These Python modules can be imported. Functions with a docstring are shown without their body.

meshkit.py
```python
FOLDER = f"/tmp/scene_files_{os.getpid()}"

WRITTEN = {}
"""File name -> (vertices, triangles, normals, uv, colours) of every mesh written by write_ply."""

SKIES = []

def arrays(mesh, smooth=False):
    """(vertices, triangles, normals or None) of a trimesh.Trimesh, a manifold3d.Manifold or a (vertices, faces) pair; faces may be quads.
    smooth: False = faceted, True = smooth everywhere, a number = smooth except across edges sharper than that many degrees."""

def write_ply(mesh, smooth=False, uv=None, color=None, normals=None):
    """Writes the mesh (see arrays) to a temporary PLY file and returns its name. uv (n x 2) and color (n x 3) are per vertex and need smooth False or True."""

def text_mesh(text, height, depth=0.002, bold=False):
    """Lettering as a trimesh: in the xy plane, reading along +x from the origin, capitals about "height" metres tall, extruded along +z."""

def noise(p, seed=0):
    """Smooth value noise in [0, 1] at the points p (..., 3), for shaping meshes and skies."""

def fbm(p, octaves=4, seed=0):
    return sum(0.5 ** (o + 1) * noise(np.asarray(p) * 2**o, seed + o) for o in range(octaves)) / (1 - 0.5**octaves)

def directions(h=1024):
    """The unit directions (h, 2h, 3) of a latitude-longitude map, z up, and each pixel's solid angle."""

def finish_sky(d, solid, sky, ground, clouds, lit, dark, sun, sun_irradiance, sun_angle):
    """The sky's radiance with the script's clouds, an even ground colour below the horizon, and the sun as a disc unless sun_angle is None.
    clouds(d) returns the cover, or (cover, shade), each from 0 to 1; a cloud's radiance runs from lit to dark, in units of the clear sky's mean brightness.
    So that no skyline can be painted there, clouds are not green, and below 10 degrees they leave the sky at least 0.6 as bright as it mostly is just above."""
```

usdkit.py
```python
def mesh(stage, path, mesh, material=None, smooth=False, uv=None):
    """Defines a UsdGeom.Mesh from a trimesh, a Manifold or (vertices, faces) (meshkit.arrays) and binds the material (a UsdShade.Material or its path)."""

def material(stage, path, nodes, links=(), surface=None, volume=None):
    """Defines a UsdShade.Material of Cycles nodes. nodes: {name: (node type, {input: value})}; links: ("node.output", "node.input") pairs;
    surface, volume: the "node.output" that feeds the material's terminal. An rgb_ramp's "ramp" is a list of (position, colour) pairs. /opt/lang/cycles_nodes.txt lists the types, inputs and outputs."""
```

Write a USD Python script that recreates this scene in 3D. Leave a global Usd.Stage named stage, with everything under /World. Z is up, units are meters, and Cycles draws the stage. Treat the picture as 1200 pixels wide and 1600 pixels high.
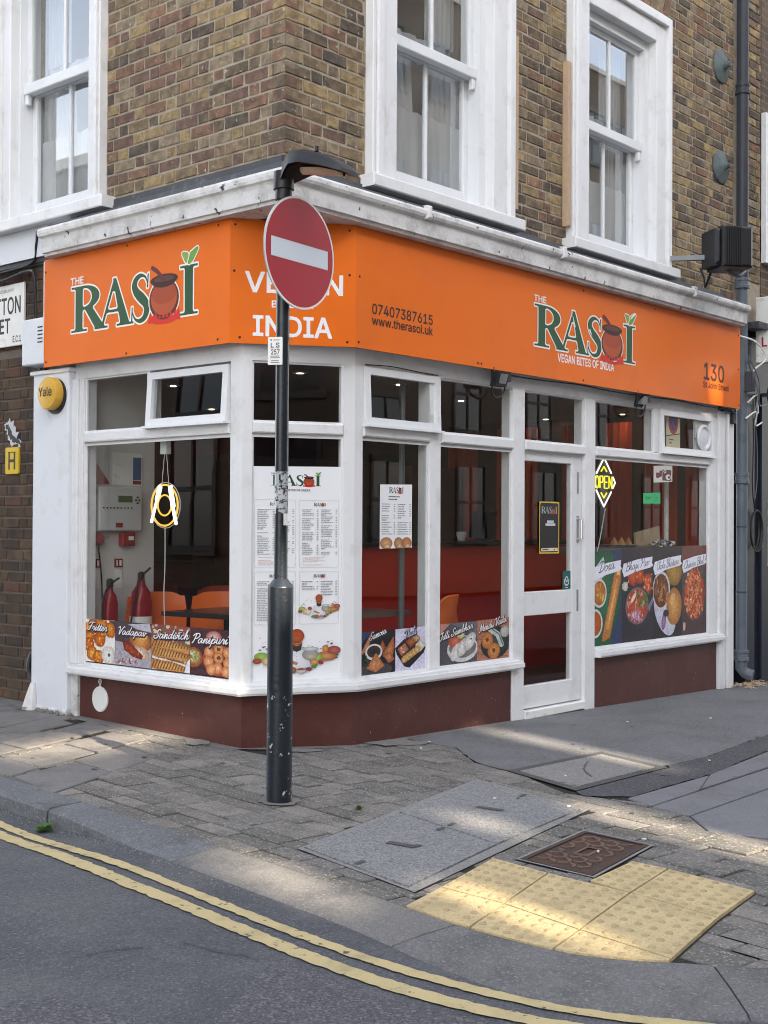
import math, random
import numpy as np, trimesh, shapely
from shapely.geometry import Polygon, LineString, Point, box as sbox
from shapely.ops import unary_union
from shapely import affinity
import usdkit, meshkit
from pxr import Usd, UsdGeom, UsdLux, UsdShade, Gf, Sdf, Vt

stage = Usd.Stage.CreateInMemory()
UsdGeom.SetStageUpAxis(stage, "Z"); UsdGeom.SetStageMetersPerUnit(stage, 1.0)
UsdGeom.Xform.Define(stage, "/World"); UsdGeom.Scope.Define(stage, "/World/Looks")
rng = np.random.default_rng(7)

# ---------------------------------------------------------------- camera, sky, sun, exposure
EXPOSURE = 2.5
SKY = 0.15
SUN_EL, SUN_TRAVEL, SUN_I = math.radians(28), (0.20, 1.0), 0.9
cam = UsdGeom.Camera.Define(stage, "/World/camera")
CAM = (-5.2576, -5.3770, 1.345)
RT, UP, FW = (0.657655, -0.753300, 0.005410), (-0.011693, -0.003028, 0.999927), (0.753228, 0.657670, 0.010800)
cam.AddTransformOp().Set(Gf.Matrix4d(*RT, 0, *UP, 0, *[-a for a in FW], 0, *CAM, 1))
cam.CreateHorizontalApertureAttr(24.0); cam.CreateVerticalApertureAttr(32.0)
cam.CreateFocalLengthAttr(24.0 * 2006.2 / 1200); cam.CreateExposureAttr(EXPOSURE)
cam.CreateClippingRangeAttr(Gf.Vec2f(0.05, 1000))
_h = np.array(SUN_TRAVEL) / np.hypot(*SUN_TRAVEL)
TO_SUN = np.array([-_h[0] * math.cos(SUN_EL), -_h[1] * math.cos(SUN_EL), math.sin(SUN_EL)])
sky_mat = usdkit.material(stage, "/World/Looks/sky", {
    "s": ("sky_texture", {"sky_type": "single_scattering", "sun_disc": False, "sun_elevation": SUN_EL, "sun_rotation": math.atan2(TO_SUN[0], TO_SUN[1])}),
    "g": ("geometry", {}), "n": ("noise_texture", {"scale": 2.6, "detail": 6.0, "roughness": .55}), "r": ("map_range", {"from_min": .36, "from_max": .66, "to_min": .35, "to_max": .95, "clamp": True}),
    "y": ("rgb_to_bw", {}), "c": ("mix", {"mix_type": "multiply", "fac": 1.0, "color2": (1.34, 1.27, 1.19)}), "x": ("mix", {}),
    "b": ("background_shader", {"strength": SKY})},
    [("s.color", "y.color"), ("y.val", "c.color1"), ("g.position", "n.vector"), ("n.fac", "r.value"), ("r.result", "x.fac"), ("s.color", "x.color1"), ("c.color", "x.color2"), ("x.color", "b.color")], surface="b.background")
dome = UsdLux.DomeLight.Define(stage, "/World/sky")
UsdShade.MaterialBindingAPI.Apply(dome.GetPrim()).Bind(sky_mat)
dome.GetPrim().SetCustomDataByKey("kind", "structure")
sun = UsdLux.DistantLight.Define(stage, "/World/sun")
sun.CreateIntensityAttr(SUN_I); sun.CreateAngleAttr(0.53); sun.CreateNormalizeAttr(True); sun.CreateColorAttr(Gf.Vec3f(1.0, 0.86, 0.66))
_z = TO_SUN; _x = np.cross((0, 0, 1), _z); _x /= np.linalg.norm(_x); _y = np.cross(_z, _x)
sun.AddTransformOp().Set(Gf.Matrix4d(*_x, 0, *_y, 0, *_z, 0, 0, 0, 0, 1))

# ---------------------------------------------------------------- materials
MATS = {}
def mat(name, col, rough=.6, var=.12, scale=5.0, bump=0.0, bscale=80.0, spec=.4, metallic=0.0, dirt=None, speck=None, grain=None, vspeck=None, coat=0.0, emit=0.0):
    """principled; var: broad mottling; dirt=(colour, scale, lo, hi) second mottling; speck=(colour, scale, lo, hi) fine grains"""
    if name in MATS: return MATS[name]
    c = np.array(col, float)
    n = {"g": ("geometry", {}), "n": ("noise_texture", {"scale": scale, "detail": 5.0, "roughness": .6}),
         "m": ("mix", {"color1": tuple(c * (1 - var)), "color2": tuple(np.minimum(c * (1 + var), 1))}),
         "p": ("principled_bsdf", {"roughness": rough, "specular_ior_level": spec, "metallic": metallic, "coat_weight": coat})}
    l = [("g.position", "n.vector"), ("n.fac", "m.fac")]
    last = "m.color"
    for k, d in (("d", dirt), ("s", speck)):
        if d:
            n[k + "n"] = ("noise_texture", {"scale": d[1], "detail": 4.0, "roughness": .65})
            n[k + "r"] = ("map_range", {"from_min": d[2], "from_max": d[3], "clamp": True})
            n[k + "m"] = ("mix", {"color2": tuple(d[0])})
            l += [("g.position", k + "n.vector"), (k + "n.fac", k + "r.value"), (k + "r.result", k + "m.fac"), (last, k + "m.color1")]
            last = k + "m.color"
    if grain:                                                # stones: every cell a little lighter or darker, some of them pale
        n["gv"] = ("voronoi_texture", {"scale": grain[0]}); n["gs"] = ("separate_color", {}); n["gr"] = ("map_range", {"to_min": 1 - grain[1], "to_max": 1 + grain[1]}); n["gm"] = ("mix", {"mix_type": "multiply", "fac": 1.0})
        l += [("g.position", "gv.vector"), ("gv.color", "gs.color"), ("gs.r", "gr.value"), ("gr.result", "gm.color2"), (last, "gm.color1")]; last = "gm.color"
    if vspeck:
        n["vv"] = ("voronoi_texture", {"scale": vspeck[1]}); n["vs"] = ("separate_color", {}); n["vr"] = ("map_range", {"from_min": vspeck[2], "from_max": vspeck[2] + .02, "clamp": True}); n["vm"] = ("mix", {"color2": tuple(vspeck[0])})
        l += [("g.position", "vv.vector"), ("vv.color", "vs.color"), ("vs.g", "vr.value"), ("vr.result", "vm.fac"), (last, "vm.color1")]; last = "vm.color"
    l.append((last, "p.base_color"))
    if bump:
        n["bn"] = ("noise_texture", {"scale": bscale, "detail": 4.0, "roughness": .6})
        n["b"] = ("bump", {"strength": min(1.0, bump), "distance": .007})
        l += [("g.position", "bn.vector"), ("bn.fac", "b.height"), ("b.normal", "p.normal")]
    if emit:
        n["p"][1].update(emission_color=tuple(col), emission_strength=emit)
    MATS[name] = usdkit.material(stage, "/World/Looks/" + name, n, l, surface="p.BSDF")
    return MATS[name]

BRICKS = []
for i, (c, c2) in enumerate([((.33, .245, .130), (.20, .145, .085)), ((.235, .172, .105), (.15, .112, .074)), ((.16, .122, .085), (.095, .076, .058)), ((.225, .128, .088), (.14, .088, .065)),
                             ((.175, .110, .088), (.11, .075, .062)), ((.285, .228, .155), (.18, .142, .10)), ((.37, .275, .140), (.235, .17, .092)), ((.115, .094, .076), (.07, .06, .052)),
                             ((.30, .18, .110), (.19, .118, .076)), ((.25, .188, .118), (.135, .104, .074))]):
    c, c2 = (tuple(.88 * np.array(q) + .12 * np.array((.225, .165, .105)) * k_) for q, k_ in ((c, 1.0), (c2, .66)))
    BRICKS.append(mat(f"brick_{'abcdefghij'[i]}", c, .9, .32, 16, bump=1.0, bscale=60, spec=.15, dirt=(c2, 15, .40, .60), speck=((.46, .41, .32), 28, .62, .70)))
M_MORTAR = mat("mortar", (.37, .322, .255), .95, .2, 14, bump=.9, bscale=140, spec=.1, dirt=((.24, .205, .16), 6, .5, .72))
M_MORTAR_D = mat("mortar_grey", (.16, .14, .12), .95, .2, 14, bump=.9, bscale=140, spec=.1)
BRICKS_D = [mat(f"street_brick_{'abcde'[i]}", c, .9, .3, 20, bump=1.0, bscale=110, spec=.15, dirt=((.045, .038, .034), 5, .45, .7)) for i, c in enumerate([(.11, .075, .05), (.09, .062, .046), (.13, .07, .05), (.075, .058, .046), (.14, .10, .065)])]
M_WHITE = mat("white_paint", (.70, .705, .715), .42, .04, 3, bump=.2, bscale=22, dirt=((.56, .55, .54), 6, .52, .78), speck=((.38, .36, .34), 30, .73, .77))
M_WHITEW = mat("white_render", (.66, .685, .725), .6, .035, 2.5, bump=.25, bscale=60, dirt=((.56, .56, .56), 4, .55, .8))
M_SASH = mat("white_gloss", (.70, .715, .73), .35, .03, 3, bump=.1, bscale=25, dirt=((.60, .58, .55), 10, .6, .8))
M_PEEL = mat("peeling_white", (.66, .655, .65), .6, .08, 5, bump=.8, bscale=40, dirt=((.38, .37, .36), 6, .46, .72), speck=((.035, .033, .032), 13, .64, .68))
M_LEAD = mat("lead_sheet", (.050, .053, .06), .55, .3, 9, bump=.5, bscale=30, dirt=((.14, .14, .145), 13, .56, .74))
M_MAROON = mat("maroon_paint", (.075, .024, .020), .42, .12, 3, bump=.18, bscale=24, dirt=((.10, .042, .034), 3, .5, .8), speck=((.42, .36, .32), 45, .70, .715))
M_ORANGE = mat("orange_vinyl", (.74, .146, .008), .36, .03, 2.0, bump=.05, bscale=2.2, spec=.28, dirt=((.68, .135, .012), 2.2, .52, .80))
M_BLACKP = mat("black_paint", (.010, .012, .016), .33, .2, 6, bump=.25, bscale=40, spec=.5)
M_POST = mat("post_paint", (.009, .013, .019), .34, .2, 6, bump=.3, bscale=40, spec=.5)
M_POSTW = mat("worn_post_paint", (.009, .013, .019), .36, .2, 6, bump=.3, bscale=40, spec=.5, speck=((.50, .48, .46), 26, .625, .635))
M_PIPE = mat("grey_pipe", (.105, .125, .150), .5, .1, 5, bump=.3, bscale=30, dirt=((.07, .085, .10), 6, .5, .75))
M_PIPED = mat("dark_pipe", (.025, .029, .038), .5, .2, 5, bump=.3, bscale=30)
M_DARK = mat("dark_plastic", (.012, .012, .014), .45, .1)
M_NAVY = mat("navy_paint", (.008, .011, .021), .4, .15, 4, bump=.15, bscale=30)
M_GREYM = mat("grey_metal", (.16, .17, .18), .45, .15, 8, metallic=.4)
M_STEEL = mat("bright_steel", (.50, .50, .50), .3, .1, 8, metallic=.9)
M_SIGNW = mat("enamel_white", (.74, .74, .71), .3, .04, 6, dirt=((.52, .48, .42), 9, .58, .75))
M_YELLOWP = mat("yellow_plastic", (.62, .42, .012), .4, .08, 8, dirt=((.25, .17, .03), 14, .6, .72))
M_BELL = mat("mustard_plastic", (.62, .36, .05), .38, .06, 6)
M_WOOD = mat("raw_timber", (.46, .33, .22), .8, .2, 18, bump=.4, bscale=60)
M_VERDI = mat("weathered_iron", (.10, .13, .13), .6, .25, 16, bump=.6, bscale=60, dirt=((.045, .05, .05), 9, .5, .7))
M_RED = mat("extinguisher_red", (.25, .007, .011), .25, .05, 5)
M_SIGNRED = mat("sign_red", (.36, .008, .022), .35, .06, 2.5, spec=.45)
M_SIGNBAR = mat("sign_silver_white", (.62, .68, .74), .35, .04, 3, spec=.45)
M_GREYBACK = mat("aluminium", (.45, .46, .47), .4, .06, 4, metallic=.6)
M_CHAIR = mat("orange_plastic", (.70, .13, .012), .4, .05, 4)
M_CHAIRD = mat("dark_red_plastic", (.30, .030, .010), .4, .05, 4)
M_TABLE = mat("dark_laminate", (.022, .018, .018), .25, .2, 5)
M_TABLEB = mat("brown_laminate", (.13, .085, .06), .3, .2, 9)
M_MAROOND = mat("interior_maroon", (.22, .022, .018), .6, .12, 2)
M_REDC = mat("red_counter", (.62, .034, .014), .30, .06, 2)
M_OXRED = mat("oxide_red_drape", (.42, .045, .010), .7, .1, 3)
M_CEIL = mat("ceiling_paint", (.20, .165, .145), .8, .05, 2)
M_WALLIN = mat("cream_wall", (.58, .57, .56), .6, .04, 2)
M_FLOORIN = mat("dark_floor_tile", (.10, .085, .075), .4, .1, 3)
M_BROWNW = mat("brown_panel", (.050, .022, .016), .5, .25, 4)
M_CURT = usdkit.material(stage, "/World/Looks/net_curtain", {"d": ("diffuse_bsdf", {"color": (.74, .75, .76)}), "t": ("translucent_bsdf", {"color": (.7, .7, .7)}), "m": ("mix_closure", {"fac": .5})}, [("d.BSDF", "m.closure1"), ("t.BSDF", "m.closure2")], surface="m.closure")
def glass(name, base, tint):
    return usdkit.material(stage, "/World/Looks/" + name, {
        "w": ("layer_weight", {"blend": .5}), "p5": ("math", {"math_type": "power", "value2": 5.0}), "ma": ("math", {"math_type": "multiply_add", "value2": 1 - base, "value3": base}),
        "t": ("transparent_bsdf", {"color": tint}), "g": ("glossy_bsdf", {"color": (1, 1, 1), "roughness": 0.0}), "x": ("mix_closure", {})},
        [("w.facing", "p5.value1"), ("p5.value", "ma.value1"), ("ma.value", "x.fac"), ("t.BSDF", "x.closure1"), ("g.BSDF", "x.closure2")], surface="x.closure")
M_GLASS = glass("shop_glass", .060, (.84, .86, .85))
M_GLASSU = glass("window_glass", .20, (.92, .94, .94))
M_PHOTO = usdkit.material(stage, "/World/Looks/photo_print", {"a": ("attribute", {"attribute": "col"}), "g": ("geometry", {}), "n": ("noise_texture", {"scale": 75.0, "detail": 5.0, "roughness": .7}),
    "r": ("map_range", {"from_min": .30, "from_max": .70, "to_min": .12, "to_max": .90, "clamp": True}), "o": ("mix", {"mix_type": "overlay", "fac": .62}), "p": ("principled_bsdf", {"roughness": .3, "specular_ior_level": .5})},
    [("g.position", "n.vector"), ("n.fac", "r.value"), ("a.color", "o.color1"), ("r.result", "o.color2"), ("o.color", "p.base_color")], surface="p.BSDF")
M_PRINT = usdkit.material(stage, "/World/Looks/print", {"a": ("attribute", {"attribute": "col"}), "p": ("principled_bsdf", {"roughness": .45, "specular_ior_level": .35})}, [("a.color", "p.base_color")], surface="p.BSDF")
def emitter(name, col, s):
    return usdkit.material(stage, "/World/Looks/" + name, {"e": ("emission", {"color": col, "strength": s})}, [], surface="e.emission")
# ground
M_ROAD = mat("road_asphalt", (.076, .078, .086), .85, .2, 3.2, bump=1.0, bscale=60, spec=.3, dirt=((.105, .104, .108), 1.6, .42, .68), grain=(150, 0.27), vspeck=((0.135, 0.134, 0.138), 135, 0.93))
M_ROAD2 = mat("patched_asphalt", (.070, .072, .080), .85, .16, 2.5, bump=1.0, bscale=70, spec=.3, grain=(150, 0.24), vspeck=((0.160, 0.158, 0.158), 135, 0.94))
M_ROAD3 = mat("coarse_asphalt", (.085, .083, .090), .9, .18, 3, bump=1.0, bscale=60, spec=.25, grain=(150, 0.32), vspeck=((0.154, 0.148, 0.153), 135, 0.84))
M_PASPH = mat("footway_asphalt", (.150, .150, .155), .85, .12, 2.6, bump=1.0, bscale=70, spec=.3, dirt=((.115, .114, .116), 1.8, .46, .70), grain=(150, 0.18), vspeck=((0.222, 0.219, 0.218), 135, 0.93))
M_TRENCH = mat("trench_asphalt", (.075, .075, .080), .9, .2, 5, bump=1.0, bscale=60, spec=.25, grain=(150, 0.29), vspeck=((0.144, 0.141, 0.140), 135, 0.9))
M_BED = mat("joint_grit", (.042, .039, .035), .95, .25, 20, bump=1.0, bscale=160, spec=.1, speck=((.12, .11, .09), 90, .58, .7))
BLOCKS = [mat(f"paving_block_{'abcd'[i]}", c, .9, .14, 6, bump=1.0, bscale=60, spec=.2, dirt=((.10, .097, .086), 5, .48, .72), grain=(150, 0.21), vspeck=((0.278, 0.265, 0.246), 135, 0.9)) for i, c in enumerate([(.178, .164, .148), (.132, .124, .112), (.205, .188, .168), (.155, .145, .134)])]
SLABS = [mat(f"york_slab_{'abc'[i]}", c, .85, .12, 5, bump=.7, bscale=70, spec=.25, dirt=((.11, .104, .097), 4, .48, .74), grain=(150, 0.11), vspeck=((0.218, 0.205, 0.189), 135, 0.95)) for i, c in enumerate([(.19, .178, .168), (.17, .163, .158), (.205, .19, .175)])]
M_SMOOTHS = mat("smooth_slab", (.165, .165, .175), .8, .1, 4, bump=.6, bscale=90, spec=.3, dirt=((.12, .118, .12), 3, .5, .74), grain=(150, 0.11), vspeck=((0.210, 0.207, 0.208), 135, 0.96))
M_CONC = mat("exposed_concrete", (.235, .234, .235), .9, .12, 5, bump=1.0, bscale=70, spec=.2, grain=(150, 0.18), vspeck=((0.154, 0.152, 0.152), 135, 0.62))
M_CONC2 = mat("pale_concrete", (.235, .23, .22), .9, .14, 6, bump=1.0, bscale=70, spec=.2, grain=(150, 0.18), vspeck=((0.172, 0.167, 0.160), 135, 0.8))
M_KERB = mat("granite_kerb", (.128, .134, .143), .75, .2, 7, bump=1.0, bscale=80, spec=.35, dirt=((.085, .085, .085), 5, .5, .72), grain=(150, 0.21), vspeck=((0.201, 0.207, 0.213), 135, 0.92))
M_KERBC = mat("concrete_kerb", (.18, .172, .162), .9, .12, 4, bump=.8, bscale=150, spec=.2, dirt=((.11, .108, .11), 3, .5, .7), grain=(150, 0.16), vspeck=((0.228, 0.219, 0.203), 135, 0.93))
M_KERBD = mat("radius_kerb", (.145, .142, .140), .85, .16, 5, bump=1.0, bscale=70, spec=.25, dirt=((.10, .098, .096), 4, .46, .70), grain=(150, 0.19), vspeck=((0.202, 0.198, 0.194), 135, 0.92))
M_MORTJ = mat("mortar_patch", (.195, .186, .172), .9, .15, 9, bump=.8, bscale=100, spec=.1)
M_TACT = mat("buff_tactile", (.53, .415, .225), .85, .12, 4, bump=1.0, bscale=70, spec=.2, dirt=((.38, .30, .175), 7, .46, .72), grain=(150, 0.11), vspeck=((0.392, 0.310, 0.180), 135, 0.93))
M_TACTD = mat("worn_blister", (.385, .30, .165), .8, .2, 20, bump=.5, bscale=120, spec=.2)
M_RUSTW = mat("worn_rust", (.15, .095, .07), .5, .25, 14, bump=.5, bscale=80, spec=.5, metallic=.2)
M_RUST = mat("rusty_iron", (.070, .040, .028), .6, .3, 12, bump=.8, bscale=90, spec=.4, metallic=.2, dirt=((.035, .026, .022), 8, .5, .7))
M_IRON = mat("dark_iron_frame", (.075, .072, .070), .75, .2, 10, bump=.6, bscale=90)
M_YLINE = mat("yellow_line_paint", (.50, .405, .21), .8, .10, 5, bump=.7, bscale=150, spec=.25, dirt=((.36, .30, .16), 7, .5, .72), speck=((.09, .088, .085), 24, .62, .68))
M_LEAF = mat("weed_green", (.05, .11, .025), .6, .3, 30)
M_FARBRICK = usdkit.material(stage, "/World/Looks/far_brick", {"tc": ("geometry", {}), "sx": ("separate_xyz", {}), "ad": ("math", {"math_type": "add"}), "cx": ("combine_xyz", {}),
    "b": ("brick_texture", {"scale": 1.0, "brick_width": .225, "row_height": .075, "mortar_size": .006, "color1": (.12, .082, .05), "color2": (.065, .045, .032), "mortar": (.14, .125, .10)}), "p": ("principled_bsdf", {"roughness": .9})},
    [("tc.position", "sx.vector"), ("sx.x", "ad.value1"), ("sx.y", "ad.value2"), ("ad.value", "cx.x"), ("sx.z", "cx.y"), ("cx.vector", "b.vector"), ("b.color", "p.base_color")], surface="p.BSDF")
M_FARWOOD = mat("far_frame", (.07, .06, .05), .6, .1, 3)
M_FARSTONE = mat("far_stucco", (.50, .47, .42), .8, .08, 1)

# ---------------------------------------------------------------- prims
COUNT = {}
def pth(parent, name):
    base = (parent.GetPath().pathString if parent else "/World") + "/" + name
    k = COUNT.get(base, -1) + 1; COUNT[base] = k
    return base if k == 0 else f"{base}_{k:03d}"
def meta(p, label=None, cat=None, group=None, kind=None):
    for k, v in (("label", label), ("category", cat), ("group", group), ("kind", kind)):
        if v: p.SetCustomDataByKey(k, v)
    return p
def thing(name, label=None, cat=None, group=None, kind=None, at=(0, 0, 0)):
    x = UsdGeom.Xform.Define(stage, pth(None, name)); OFF[x.GetPath().pathString] = np.array(at, float)
    if any(at): x.AddTranslateOp().Set(Gf.Vec3d(*map(float, at)))
    return meta(x.GetPrim(), label, cat, group, kind)
OFF = {}
def off_of(parent):
    if parent is None: return np.zeros(3)
    return OFF.get("/" + "/".join(parent.GetPath().pathString.strip("/").split("/")[:2]), np.zeros(3))
def part(parent, name, mesh, m, smooth=False, label=None, kind=None, cat=None, group=None):
    """mesh in world coordinates -> a Mesh prim under its thing"""
    if isinstance(mesh, MB): mesh = mesh.mesh()
    o = off_of(parent)
    if isinstance(mesh, tuple): mesh = (np.asarray(mesh[0], float) - o, mesh[1])
    else: mesh = trimesh.Trimesh(np.asarray(mesh.vertices) - o, mesh.faces, process=False)
    return meta(usdkit.mesh(stage, pth(parent, name), mesh, m, smooth).GetPrim(), label, cat, group, kind)
class MB:
    def __init__(s): s.v, s.f, s.n = [], [], 0
    def add(s, v, f):
        v = np.asarray(v, float).reshape(-1, 3); f = np.asarray(f, int)
        if f.shape[1] == 4: f = np.vstack([f[:, [0, 1, 2]], f[:, [0, 2, 3]]])
        s.v.append(v); s.f.append(f + s.n); s.n += len(v); return s
    def tm(s, m): return s.add(m.vertices, m.faces)
    def mesh(s): return (np.vstack(s.v), np.vstack(s.f))
class Frame:
    """facade frame: s along the wall (rightwards seen from the street), z up, w outwards"""
    def __init__(f, o, e):
        f.o = np.array([*o, 0.0]); e = np.array([*e, 0.0]); f.e = e / np.linalg.norm(e); f.n = np.array([f.e[1], -f.e[0], 0.0])
    def __call__(f, p):
        p = np.asarray(p, float).reshape(-1, 3)
        return f.o + p[:, :1] * f.e + p[:, 1:2] * np.array([0, 0, 1.0]) + p[:, 2:3] * f.n     # (s, z, w)
FR = Frame((0, 0), (1, 0)); FL = Frame((0, 0), (0, -1))
BOXF = [(0, 3, 2, 1), (4, 5, 6, 7), (0, 1, 5, 4), (1, 2, 6, 5), (2, 3, 7, 6), (3, 0, 4, 7)]
def bx(mb, fr, s0, s1, z0, z1, w0, w1, c=0.0):
    """box in a frame; c: chamfer of the front edges"""
    s0, s1 = min(s0, s1), max(s0, s1)
    if c:
        p = [(s0, z0, w0), (s1, z0, w0), (s1, z1, w0), (s0, z1, w0), (s0, z0, w1 - c), (s1, z0, w1 - c), (s1, z1, w1 - c), (s0, z1, w1 - c), (s0 + c, z0 + c, w1), (s1 - c, z0 + c, w1), (s1 - c, z1 - c, w1), (s0 + c, z1 - c, w1)]
        f = [(0, 3, 2, 1)] + [(a, b, b + 4, a + 4) for a, b in ((0, 1), (1, 2), (2, 3), (3, 0))] + [(a, b, b + 4, a + 4) for a, b in ((4, 5), (5, 6), (6, 7), (7, 4))] + [(8, 9, 10, 11)]
    else:
        p = [(s0, z0, w0), (s1, z0, w0), (s1, z1, w0), (s0, z1, w0), (s0, z0, w1), (s1, z0, w1), (s1, z1, w1), (s0, z1, w1)]; f = BOXF
    mb.add(fr(p), f); return mb
def B(fr, *a, c=0.0): return bx(MB(), fr, *a, c=c)
def prism(fr, poly, w0, w1):
    mb = MB()
    for g in getattr(poly, "geoms", [poly]):
        if g.is_empty or g.area < 1e-9: continue
        m = trimesh.creation.extrude_polygon(g, w1 - w0, engine="earcut")
        v = m.vertices; mb.add(fr(np.c_[v[:, 0], v[:, 1], v[:, 2] + w0]), m.faces)
    return mb
def tri2(poly):
    v, f, n = [], [], 0
    for g in getattr(poly, "geoms", [poly]):
        if g.geom_type != "Polygon" or g.is_empty or g.area < 1e-10: continue
        a, b = trimesh.creation.triangulate_polygon(g, engine="earcut")
        b = np.asarray(b)
        cr = (a[b[:, 1], 0] - a[b[:, 0], 0]) * (a[b[:, 2], 1] - a[b[:, 0], 1]) - (a[b[:, 1], 1] - a[b[:, 0], 1]) * (a[b[:, 2], 0] - a[b[:, 0], 0])
        b = np.where((cr < 0)[:, None], b[:, ::-1], b)
        v.append(np.asarray(a)[:, :2]); f.append(b + n); n += len(a)
    return (np.vstack(v), np.vstack(f)) if v else (np.zeros((0, 2)), np.zeros((0, 3), int))
def tube(mb, path, r, n=8, cap=True):
    path = np.asarray(path, float); m = len(path); r = np.broadcast_to(r, m)
    t = np.gradient(path, axis=0); t /= np.maximum(np.linalg.norm(t, axis=1, keepdims=True), 1e-9)
    a = np.cross(t[0], (0, 0, 1) if abs(t[0, 2]) < .9 else (1, 0, 0)); a /= np.linalg.norm(a); V = []
    for i in range(m):
        a = a - t[i] * (a @ t[i]); a /= np.linalg.norm(a); b = np.cross(t[i], a)
        th = np.arange(n) * 2 * np.pi / n
        V.append(path[i] + r[i] * (np.cos(th)[:, None] * a + np.sin(th)[:, None] * b))
    F = [(i * n + k, i * n + (k + 1) % n, (i + 1) * n + (k + 1) % n, (i + 1) * n + k) for i in range(m - 1) for k in range(n)]
    V = np.vstack(V); mb.add(V, F)
    if cap:
        for s, i in ((1, 0), (-1, m - 1)):
            c = V[i * n:(i + 1) * n]; mb.add(np.vstack([c, path[i]]), [((k + 1) % n, k, n) if s == 1 else (k, (k + 1) % n, n) for k in range(n)])
    return mb
def smoothline(pts, k=8):
    p = np.asarray(pts, float); q = np.vstack([2 * p[0] - p[1], p, 2 * p[-1] - p[-2]]); out = []
    for i in range(len(p) - 1):
        a, b, c, d = q[i:i + 4]
        for t in np.arange(k) / k:
            out.append(.5 * ((2 * b) + (c - a) * t + (2 * a - 5 * b + 4 * c - d) * t * t + (3 * b - a - 3 * c + d) * t ** 3))
    return np.vstack(out + [p[-1]])
def wire(parent, name, pts, r, m, k=6, **kw):
    return part(parent, name, tube(MB(), smoothline(pts, k), r, 6), m, True, **kw)
def lathe(mb, o, axis, prof, n=20):
    """prof: (radius, distance along axis)"""
    axis = np.asarray(axis, float); axis /= np.linalg.norm(axis); a = np.cross(axis, (0, 0, 1) if abs(axis[2]) < .9 else (1, 0, 0)); a /= np.linalg.norm(a); b = np.cross(axis, a)
    th = np.arange(n) * 2 * np.pi / n; V = []
    for r, h in prof: V.append(np.asarray(o) + h * axis + r * (np.cos(th)[:, None] * a + np.sin(th)[:, None] * b))
    m = len(prof); F = [(i * n + k, i * n + (k + 1) % n, (i + 1) * n + (k + 1) % n, (i + 1) * n + k) for i in range(m - 1) for k in range(n)]
    V = np.vstack(V); mb.add(V, F)
    if prof[-1][0] > 1e-6:
        mb.add(np.vstack([V[-n:], np.asarray(o) + prof[-1][1] * axis]), [(k, (k + 1) % n, n) for k in range(n)])
    if prof[0][0] > 1e-6:
        mb.add(np.vstack([V[:n], np.asarray(o) + prof[0][1] * axis]), [((k + 1) % n, k, n) for k in range(n)])
    return mb

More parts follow.
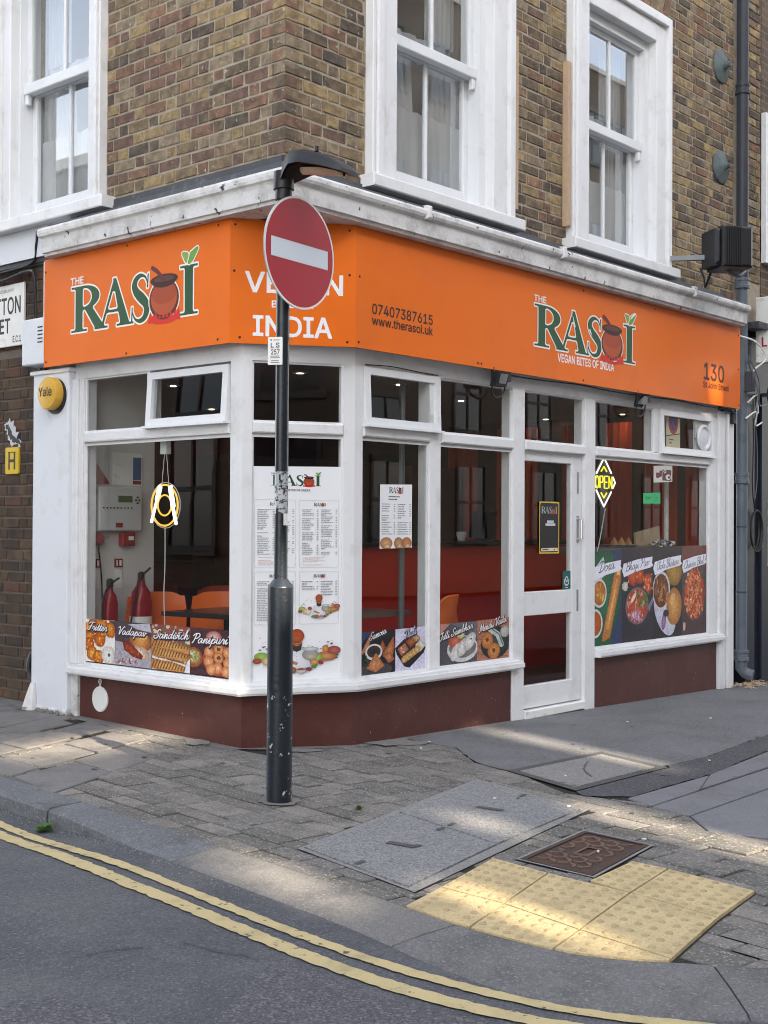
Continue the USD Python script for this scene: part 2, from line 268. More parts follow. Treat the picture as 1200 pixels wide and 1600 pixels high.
# ---------------------------------------------------------------- flat print (lettering, posters): coloured sheets with a hair of depth between layers
def ell(cx, cy, rx, ry=None, rot=0, n=24):
    ry = rx if ry is None else ry; t = np.arange(n) * 2 * np.pi / n
    return affinity.rotate(Polygon(np.c_[cx + rx * np.cos(t), cy + ry * np.sin(t)]), rot, origin=(cx, cy))
def blob(cx, cy, rx, ry=None, j=.15, n=18, rot=0, seed=0):
    r = np.random.default_rng(seed); ry = rx if ry is None else ry; t = np.arange(n) * 2 * np.pi / n; k = 1 + j * r.uniform(-1, 1, n)
    return affinity.rotate(Polygon(np.c_[cx + rx * k * np.cos(t), cy + ry * k * np.sin(t)]).buffer(0), rot, origin=(cx, cy))
class Print:
    def __init__(s, fr, w, step=.0001, warp=None):
        s.warp = warp; s.fr, s.w, s.step, s.k, s.V, s.F, s.C, s.n = fr, w, step, 0, [], [], [], 0
    def _put(s, v, f, c):
        v = np.asarray(v, float); s.V.append(s.fr(np.c_[v, s.w + s.k * s.step + (s.warp(v[:, 0], v[:, 1]) if s.warp else np.zeros(len(v)))])); s.F.append(np.asarray(f) + s.n); s.C.append(np.broadcast_to(np.asarray(c, float), (len(v), 3))); s.n += len(v)
    def add(s, poly, col, up=True, clip=None):
        if clip is not None: poly = poly.buffer(0).intersection(clip)
        if up: s.k += 1
        v, f = tri2(poly)
        if len(v): s._put(v, f, col)
        return s
    def fan(s, poly, c_in, c_out, centre=None, up=True, clip=None):
        """shaded print of a round thing"""
        if clip is not None: poly = poly.buffer(0).intersection(clip)
        if poly.is_empty or poly.geom_type != "Polygon": return s
        if up: s.k += 1
        p = np.array(poly.exterior.coords)[:-1]
        if not poly.exterior.is_ccw: p = p[::-1]
        c = np.array(centre if centre is not None else poly.centroid.coords[0]); n = len(p)
        s._put(np.vstack([p, c]), [(i, (i + 1) % n, n) for i in range(n)], np.vstack([np.tile(c_out, (n, 1)), c_in])); return s
    def out(s, parent, name="print", m=None, **kw):
        pr = part(parent, name, (np.vstack(s.V), np.vstack(s.F)), m or M_PRINT, False, **kw)
        UsdGeom.PrimvarsAPI(pr).CreatePrimvar("col", Sdf.ValueTypeNames.Color3fArray, "vertex").Set(Vt.Vec3fArray.FromNumpy(np.vstack(s.C).astype(np.float32))); return pr
TXT = {}
def text_poly(t, bold=True):
    """lettering as a shapely shape with capitals 1 high, and its width"""
    if (t, bold) not in TXT:
        m = meshkit.text_mesh(t, 1.0, .01, bold)
        up = m.face_normals[:, 2] > .5
        TXT[t, bold] = unary_union([Polygon(q).buffer(.002) for q in m.vertices[m.faces[up]][:, :, :2]])
    return TXT[t, bold]
def text(pr, t, s0, z0, h, col, width=None, bold=True, centre=False, rot=0, outline=None):
    p = text_poly(t, bold); x0, _, x1, _ = p.bounds
    k = h if width is None else width / (x1 - x0)
    p = affinity.translate(affinity.scale(affinity.translate(p, -x0, 0), k, h, origin=(0, 0)), s0 - (k * (x1 - x0) / 2 if centre else 0), z0)
    if rot: p = affinity.rotate(p, rot, origin=(s0, z0))
    if outline: pr.add(p.buffer(outline[0]), outline[1])
    pr.add(p, col); return pr
# joined-up hand lettering: (strokes, advance); x-height 1
SC = {
 'a': ([[(.75, .85), (.4, 1), (.08, .55), (.2, .05), (.5, .1), (.78, .9), (.75, .2), (.95, .05), (1.15, .35)]], 1.1),
 'b': ([[(0, .3), (.35, 1.3), (.45, 2), (.28, 2), (.22, .9), (.25, .1), (.6, .05), (.75, .6), (.55, .9), (1.0, .8)]], .95),
 'c': ([[(.7, .8), (.5, 1), (.15, .7), (.15, .2), (.45, 0), (.9, .35)]], .8),
 'd': ([[(.7, .85), (.4, 1), (.08, .55), (.2, .05), (.5, .15), (.8, 1.2), (.95, 2)], [(.95, 2), (.75, .6), (.8, .05), (1.15, .35)]], 1.1),
 'e': ([[(.1, .4), (.55, .6), (.55, .95), (.3, .95), (.12, .4), (.4, 0), (.9, .4)]], .8),
 'f': ([[(.1, .3), (.5, 1.2), (.6, 1.95), (.4, 1.9), (.25, .5), (.1, -.8), (.3, -.7), (.4, .1), (.8, .4)]], .7),
 'h': ([[(0, .3), (.4, 1.4), (.45, 2), (.28, 1.9), (.15, 0)], [(.15, 0), (.45, .9), (.7, .9), (.62, .2), (.75, 0), (1.05, .35)]], 1.0),
 'i': ([[(0, .35), (.28, 1), (.22, .2), (.38, 0), (.65, .35)], [(.36, 1.45), (.4, 1.55)]], .6),
 'j': ([[(0, .35), (.3, 1), (.15, -.6), (-.1, -.8), (-.1, -.5), (.6, .35)], [(.36, 1.45), (.4, 1.55)]], .6),
 'k': ([[(0, .3), (.4, 1.4), (.45, 2), (.28, 1.9), (.15, 0)], [(.2, .5), (.65, .95), (.35, .5), (.6, .02), (.95, .35)]], .9),
 'l': ([[(0, .3), (.4, 1.4), (.45, 2), (.28, 1.9), (.2, .3), (.35, 0), (.65, .35)]], .6),
 'm': ([[(0, .4), (.2, 1), (.15, 0)], [(.15, 0), (.4, .9), (.58, .9), (.5, 0)], [(.5, 0), (.78, .9), (.98, .9), (.9, .15), (1.05, 0), (1.3, .35)]], 1.25),
 'n': ([[(0, .4), (.2, 1), (.15, 0)], [(.15, 0), (.45, .9), (.68, .9), (.6, .15), (.75, 0), (1.0, .35)]], .95),
 'o': ([[(.5, .95), (.15, .8), (.1, .2), (.45, 0), (.75, .4), (.65, .9), (.45, .95), (.6, .75), (1.0, .8)]], .9),
 'p': ([[(0, .4), (.25, 1), (.05, -.8)], [(.2, .5), (.5, 1), (.75, .7), (.6, .1), (.3, .05)], [(.55, .05), (1.0, .35)]], .95),
 'r': ([[(0, .35), (.25, 1.05), (.35, .85), (.6, .9), (.5, .3), (.6, 0), (.85, .35)]], .75),
 's': ([[(0, .3), (.4, 1.1), (.5, .5), (.4, .02), (.1, .1)], [(.35, .03), (.8, .35)]], .7),
 't': ([[(0, .3), (.4, 1.6), (.25, .3), (.4, 0), (.7, .35)], [(.1, 1.1), (.65, 1.15)]], .6),
 'u': ([[(0, .4), (.2, 1), (.15, .2), (.4, 0), (.65, .5), (.72, 1)], [(.72, 1), (.65, .2), (.8, 0), (1.05, .35)]], 1.0),
 'v': ([[(0, .6), (.2, 1), (.3, .1), (.5, .2), (.7, .95), (.6, .8), (.95, .85)]], .85),
 'w': ([[(0, .6), (.2, 1), (.2, .1), (.5, .1), (.55, .9)], [(.5, .1), (.8, .1), (.95, .95), (.85, .8), (1.2, .85)]], 1.1),
 'F': ([[(0, 1.6), (.4, 2.0), (1.5, 1.95)], [(.9, 1.95), (.65, .9), (.45, .1), (.1, .1), (0, .4)], [(.4, 1.0), (1.05, 1.05)]], 1.2),
 'V': ([[(-.1, 1.6), (.2, 2.0), (.4, 1.6), (.5, 0), (.9, 1.2), (1.3, 2.0), (1.5, 1.85)]], 1.2),
 'S': ([[(1.2, 1.7), (1.0, 2.0), (.55, 1.8), (.6, 1.2), (.95, .6), (.6, .02), (.1, .1), (-.1, .5), (.2, .6)]], 1.2),
 'P': ([[(.5, 1.9), (.35, .6), (.1, 0)], [(-.1, 1.5), (.3, 2.0), (1.0, 2.0), (1.2, 1.5), (.8, 1.0), (.4, 1.0)]], 1.15),
 'T': ([[(-.1, 1.6), (.2, 1.95), (1.4, 1.95)], [(.8, 1.95), (.55, .4), (.3, 0), (0, .2)]], 1.1),
 'I': ([[(0, 1.7), (.5, 2.0), (1.0, 1.95)], [(.75, 1.95), (.5, .3), (.2, 0), (-.1, .25)]], .9),
 'M': ([[(-.1, .1), (.1, 0), (.45, 1.9)], [(.45, 1.9), (.75, .2)], [(.75, .2), (1.35, 1.95)], [(1.35, 1.95), (1.3, .2), (1.6, .2)]], 1.6),
 'D': ([[(.5, 1.9), (.3, .2), (0, .1), (.3, 0), (.9, .2), (1.3, 1.0), (1.0, 1.8), (.4, 2.0), (0, 1.7)]], 1.35),
 'B': ([[(.5, 1.9), (.3, .3), (.1, 0)], [(0, 1.6), (.5, 2), (1.1, 1.9), (1.0, 1.2), (.5, 1.05)], [(.6, 1.05), (1.2, .9), (1.1, .2), (.5, 0), (.2, .3)]], 1.3),
 'C': ([[(1.1, 1.6), (.9, 2.0), (.3, 1.6), (.1, .7), (.5, 0), (1.2, .4)]], 1.15), ' ': ([], .6)}
def script(pr, t, s0, z0, size, col, width=None, thick=.16, rot=0, outline=None, up=True):
    x, parts = 0, []
    for ch in t:
        st, adv = SC[ch]
        for p in st:
            q = np.array(p, float); q = smoothline(q, 5) if len(q) > 2 else q
            q = np.c_[q[:, 0] + x + .32 * q[:, 1], q[:, 1]]
            parts.append(LineString(q).buffer(thick / 2 * (1.25 if ch.isupper() else 1), 3))
        x += adv
    p = unary_union(parts).simplify(.02); x0, _, x1, _ = p.bounds
    k = size if width is None else width / (x1 - x0)
    p = affinity.scale(affinity.translate(p, -x0, 0), k, size, origin=(0, 0)); p = affinity.translate(p, s0, z0)
    if rot: p = affinity.rotate(p, rot, origin=(s0, z0))
    if outline: pr.add(affinity.translate(p, outline[0] * .6, -outline[0] * .6).buffer(outline[0]), outline[1])
    pr.add(p, col)
# the serif letters of the shop's name, capitals 1 high
def serif():
    def br(p): return p.buffer(.05, 6).buffer(-.05, 6)
    R_ = unary_union([sbox(0, 0, .50, .045), sbox(0, .955, .45, 1), sbox(.13, 0, .36, 1)])
    bowl = ell(.42, .74, .46, .26).difference(ell(.40, .74, .245, .205)).intersection(sbox(.30, 0, 2, 2)).union(sbox(.30, .955, .46, 1.0)).union(sbox(.30, .48, .46, .525))
    leg = unary_union([Polygon([(.40, .52), (.66, .50), (1.06, .03), (.76, .03)]), sbox(.74, 0, 1.14, .045)])
    R_ = br(unary_union([R_, bowl, leg]))
    A_ = br(unary_union([Polygon([(.10, .02), (.17, .02), (.56, 1.0), (.49, 1.0)]), Polygon([(.47, 1.03), (.57, 1.03), (.99, .02), (.72, .02)]), Polygon([(.24, .31), (.80, .31), (.78, .37), (.26, .37)]), sbox(0, 0, .32, .045), sbox(.60, 0, 1.10, .045)]))
    pts = smoothline([(.60, .80), (.52, .93), (.36, .975), (.20, .90), (.15, .76), (.24, .62), (.40, .50), (.54, .38), (.58, .24), (.50, .09), (.33, .03), (.17, .09), (.07, .25)], 5)
    wd = np.interp(np.linspace(0, 1, len(pts)), [0, .12, .3, .5, .7, .88, 1], [.015, .03, .085, .115, .085, .03, .015])
    S_ = unary_union([unary_union([Point(*pts[i]).buffer(wd[i], 6), Point(*pts[i + 1]).buffer(wd[i + 1], 6)]).convex_hull for i in range(len(pts) - 1)] + [Polygon([(.58, .70), (.62, .70), (.645, 1.0), (.60, .98)]), Polygon([(.06, .34), (.10, .34), (.08, .02), (.03, .0)])])
    I_ = br(unary_union([sbox(0, 0, .52, .045), sbox(0, .955, .52, 1), sbox(.14, 0, .38, 1)]))
    return R_, A_, S_, I_
SER = serif()
GREEN, WHITE, DKB = (.020, .075, .030), (.80, .78, .74), (.035, .012, .010)
def logo(pr, s0, z0, W, H, green=GREEN, line=WHITE, o=.012, pot=True, leaf=True, the=True):
    """the shop's name: R A S, a cooking pot over flames for the O, I with a leaf; W wide, capitals H high"""
    u = W / 1.30
    pl = lambda p, x, w, b: affinity.translate(affinity.scale(p, w * u / b, H, origin=(0, 0)), s0 + x * u, z0)
    L = [pl(SER[0], 0, .40, 1.14), pl(SER[1], .29, .38, 1.10), pl(SER[2], .635, .20, .68), pl(SER[3], 1.13, .165, .52)]
    if line is not None: pr.add(unary_union([p.buffer(o, 4) for p in L]), line)
    pr.add(unary_union(L), green)
    X = lambda x: s0 + x * u; Z = lambda z: z0 + z * H
    cx, cz, r = .975, .40, .145
    body = affinity.scale(ell(X(cx), Z(cz), r * u, .42 * H, n=28), 1, 1)
    if pot:
        if line is not None: pr.add(body.buffer(o * .8), line)
        r2 = np.random.default_rng(3); fl = []
        for k in range(9):
            x = cx - .135 + k * .034; fl.append(Polygon([(X(x - .025), Z(-.06)), (X(x + .025), Z(-.06)), (X(x + .008 + r2.uniform(-.01, .01)), Z(.16 + r2.uniform(0, .10)))]))
        pr.add(unary_union(fl + [ell(X(cx), Z(-.02), .13 * u, .09 * H)]), (.62, .025, .012))
        pr.add(body, (.085, .022, .014)); pr.add(ell(X(cx), Z(cz + .03), (r - .018) * u, .36 * H, n=28), (.42, .075, .022))
        pr.add(ell(X(cx), Z(cz + .14), (r - .022) * u, .24 * H, n=28).intersection(ell(X(cx), Z(cz + .03), (r - .018) * u, .36 * H)), (.34, .055, .018))
        pr.add(unary_union([Polygon([(X(cx - .13 + k * .037), Z(.02)), (X(cx - .10 + k * .037), Z(.02)), (X(cx - .115 + k * .037), Z(.16 if k % 2 else .09))]) for k in range(8)]), (.62, .025, .012))
        pr.add(unary_union([ell(X(cx), Z(.80), .135 * u, .115 * H), ell(X(cx), Z(.74), .11 * u, .10 * H)]), DKB)
        pr.add(ell(X(cx), Z(.815), .10 * u, .06 * H), (.10, .035, .025))
        pr.add(LineString([(X(cx - .115), Z(1.08)), (X(cx - .07), Z(1.0)), (X(cx), Z(.80))]).buffer(.014 * u), (.11, .018, .030))
    if leaf:
        for sg, cc in ((-1, (.22, .36, .07)), (1, (.13, .33, .05))):
            lf = Polygon([(X(1.215), Z(1.05)), (X(1.215 + sg * .03), Z(1.10)), (X(1.215 + sg * (.075 if sg > 0 else .055)), Z(1.30 if sg > 0 else 1.24)), (X(1.215 + sg * .02), Z(1.22))]).buffer(.012 * u, 4)
            if line is not None: pr.add(lf.buffer(o * .7), line)
            pr.add(lf, cc)
    if the: text(pr, "THE", X(-.01), Z(1.06), .15 * H, line if line is not None else green, width=.145 * u)

# ================================================================ the ground
def sst(x): x = np.clip(x, 0, 1); return x * x * (3 - 2 * x)
def gz(x, y): return .005 - .02 * np.clip(x, -14, 14) + .02 * np.clip(y, -14, 14)
def rz(x, y):
    x, y = np.asarray(x, float), np.asarray(y, float)
    return gz(x, y) - .03 - .055 * sst((y + 1.35) / 1.1) * (x < 4) - .02 * sst((y + 4.2) / -1.0)
road = thing("road", kind="structure")
xs = np.concatenate([np.arange(-60, -8, 4.0), np.arange(-8, 4, .25), np.arange(4, 61, 4.0)]); ys = np.concatenate([np.arange(-60, -8, 4.0), np.arange(-8, 4, .25), np.arange(4, 61, 4.0)])
X, Y = np.meshgrid(xs, ys, indexing="ij"); nx, ny = X.shape
part(road, "asphalt", (np.c_[X.ravel(), Y.ravel(), rz(X, Y).ravel()], [(i * ny + j, (i + 1) * ny + j, (i + 1) * ny + j + 1, i * ny + j + 1) for i in range(nx - 1) for j in range(ny - 1)]), M_ROAD, True)
def sheet(poly, zf, dz, step=.25):
    """thin sheet over a sloping ground, cut into cells so that it follows it"""
    poly = poly.buffer(0)
    mb = MB(); x0, y0, x1, y1 = poly.bounds
    for x in np.arange(x0, x1, step):
        for y in np.arange(y0, y1, step):
            c = poly.intersection(sbox(x, y, x + step, y + step))
            v, f = tri2(c)
            if len(v): mb.add(np.c_[v, zf(v[:, 0], v[:, 1]) + dz], f)
    return mb
def ragged(line, w, seed, amp=.006, step=.02):
    p = smoothline(line, 12); L = LineString(p); r = np.random.default_rng(seed); out = [[], []]
    for d in np.arange(0, L.length, step):
        a, b = np.array(L.interpolate(d).coords[0]), np.array(L.interpolate(min(d + .01, L.length)).coords[0]); t = (b - a) / max(np.linalg.norm(b - a), 1e-6); n = np.array([t[1], -t[0]])
        for k, sg in ((0, -1), (1, 1)): out[k].append(a + n * sg * (w / 2 + r.uniform(-amp, amp)))
    return Polygon(out[0] + out[1][::-1]).buffer(0)
Y1 = [(-1.35, 6), (-1.70, 2), (-1.945, -.15), (-2.060, -1.03), (-2.135, -1.73), (-2.185, -2.27), (-2.202, -2.72), (-2.169, -3.07), (-2.099, -3.36), (-1.974, -3.60), (-1.81, -3.82), (-1.2, -4.30), (-.4, -4.6), (1, -4.8), (6, -4.85)]
Y2 = [(-1.48, 6), (-1.82, 2), (-2.060, -.34), (-2.205, -1.24), (-2.265, -1.88), (-2.318, -2.41), (-2.330, -2.83), (-2.288, -3.16), (-2.195, -3.46), (-2.06, -3.70), (-1.88, -3.93), (-1.28, -4.43), (-.44, -4.78), (1, -4.98), (6, -5.03)]
for k, (pts, w) in enumerate(((Y1, .056), (Y2, .072))):
    part(road, "yellow_line", sheet(ragged(pts, w, 11 + k, .005, .025), rz, .005, .2), M_YLINE)
def rough(pl, seed, amp=.012):
    r_ = np.random.default_rng(seed); q = pl.segmentize(.05); return Polygon([(x + r_.uniform(-amp, amp), y + r_.uniform(-amp, amp)) for x, y in list(q.exterior.coords)[:-1]]).buffer(0)
PT3 = rough(Polygon([(-2.40, -2.43), (-2.42, -2.9), (-2.30, -3.45), (-2.05, -3.95), (-1.4, -4.7), (0, -5.3), (-2.4, -5.6), (-3.5, -3.9), (-2.92, -2.72)]), 3)
PT4 = rough(Polygon([(-3.02, -2.62), (-3.10, -2.25), (-3.28, -2.18), (-4.6, -1.5), (-4.6, -3.5), (-3.4, -3.2)]), 4)
for k, (pl, m) in enumerate([(PT3, M_ROAD3), (PT4.difference(PT3.buffer(.02)), M_ROAD3)]):
    part(road, "asphalt_patch", sheet(pl, rz, .003, .2), m)
for pts in ([(-2.52, -2.12), (-2.50, -2.28), (-2.46, -2.36), (-2.47, -2.44)], [(-2.83, -2.02), (-2.72, -2.04), (-2.62, -2.10)]):
    part(road, "crack", sheet(ragged(pts, .006, 3, .003), rz, .0065, .3), M_ROAD2)

KIN = smoothline([(-1.48, 14), (-1.50, 6), (-1.52, 3), (-1.555, .48), (-1.60, -.28), (-1.68, -1.35), (-1.745, -2.3), (-1.785, -2.72), (-1.762, -3.06), (-1.68, -3.26), (-1.56, -3.42), (-1.42, -3.62), (-1.15, -3.88), (-.7, -4.1), (0, -4.25), (2, -4.35), (12, -4.4), (40, -4.4)], 12)
KOUT = smoothline([(-1.74, 14), (-1.75, 6), (-1.72, 3), (-1.745, .48), (-1.77, -.05), (-1.80, -.5), (-1.85, -.95), (-1.92, -1.38), (-2.01, -2.3), (-2.10, -2.8), (-2.13, -3.17), (-2.04, -3.45), (-1.86, -3.68), (-1.66, -3.88), (-1.30, -4.12), (-.8, -4.32), (-.05, -4.47), (2, -4.57), (12, -4.62), (40, -4.62)], 12)
pave = thing("pavement", kind="structure")
BEDP = Polygon(list(KIN) + [(40, 1), (40, 9), (.2, 14)]).buffer(0)
bedmesh = MB()
for g in [BEDP]:
    v, f = tri2(g.segmentize(1.5)); bedmesh.add(np.c_[v, gz(v[:, 0], v[:, 1]) - .016], f)
part(pave, "bed", sheet(BEDP.intersection(sbox(-3, -5, 9, 9)), gz, -.007, .5), M_BED)
part(pave, "far_footway", sheet(BEDP.difference(sbox(-3, -5, 9, 9)), gz, -.004, 2.5), M_PASPH)
used = []
def paver(name, poly, m, lift=0.0, inset=.004, tilt=.0015, seed=0, ch=.005, **kw):
    """a stone of the pavement: prism with chamfered arris, laid a little uneven"""
    if poly.geom_type == "MultiPolygon": poly = max(poly.geoms, key=lambda q: q.area)
    p = poly.buffer(-inset, join_style=2)
    if p.geom_type == "MultiPolygon": p = max(p.geoms, key=lambda q: q.area)
    if p.is_empty or p.area < .0015: return None
    p = p.simplify(.002); q = p.buffer(-ch, join_style=2)
    if q.is_empty or q.geom_type != "Polygon": return None
    r = np.random.default_rng(seed); a, b = r.uniform(-tilt, tilt, 2) * 2; c = p.centroid; dz = lift + r.uniform(-tilt, tilt)
    P = np.array(p.exterior.coords)[:-1]; mb = MB()
    if not p.exterior.is_ccw: P = P[::-1]
    zf = lambda v, d: np.c_[v, gz(v[:, 0], v[:, 1]) + d + (a * (v[:, 0] - c.x) + b * (v[:, 1] - c.y)) * 2 + dz]
    Q = np.array([np.array(q.exterior.interpolate(q.exterior.project(Point(*x))).coords[0]) for x in P]); n = len(P)
    mb.add(np.vstack([zf(P, -.03), zf(P, -ch * .8), zf(Q, 0)]), [(i + k * n, (i + 1) % n + k * n, (i + 1) % n + (k + 1) * n, i + (k + 1) * n) for k in (0, 1) for i in range(n)])
    v, f = trimesh.creation.triangulate_polygon(Polygon(Q), engine="earcut")
    v, f = tri2(Polygon(Q).buffer(0)); mb.add(zf(v, 0), f)
    return part(pave, name, mb, m, **kw)
pick = lambda L, k: L[int(np.random.default_rng(k + 1000).integers(len(L)))]
# big York slabs at the left
SLQ = [[(-1.26, .89), (-1.25, .56), (-.78, .72), (-.76, 1.07)], [(-1.02, .60), (-1.04, .22), (-.58, .40), (-.52, .80)], [(-1.52, .41), (-1.60, -.06), (-1.06, .19), (-1.03, .56)], [(-.74, 1.08), (-.76, .72), (-.27, .90), (-.25, 1.26)],
       [(-1.02, 1.34), (-1.01, 1.06), (-.51, 1.22), (-.51, 1.54)], [(-.75, 1.77), (-.76, 1.50), (-.26, 1.66), (-.21, 1.99)], [(-.50, 1.53), (-.50, 1.24), (-.16, 1.37), (-.12, 1.70)], [(-1.50, .86), (-1.51, .44), (-1.28, .53), (-1.27, .88)], [(-1.50, 1.30), (-1.50, .90), (-1.03, 1.07), (-1.04, 1.34)]]
for k, q in enumerate(SLQ):
    p = Polygon(q); used.append(p); paver("paving_slab", p, pick(SLABS, k), .002, seed=k)
k = 20
for row in range(-2, 22):                                    # further slabs up the side street
    for col in range(-2, 6):
        c, s = math.cos(.33), math.sin(.33); o = np.array([-1.52, 1.0]) + np.array([c, s]) * .52 * (col + .5 * (row % 2)) + np.array([-s, c]) * .36 * row
        p = Polygon([o, o + np.array([c, s]) * .52, o + np.array([c, s]) * .52 + np.array([-s, c]) * .36, o + np.array([-s, c]) * .36])
        p = p.intersection(BEDP).intersection(Polygon([(-2, .95), (-.1, 1.25), (.05, 1.4), (.05, 9), (-2, 9)])).difference(unary_union(used).buffer(.003))
        if not p.is_empty and p.area > .01: paver("paving_slab", p, pick(SLABS, k), .001, seed=k); k += 1
used.append(Polygon([(-2, .95), (-.1, 1.25), (.05, 1.4), (.05, 9), (-2, 9)]))
# access covers
CA = [Polygon([(-1.425, -1.60), (-.62, -1.432), (-.768, -2.11), (-1.553, -2.273)]), Polygon([(-.61, -1.43), (.304, -1.209), (.116, -1.966), (-.757, -2.108)])]
CAF = Polygon([(-1.455, -1.59), (.35, -1.165), (.155, -1.995), (-1.585, -2.33)])
CB, CBO = Polygon([(.70, -1.20), (1.553, -1.205), (1.435, -1.637), (.564, -1.655)]), Polygon([(.66, -1.14), (1.64, -1.145), (1.50, -1.69), (.48, -1.71)])
IRON = Polygon([(-.895, -2.325), (-.264, -2.235), (-.270, -2.565), (-.895, -2.665)])
TG = {"c0": [(-.975, -2.241), (-1.476, -2.366), (-1.80, -2.44)], "c1": [(-.999, -2.530), (-1.472, -2.655), (-1.90, -2.77)], "c2": [(-.999, -2.898), (-1.529, -3.010), (-1.95, -3.10)], "c3": [(-1.04, -3.277), (-1.567, -3.379), (-1.95, -3.46)]}
TILES = [Polygon([TG[f"c{i}"][r], TG[f"c{i + 1}"][r], TG[f"c{i + 1}"][r + 1], TG[f"c{i}"][r + 1]]) for i in range(3) for r in range(2)] + [Polygon([(-.577, -2.66), (-.573, -2.824), (-.999, -2.898), (-.972, -2.70)]), Polygon([(-.573, -2.824), (-.61, -3.216), (-1.04, -3.277), (-.999, -2.898)])]
TALL = unary_union(TILES).buffer(.002)
TRENCH = Polygon([(.48, -1.70), (1.50, -1.69), (1.64, -1.60), (2.0, -1.66), (3.2, -1.52), (6, -1.2), (6, -1.5), (3.2, -1.72), (2.65, -1.80), (1.53, -1.95), (.606, -1.97), (.413, -1.81)])
ASPH = Polygon([(1.05, .05), (1.03, -.50), (.74, -.85), (.66, -1.14), (1.64, -1.145), (1.52, -1.64), (2.0, -1.66), (3.2, -1.52), (6, -1.2), (9, -.9), (9, .3), (1.2, .3)])
SM = [Polygon([(.545, -1.978), (1.50, -1.955), (1.06, -2.12), (.475, -2.155)]), Polygon([(1.50, -1.955), (2.66, -1.81), (6, -1.5), (6, -1.85), (2.0, -2.07), (1.06, -2.12)]), Polygon([(.47, -2.16), (2.0, -2.085), (3.2, -2.02), (3.2, -2.30), (1.40, -2.35), (.43, -2.39)]), Polygon([(.42, -2.40), (1.40, -2.36), (3.2, -2.31), (3.2, -2.85), (.27, -2.86), (.19, -2.61)])]
used += [CAF, CBO, IRON.buffer(.02, join_style=2), TALL, TRENCH, ASPH] + SM
TRENCH, ASPH = rough(TRENCH, 31, .010), rough(ASPH, 32, .008)
part(pave, "asphalt_strip", sheet(ASPH.difference(CBO), gz, .0005, .3), M_PASPH)
part(pave, "asphalt_trench", sheet(TRENCH.difference(unary_union([CBO, ASPH])), gz, -.0005, .3), M_TRENCH)
for i, p in enumerate(SM): paver("paving_slab", p, M_SMOOTHS, .001, .003, .0004, seed=70 + i)
# blocks
R1 = Polygon(list(KIN) + [(2.2, -4.3), (2.2, -2.88), (.3, -2.88)] + [(.5, -2.1), (.4, -1.7), (1.05, -.5), (1.05, .08), (-.05, .08), (-.08, 1.3), (-2, 1)]).buffer(0).intersection(BEDP).intersection(sbox(-3, -4.4, 2.2, 1.4)).difference(unary_union(used))
ux, uy = np.array([.085, .996]), np.array([.996, -.085]); k = 200; nblk = 0; extra = []
rb = np.random.default_rng(21); row, x = 0, -2.3
while x < 2.4:
    w = rb.choice([.11, .15, .19], p=[.3, .45, .25]); y = -4.6 + rb.uniform(0, .2)
    while y < 1.5:
        L = rb.uniform(.20, .36) if w > .12 else rb.uniform(.18, .28); o = uy * x + ux * y
        p = Polygon([o, o + uy * w, o + uy * w + ux * L, o + ux * L]).intersection(R1)
        y += L; k += 1
        if p.is_empty or p.area < .004: continue
        near = p.centroid.y > -3.5 and p.centroid.x < 1.2
        if near and nblk < 300: nblk += paver("paving_block", p, pick(BLOCKS, k), rb.uniform(-.003, .002), .0055, .002, seed=k, ch=.004) is not None
        else: extra.append(p)
    x += w
part(pave, "paving_blocks_beyond", sheet(unary_union([p.buffer(-.003) for p in extra]), gz, 0, .4), BLOCKS[0], kind="stuff")
for i, (x, y, rx, ry, ro) in enumerate(((.88, -.17, .20, .10, -20), (-.10, .62, .11, .07, 60), (.18, .02, .14, .06, -35))):
    part(pave, "mortar_patch", sheet(blob(x, y, rx, ry, .30, 16, ro, seed=60 + i).intersection(BEDP).difference(CAF), gz, .0065, .3), M_MORTJ)
part(pave, "mortar_haunch", sheet(Polygon([(-.15, 1.9), (-.13, .36), (.05, .20), (.56, -.10), (2.3, -.075), (2.3, .0), (.62, .0), (.02, .33), (.02, 1.9)]), gz, .0015, .3), M_KERBC)
# tactile tiles with their domes
for i, p in enumerate(TILES):
    p = p.intersection(BEDP).buffer(-.0045, join_style=2); mb = MB(); dm = MB()
    if p.geom_type != "Polygon": p = max(p.geoms, key=lambda q: q.area)
    v, f = tri2(p); mb.add(np.c_[v, gz(v[:, 0], v[:, 1]) + .006], f)
    P = np.array(p.exterior.coords)[:-1]; P = P if p.exterior.is_ccw else P[::-1]; n = len(P)
    mb.add(np.vstack([np.c_[P, gz(P[:, 0], P[:, 1]) - .02], np.c_[P, gz(P[:, 0], P[:, 1]) + .006]]), [(a, (a + 1) % n, (a + 1) % n + n, a + n) for a in range(n)])
    q = TILES[i]; c = np.array(q.exterior.coords)[:4]
    half = q.area < .12; na, nb_ = (3, 6) if half else (6, 6)
    for a in range(na):
        for b in range(nb_):
            s_, t_ = (a + .5) / na, (b + .5) / nb_; ctr = (c[0] * (1 - s_) + c[1] * s_) * (1 - t_) + (c[3] * (1 - s_) + c[2] * s_) * t_
            if p.buffer(-.016).contains(Point(*ctr)): lathe(dm, (*ctr, gz(*ctr) + .0058), (0, 0, 1), [(.0145, 0), (.0130, .0035), (.009, .0056), (0, .0062)], 12)
    tl = part(pave, "tactile_tile", mb, M_TACT); part(tl, "blisters", dm, M_TACTD, 40, kind="stuff")
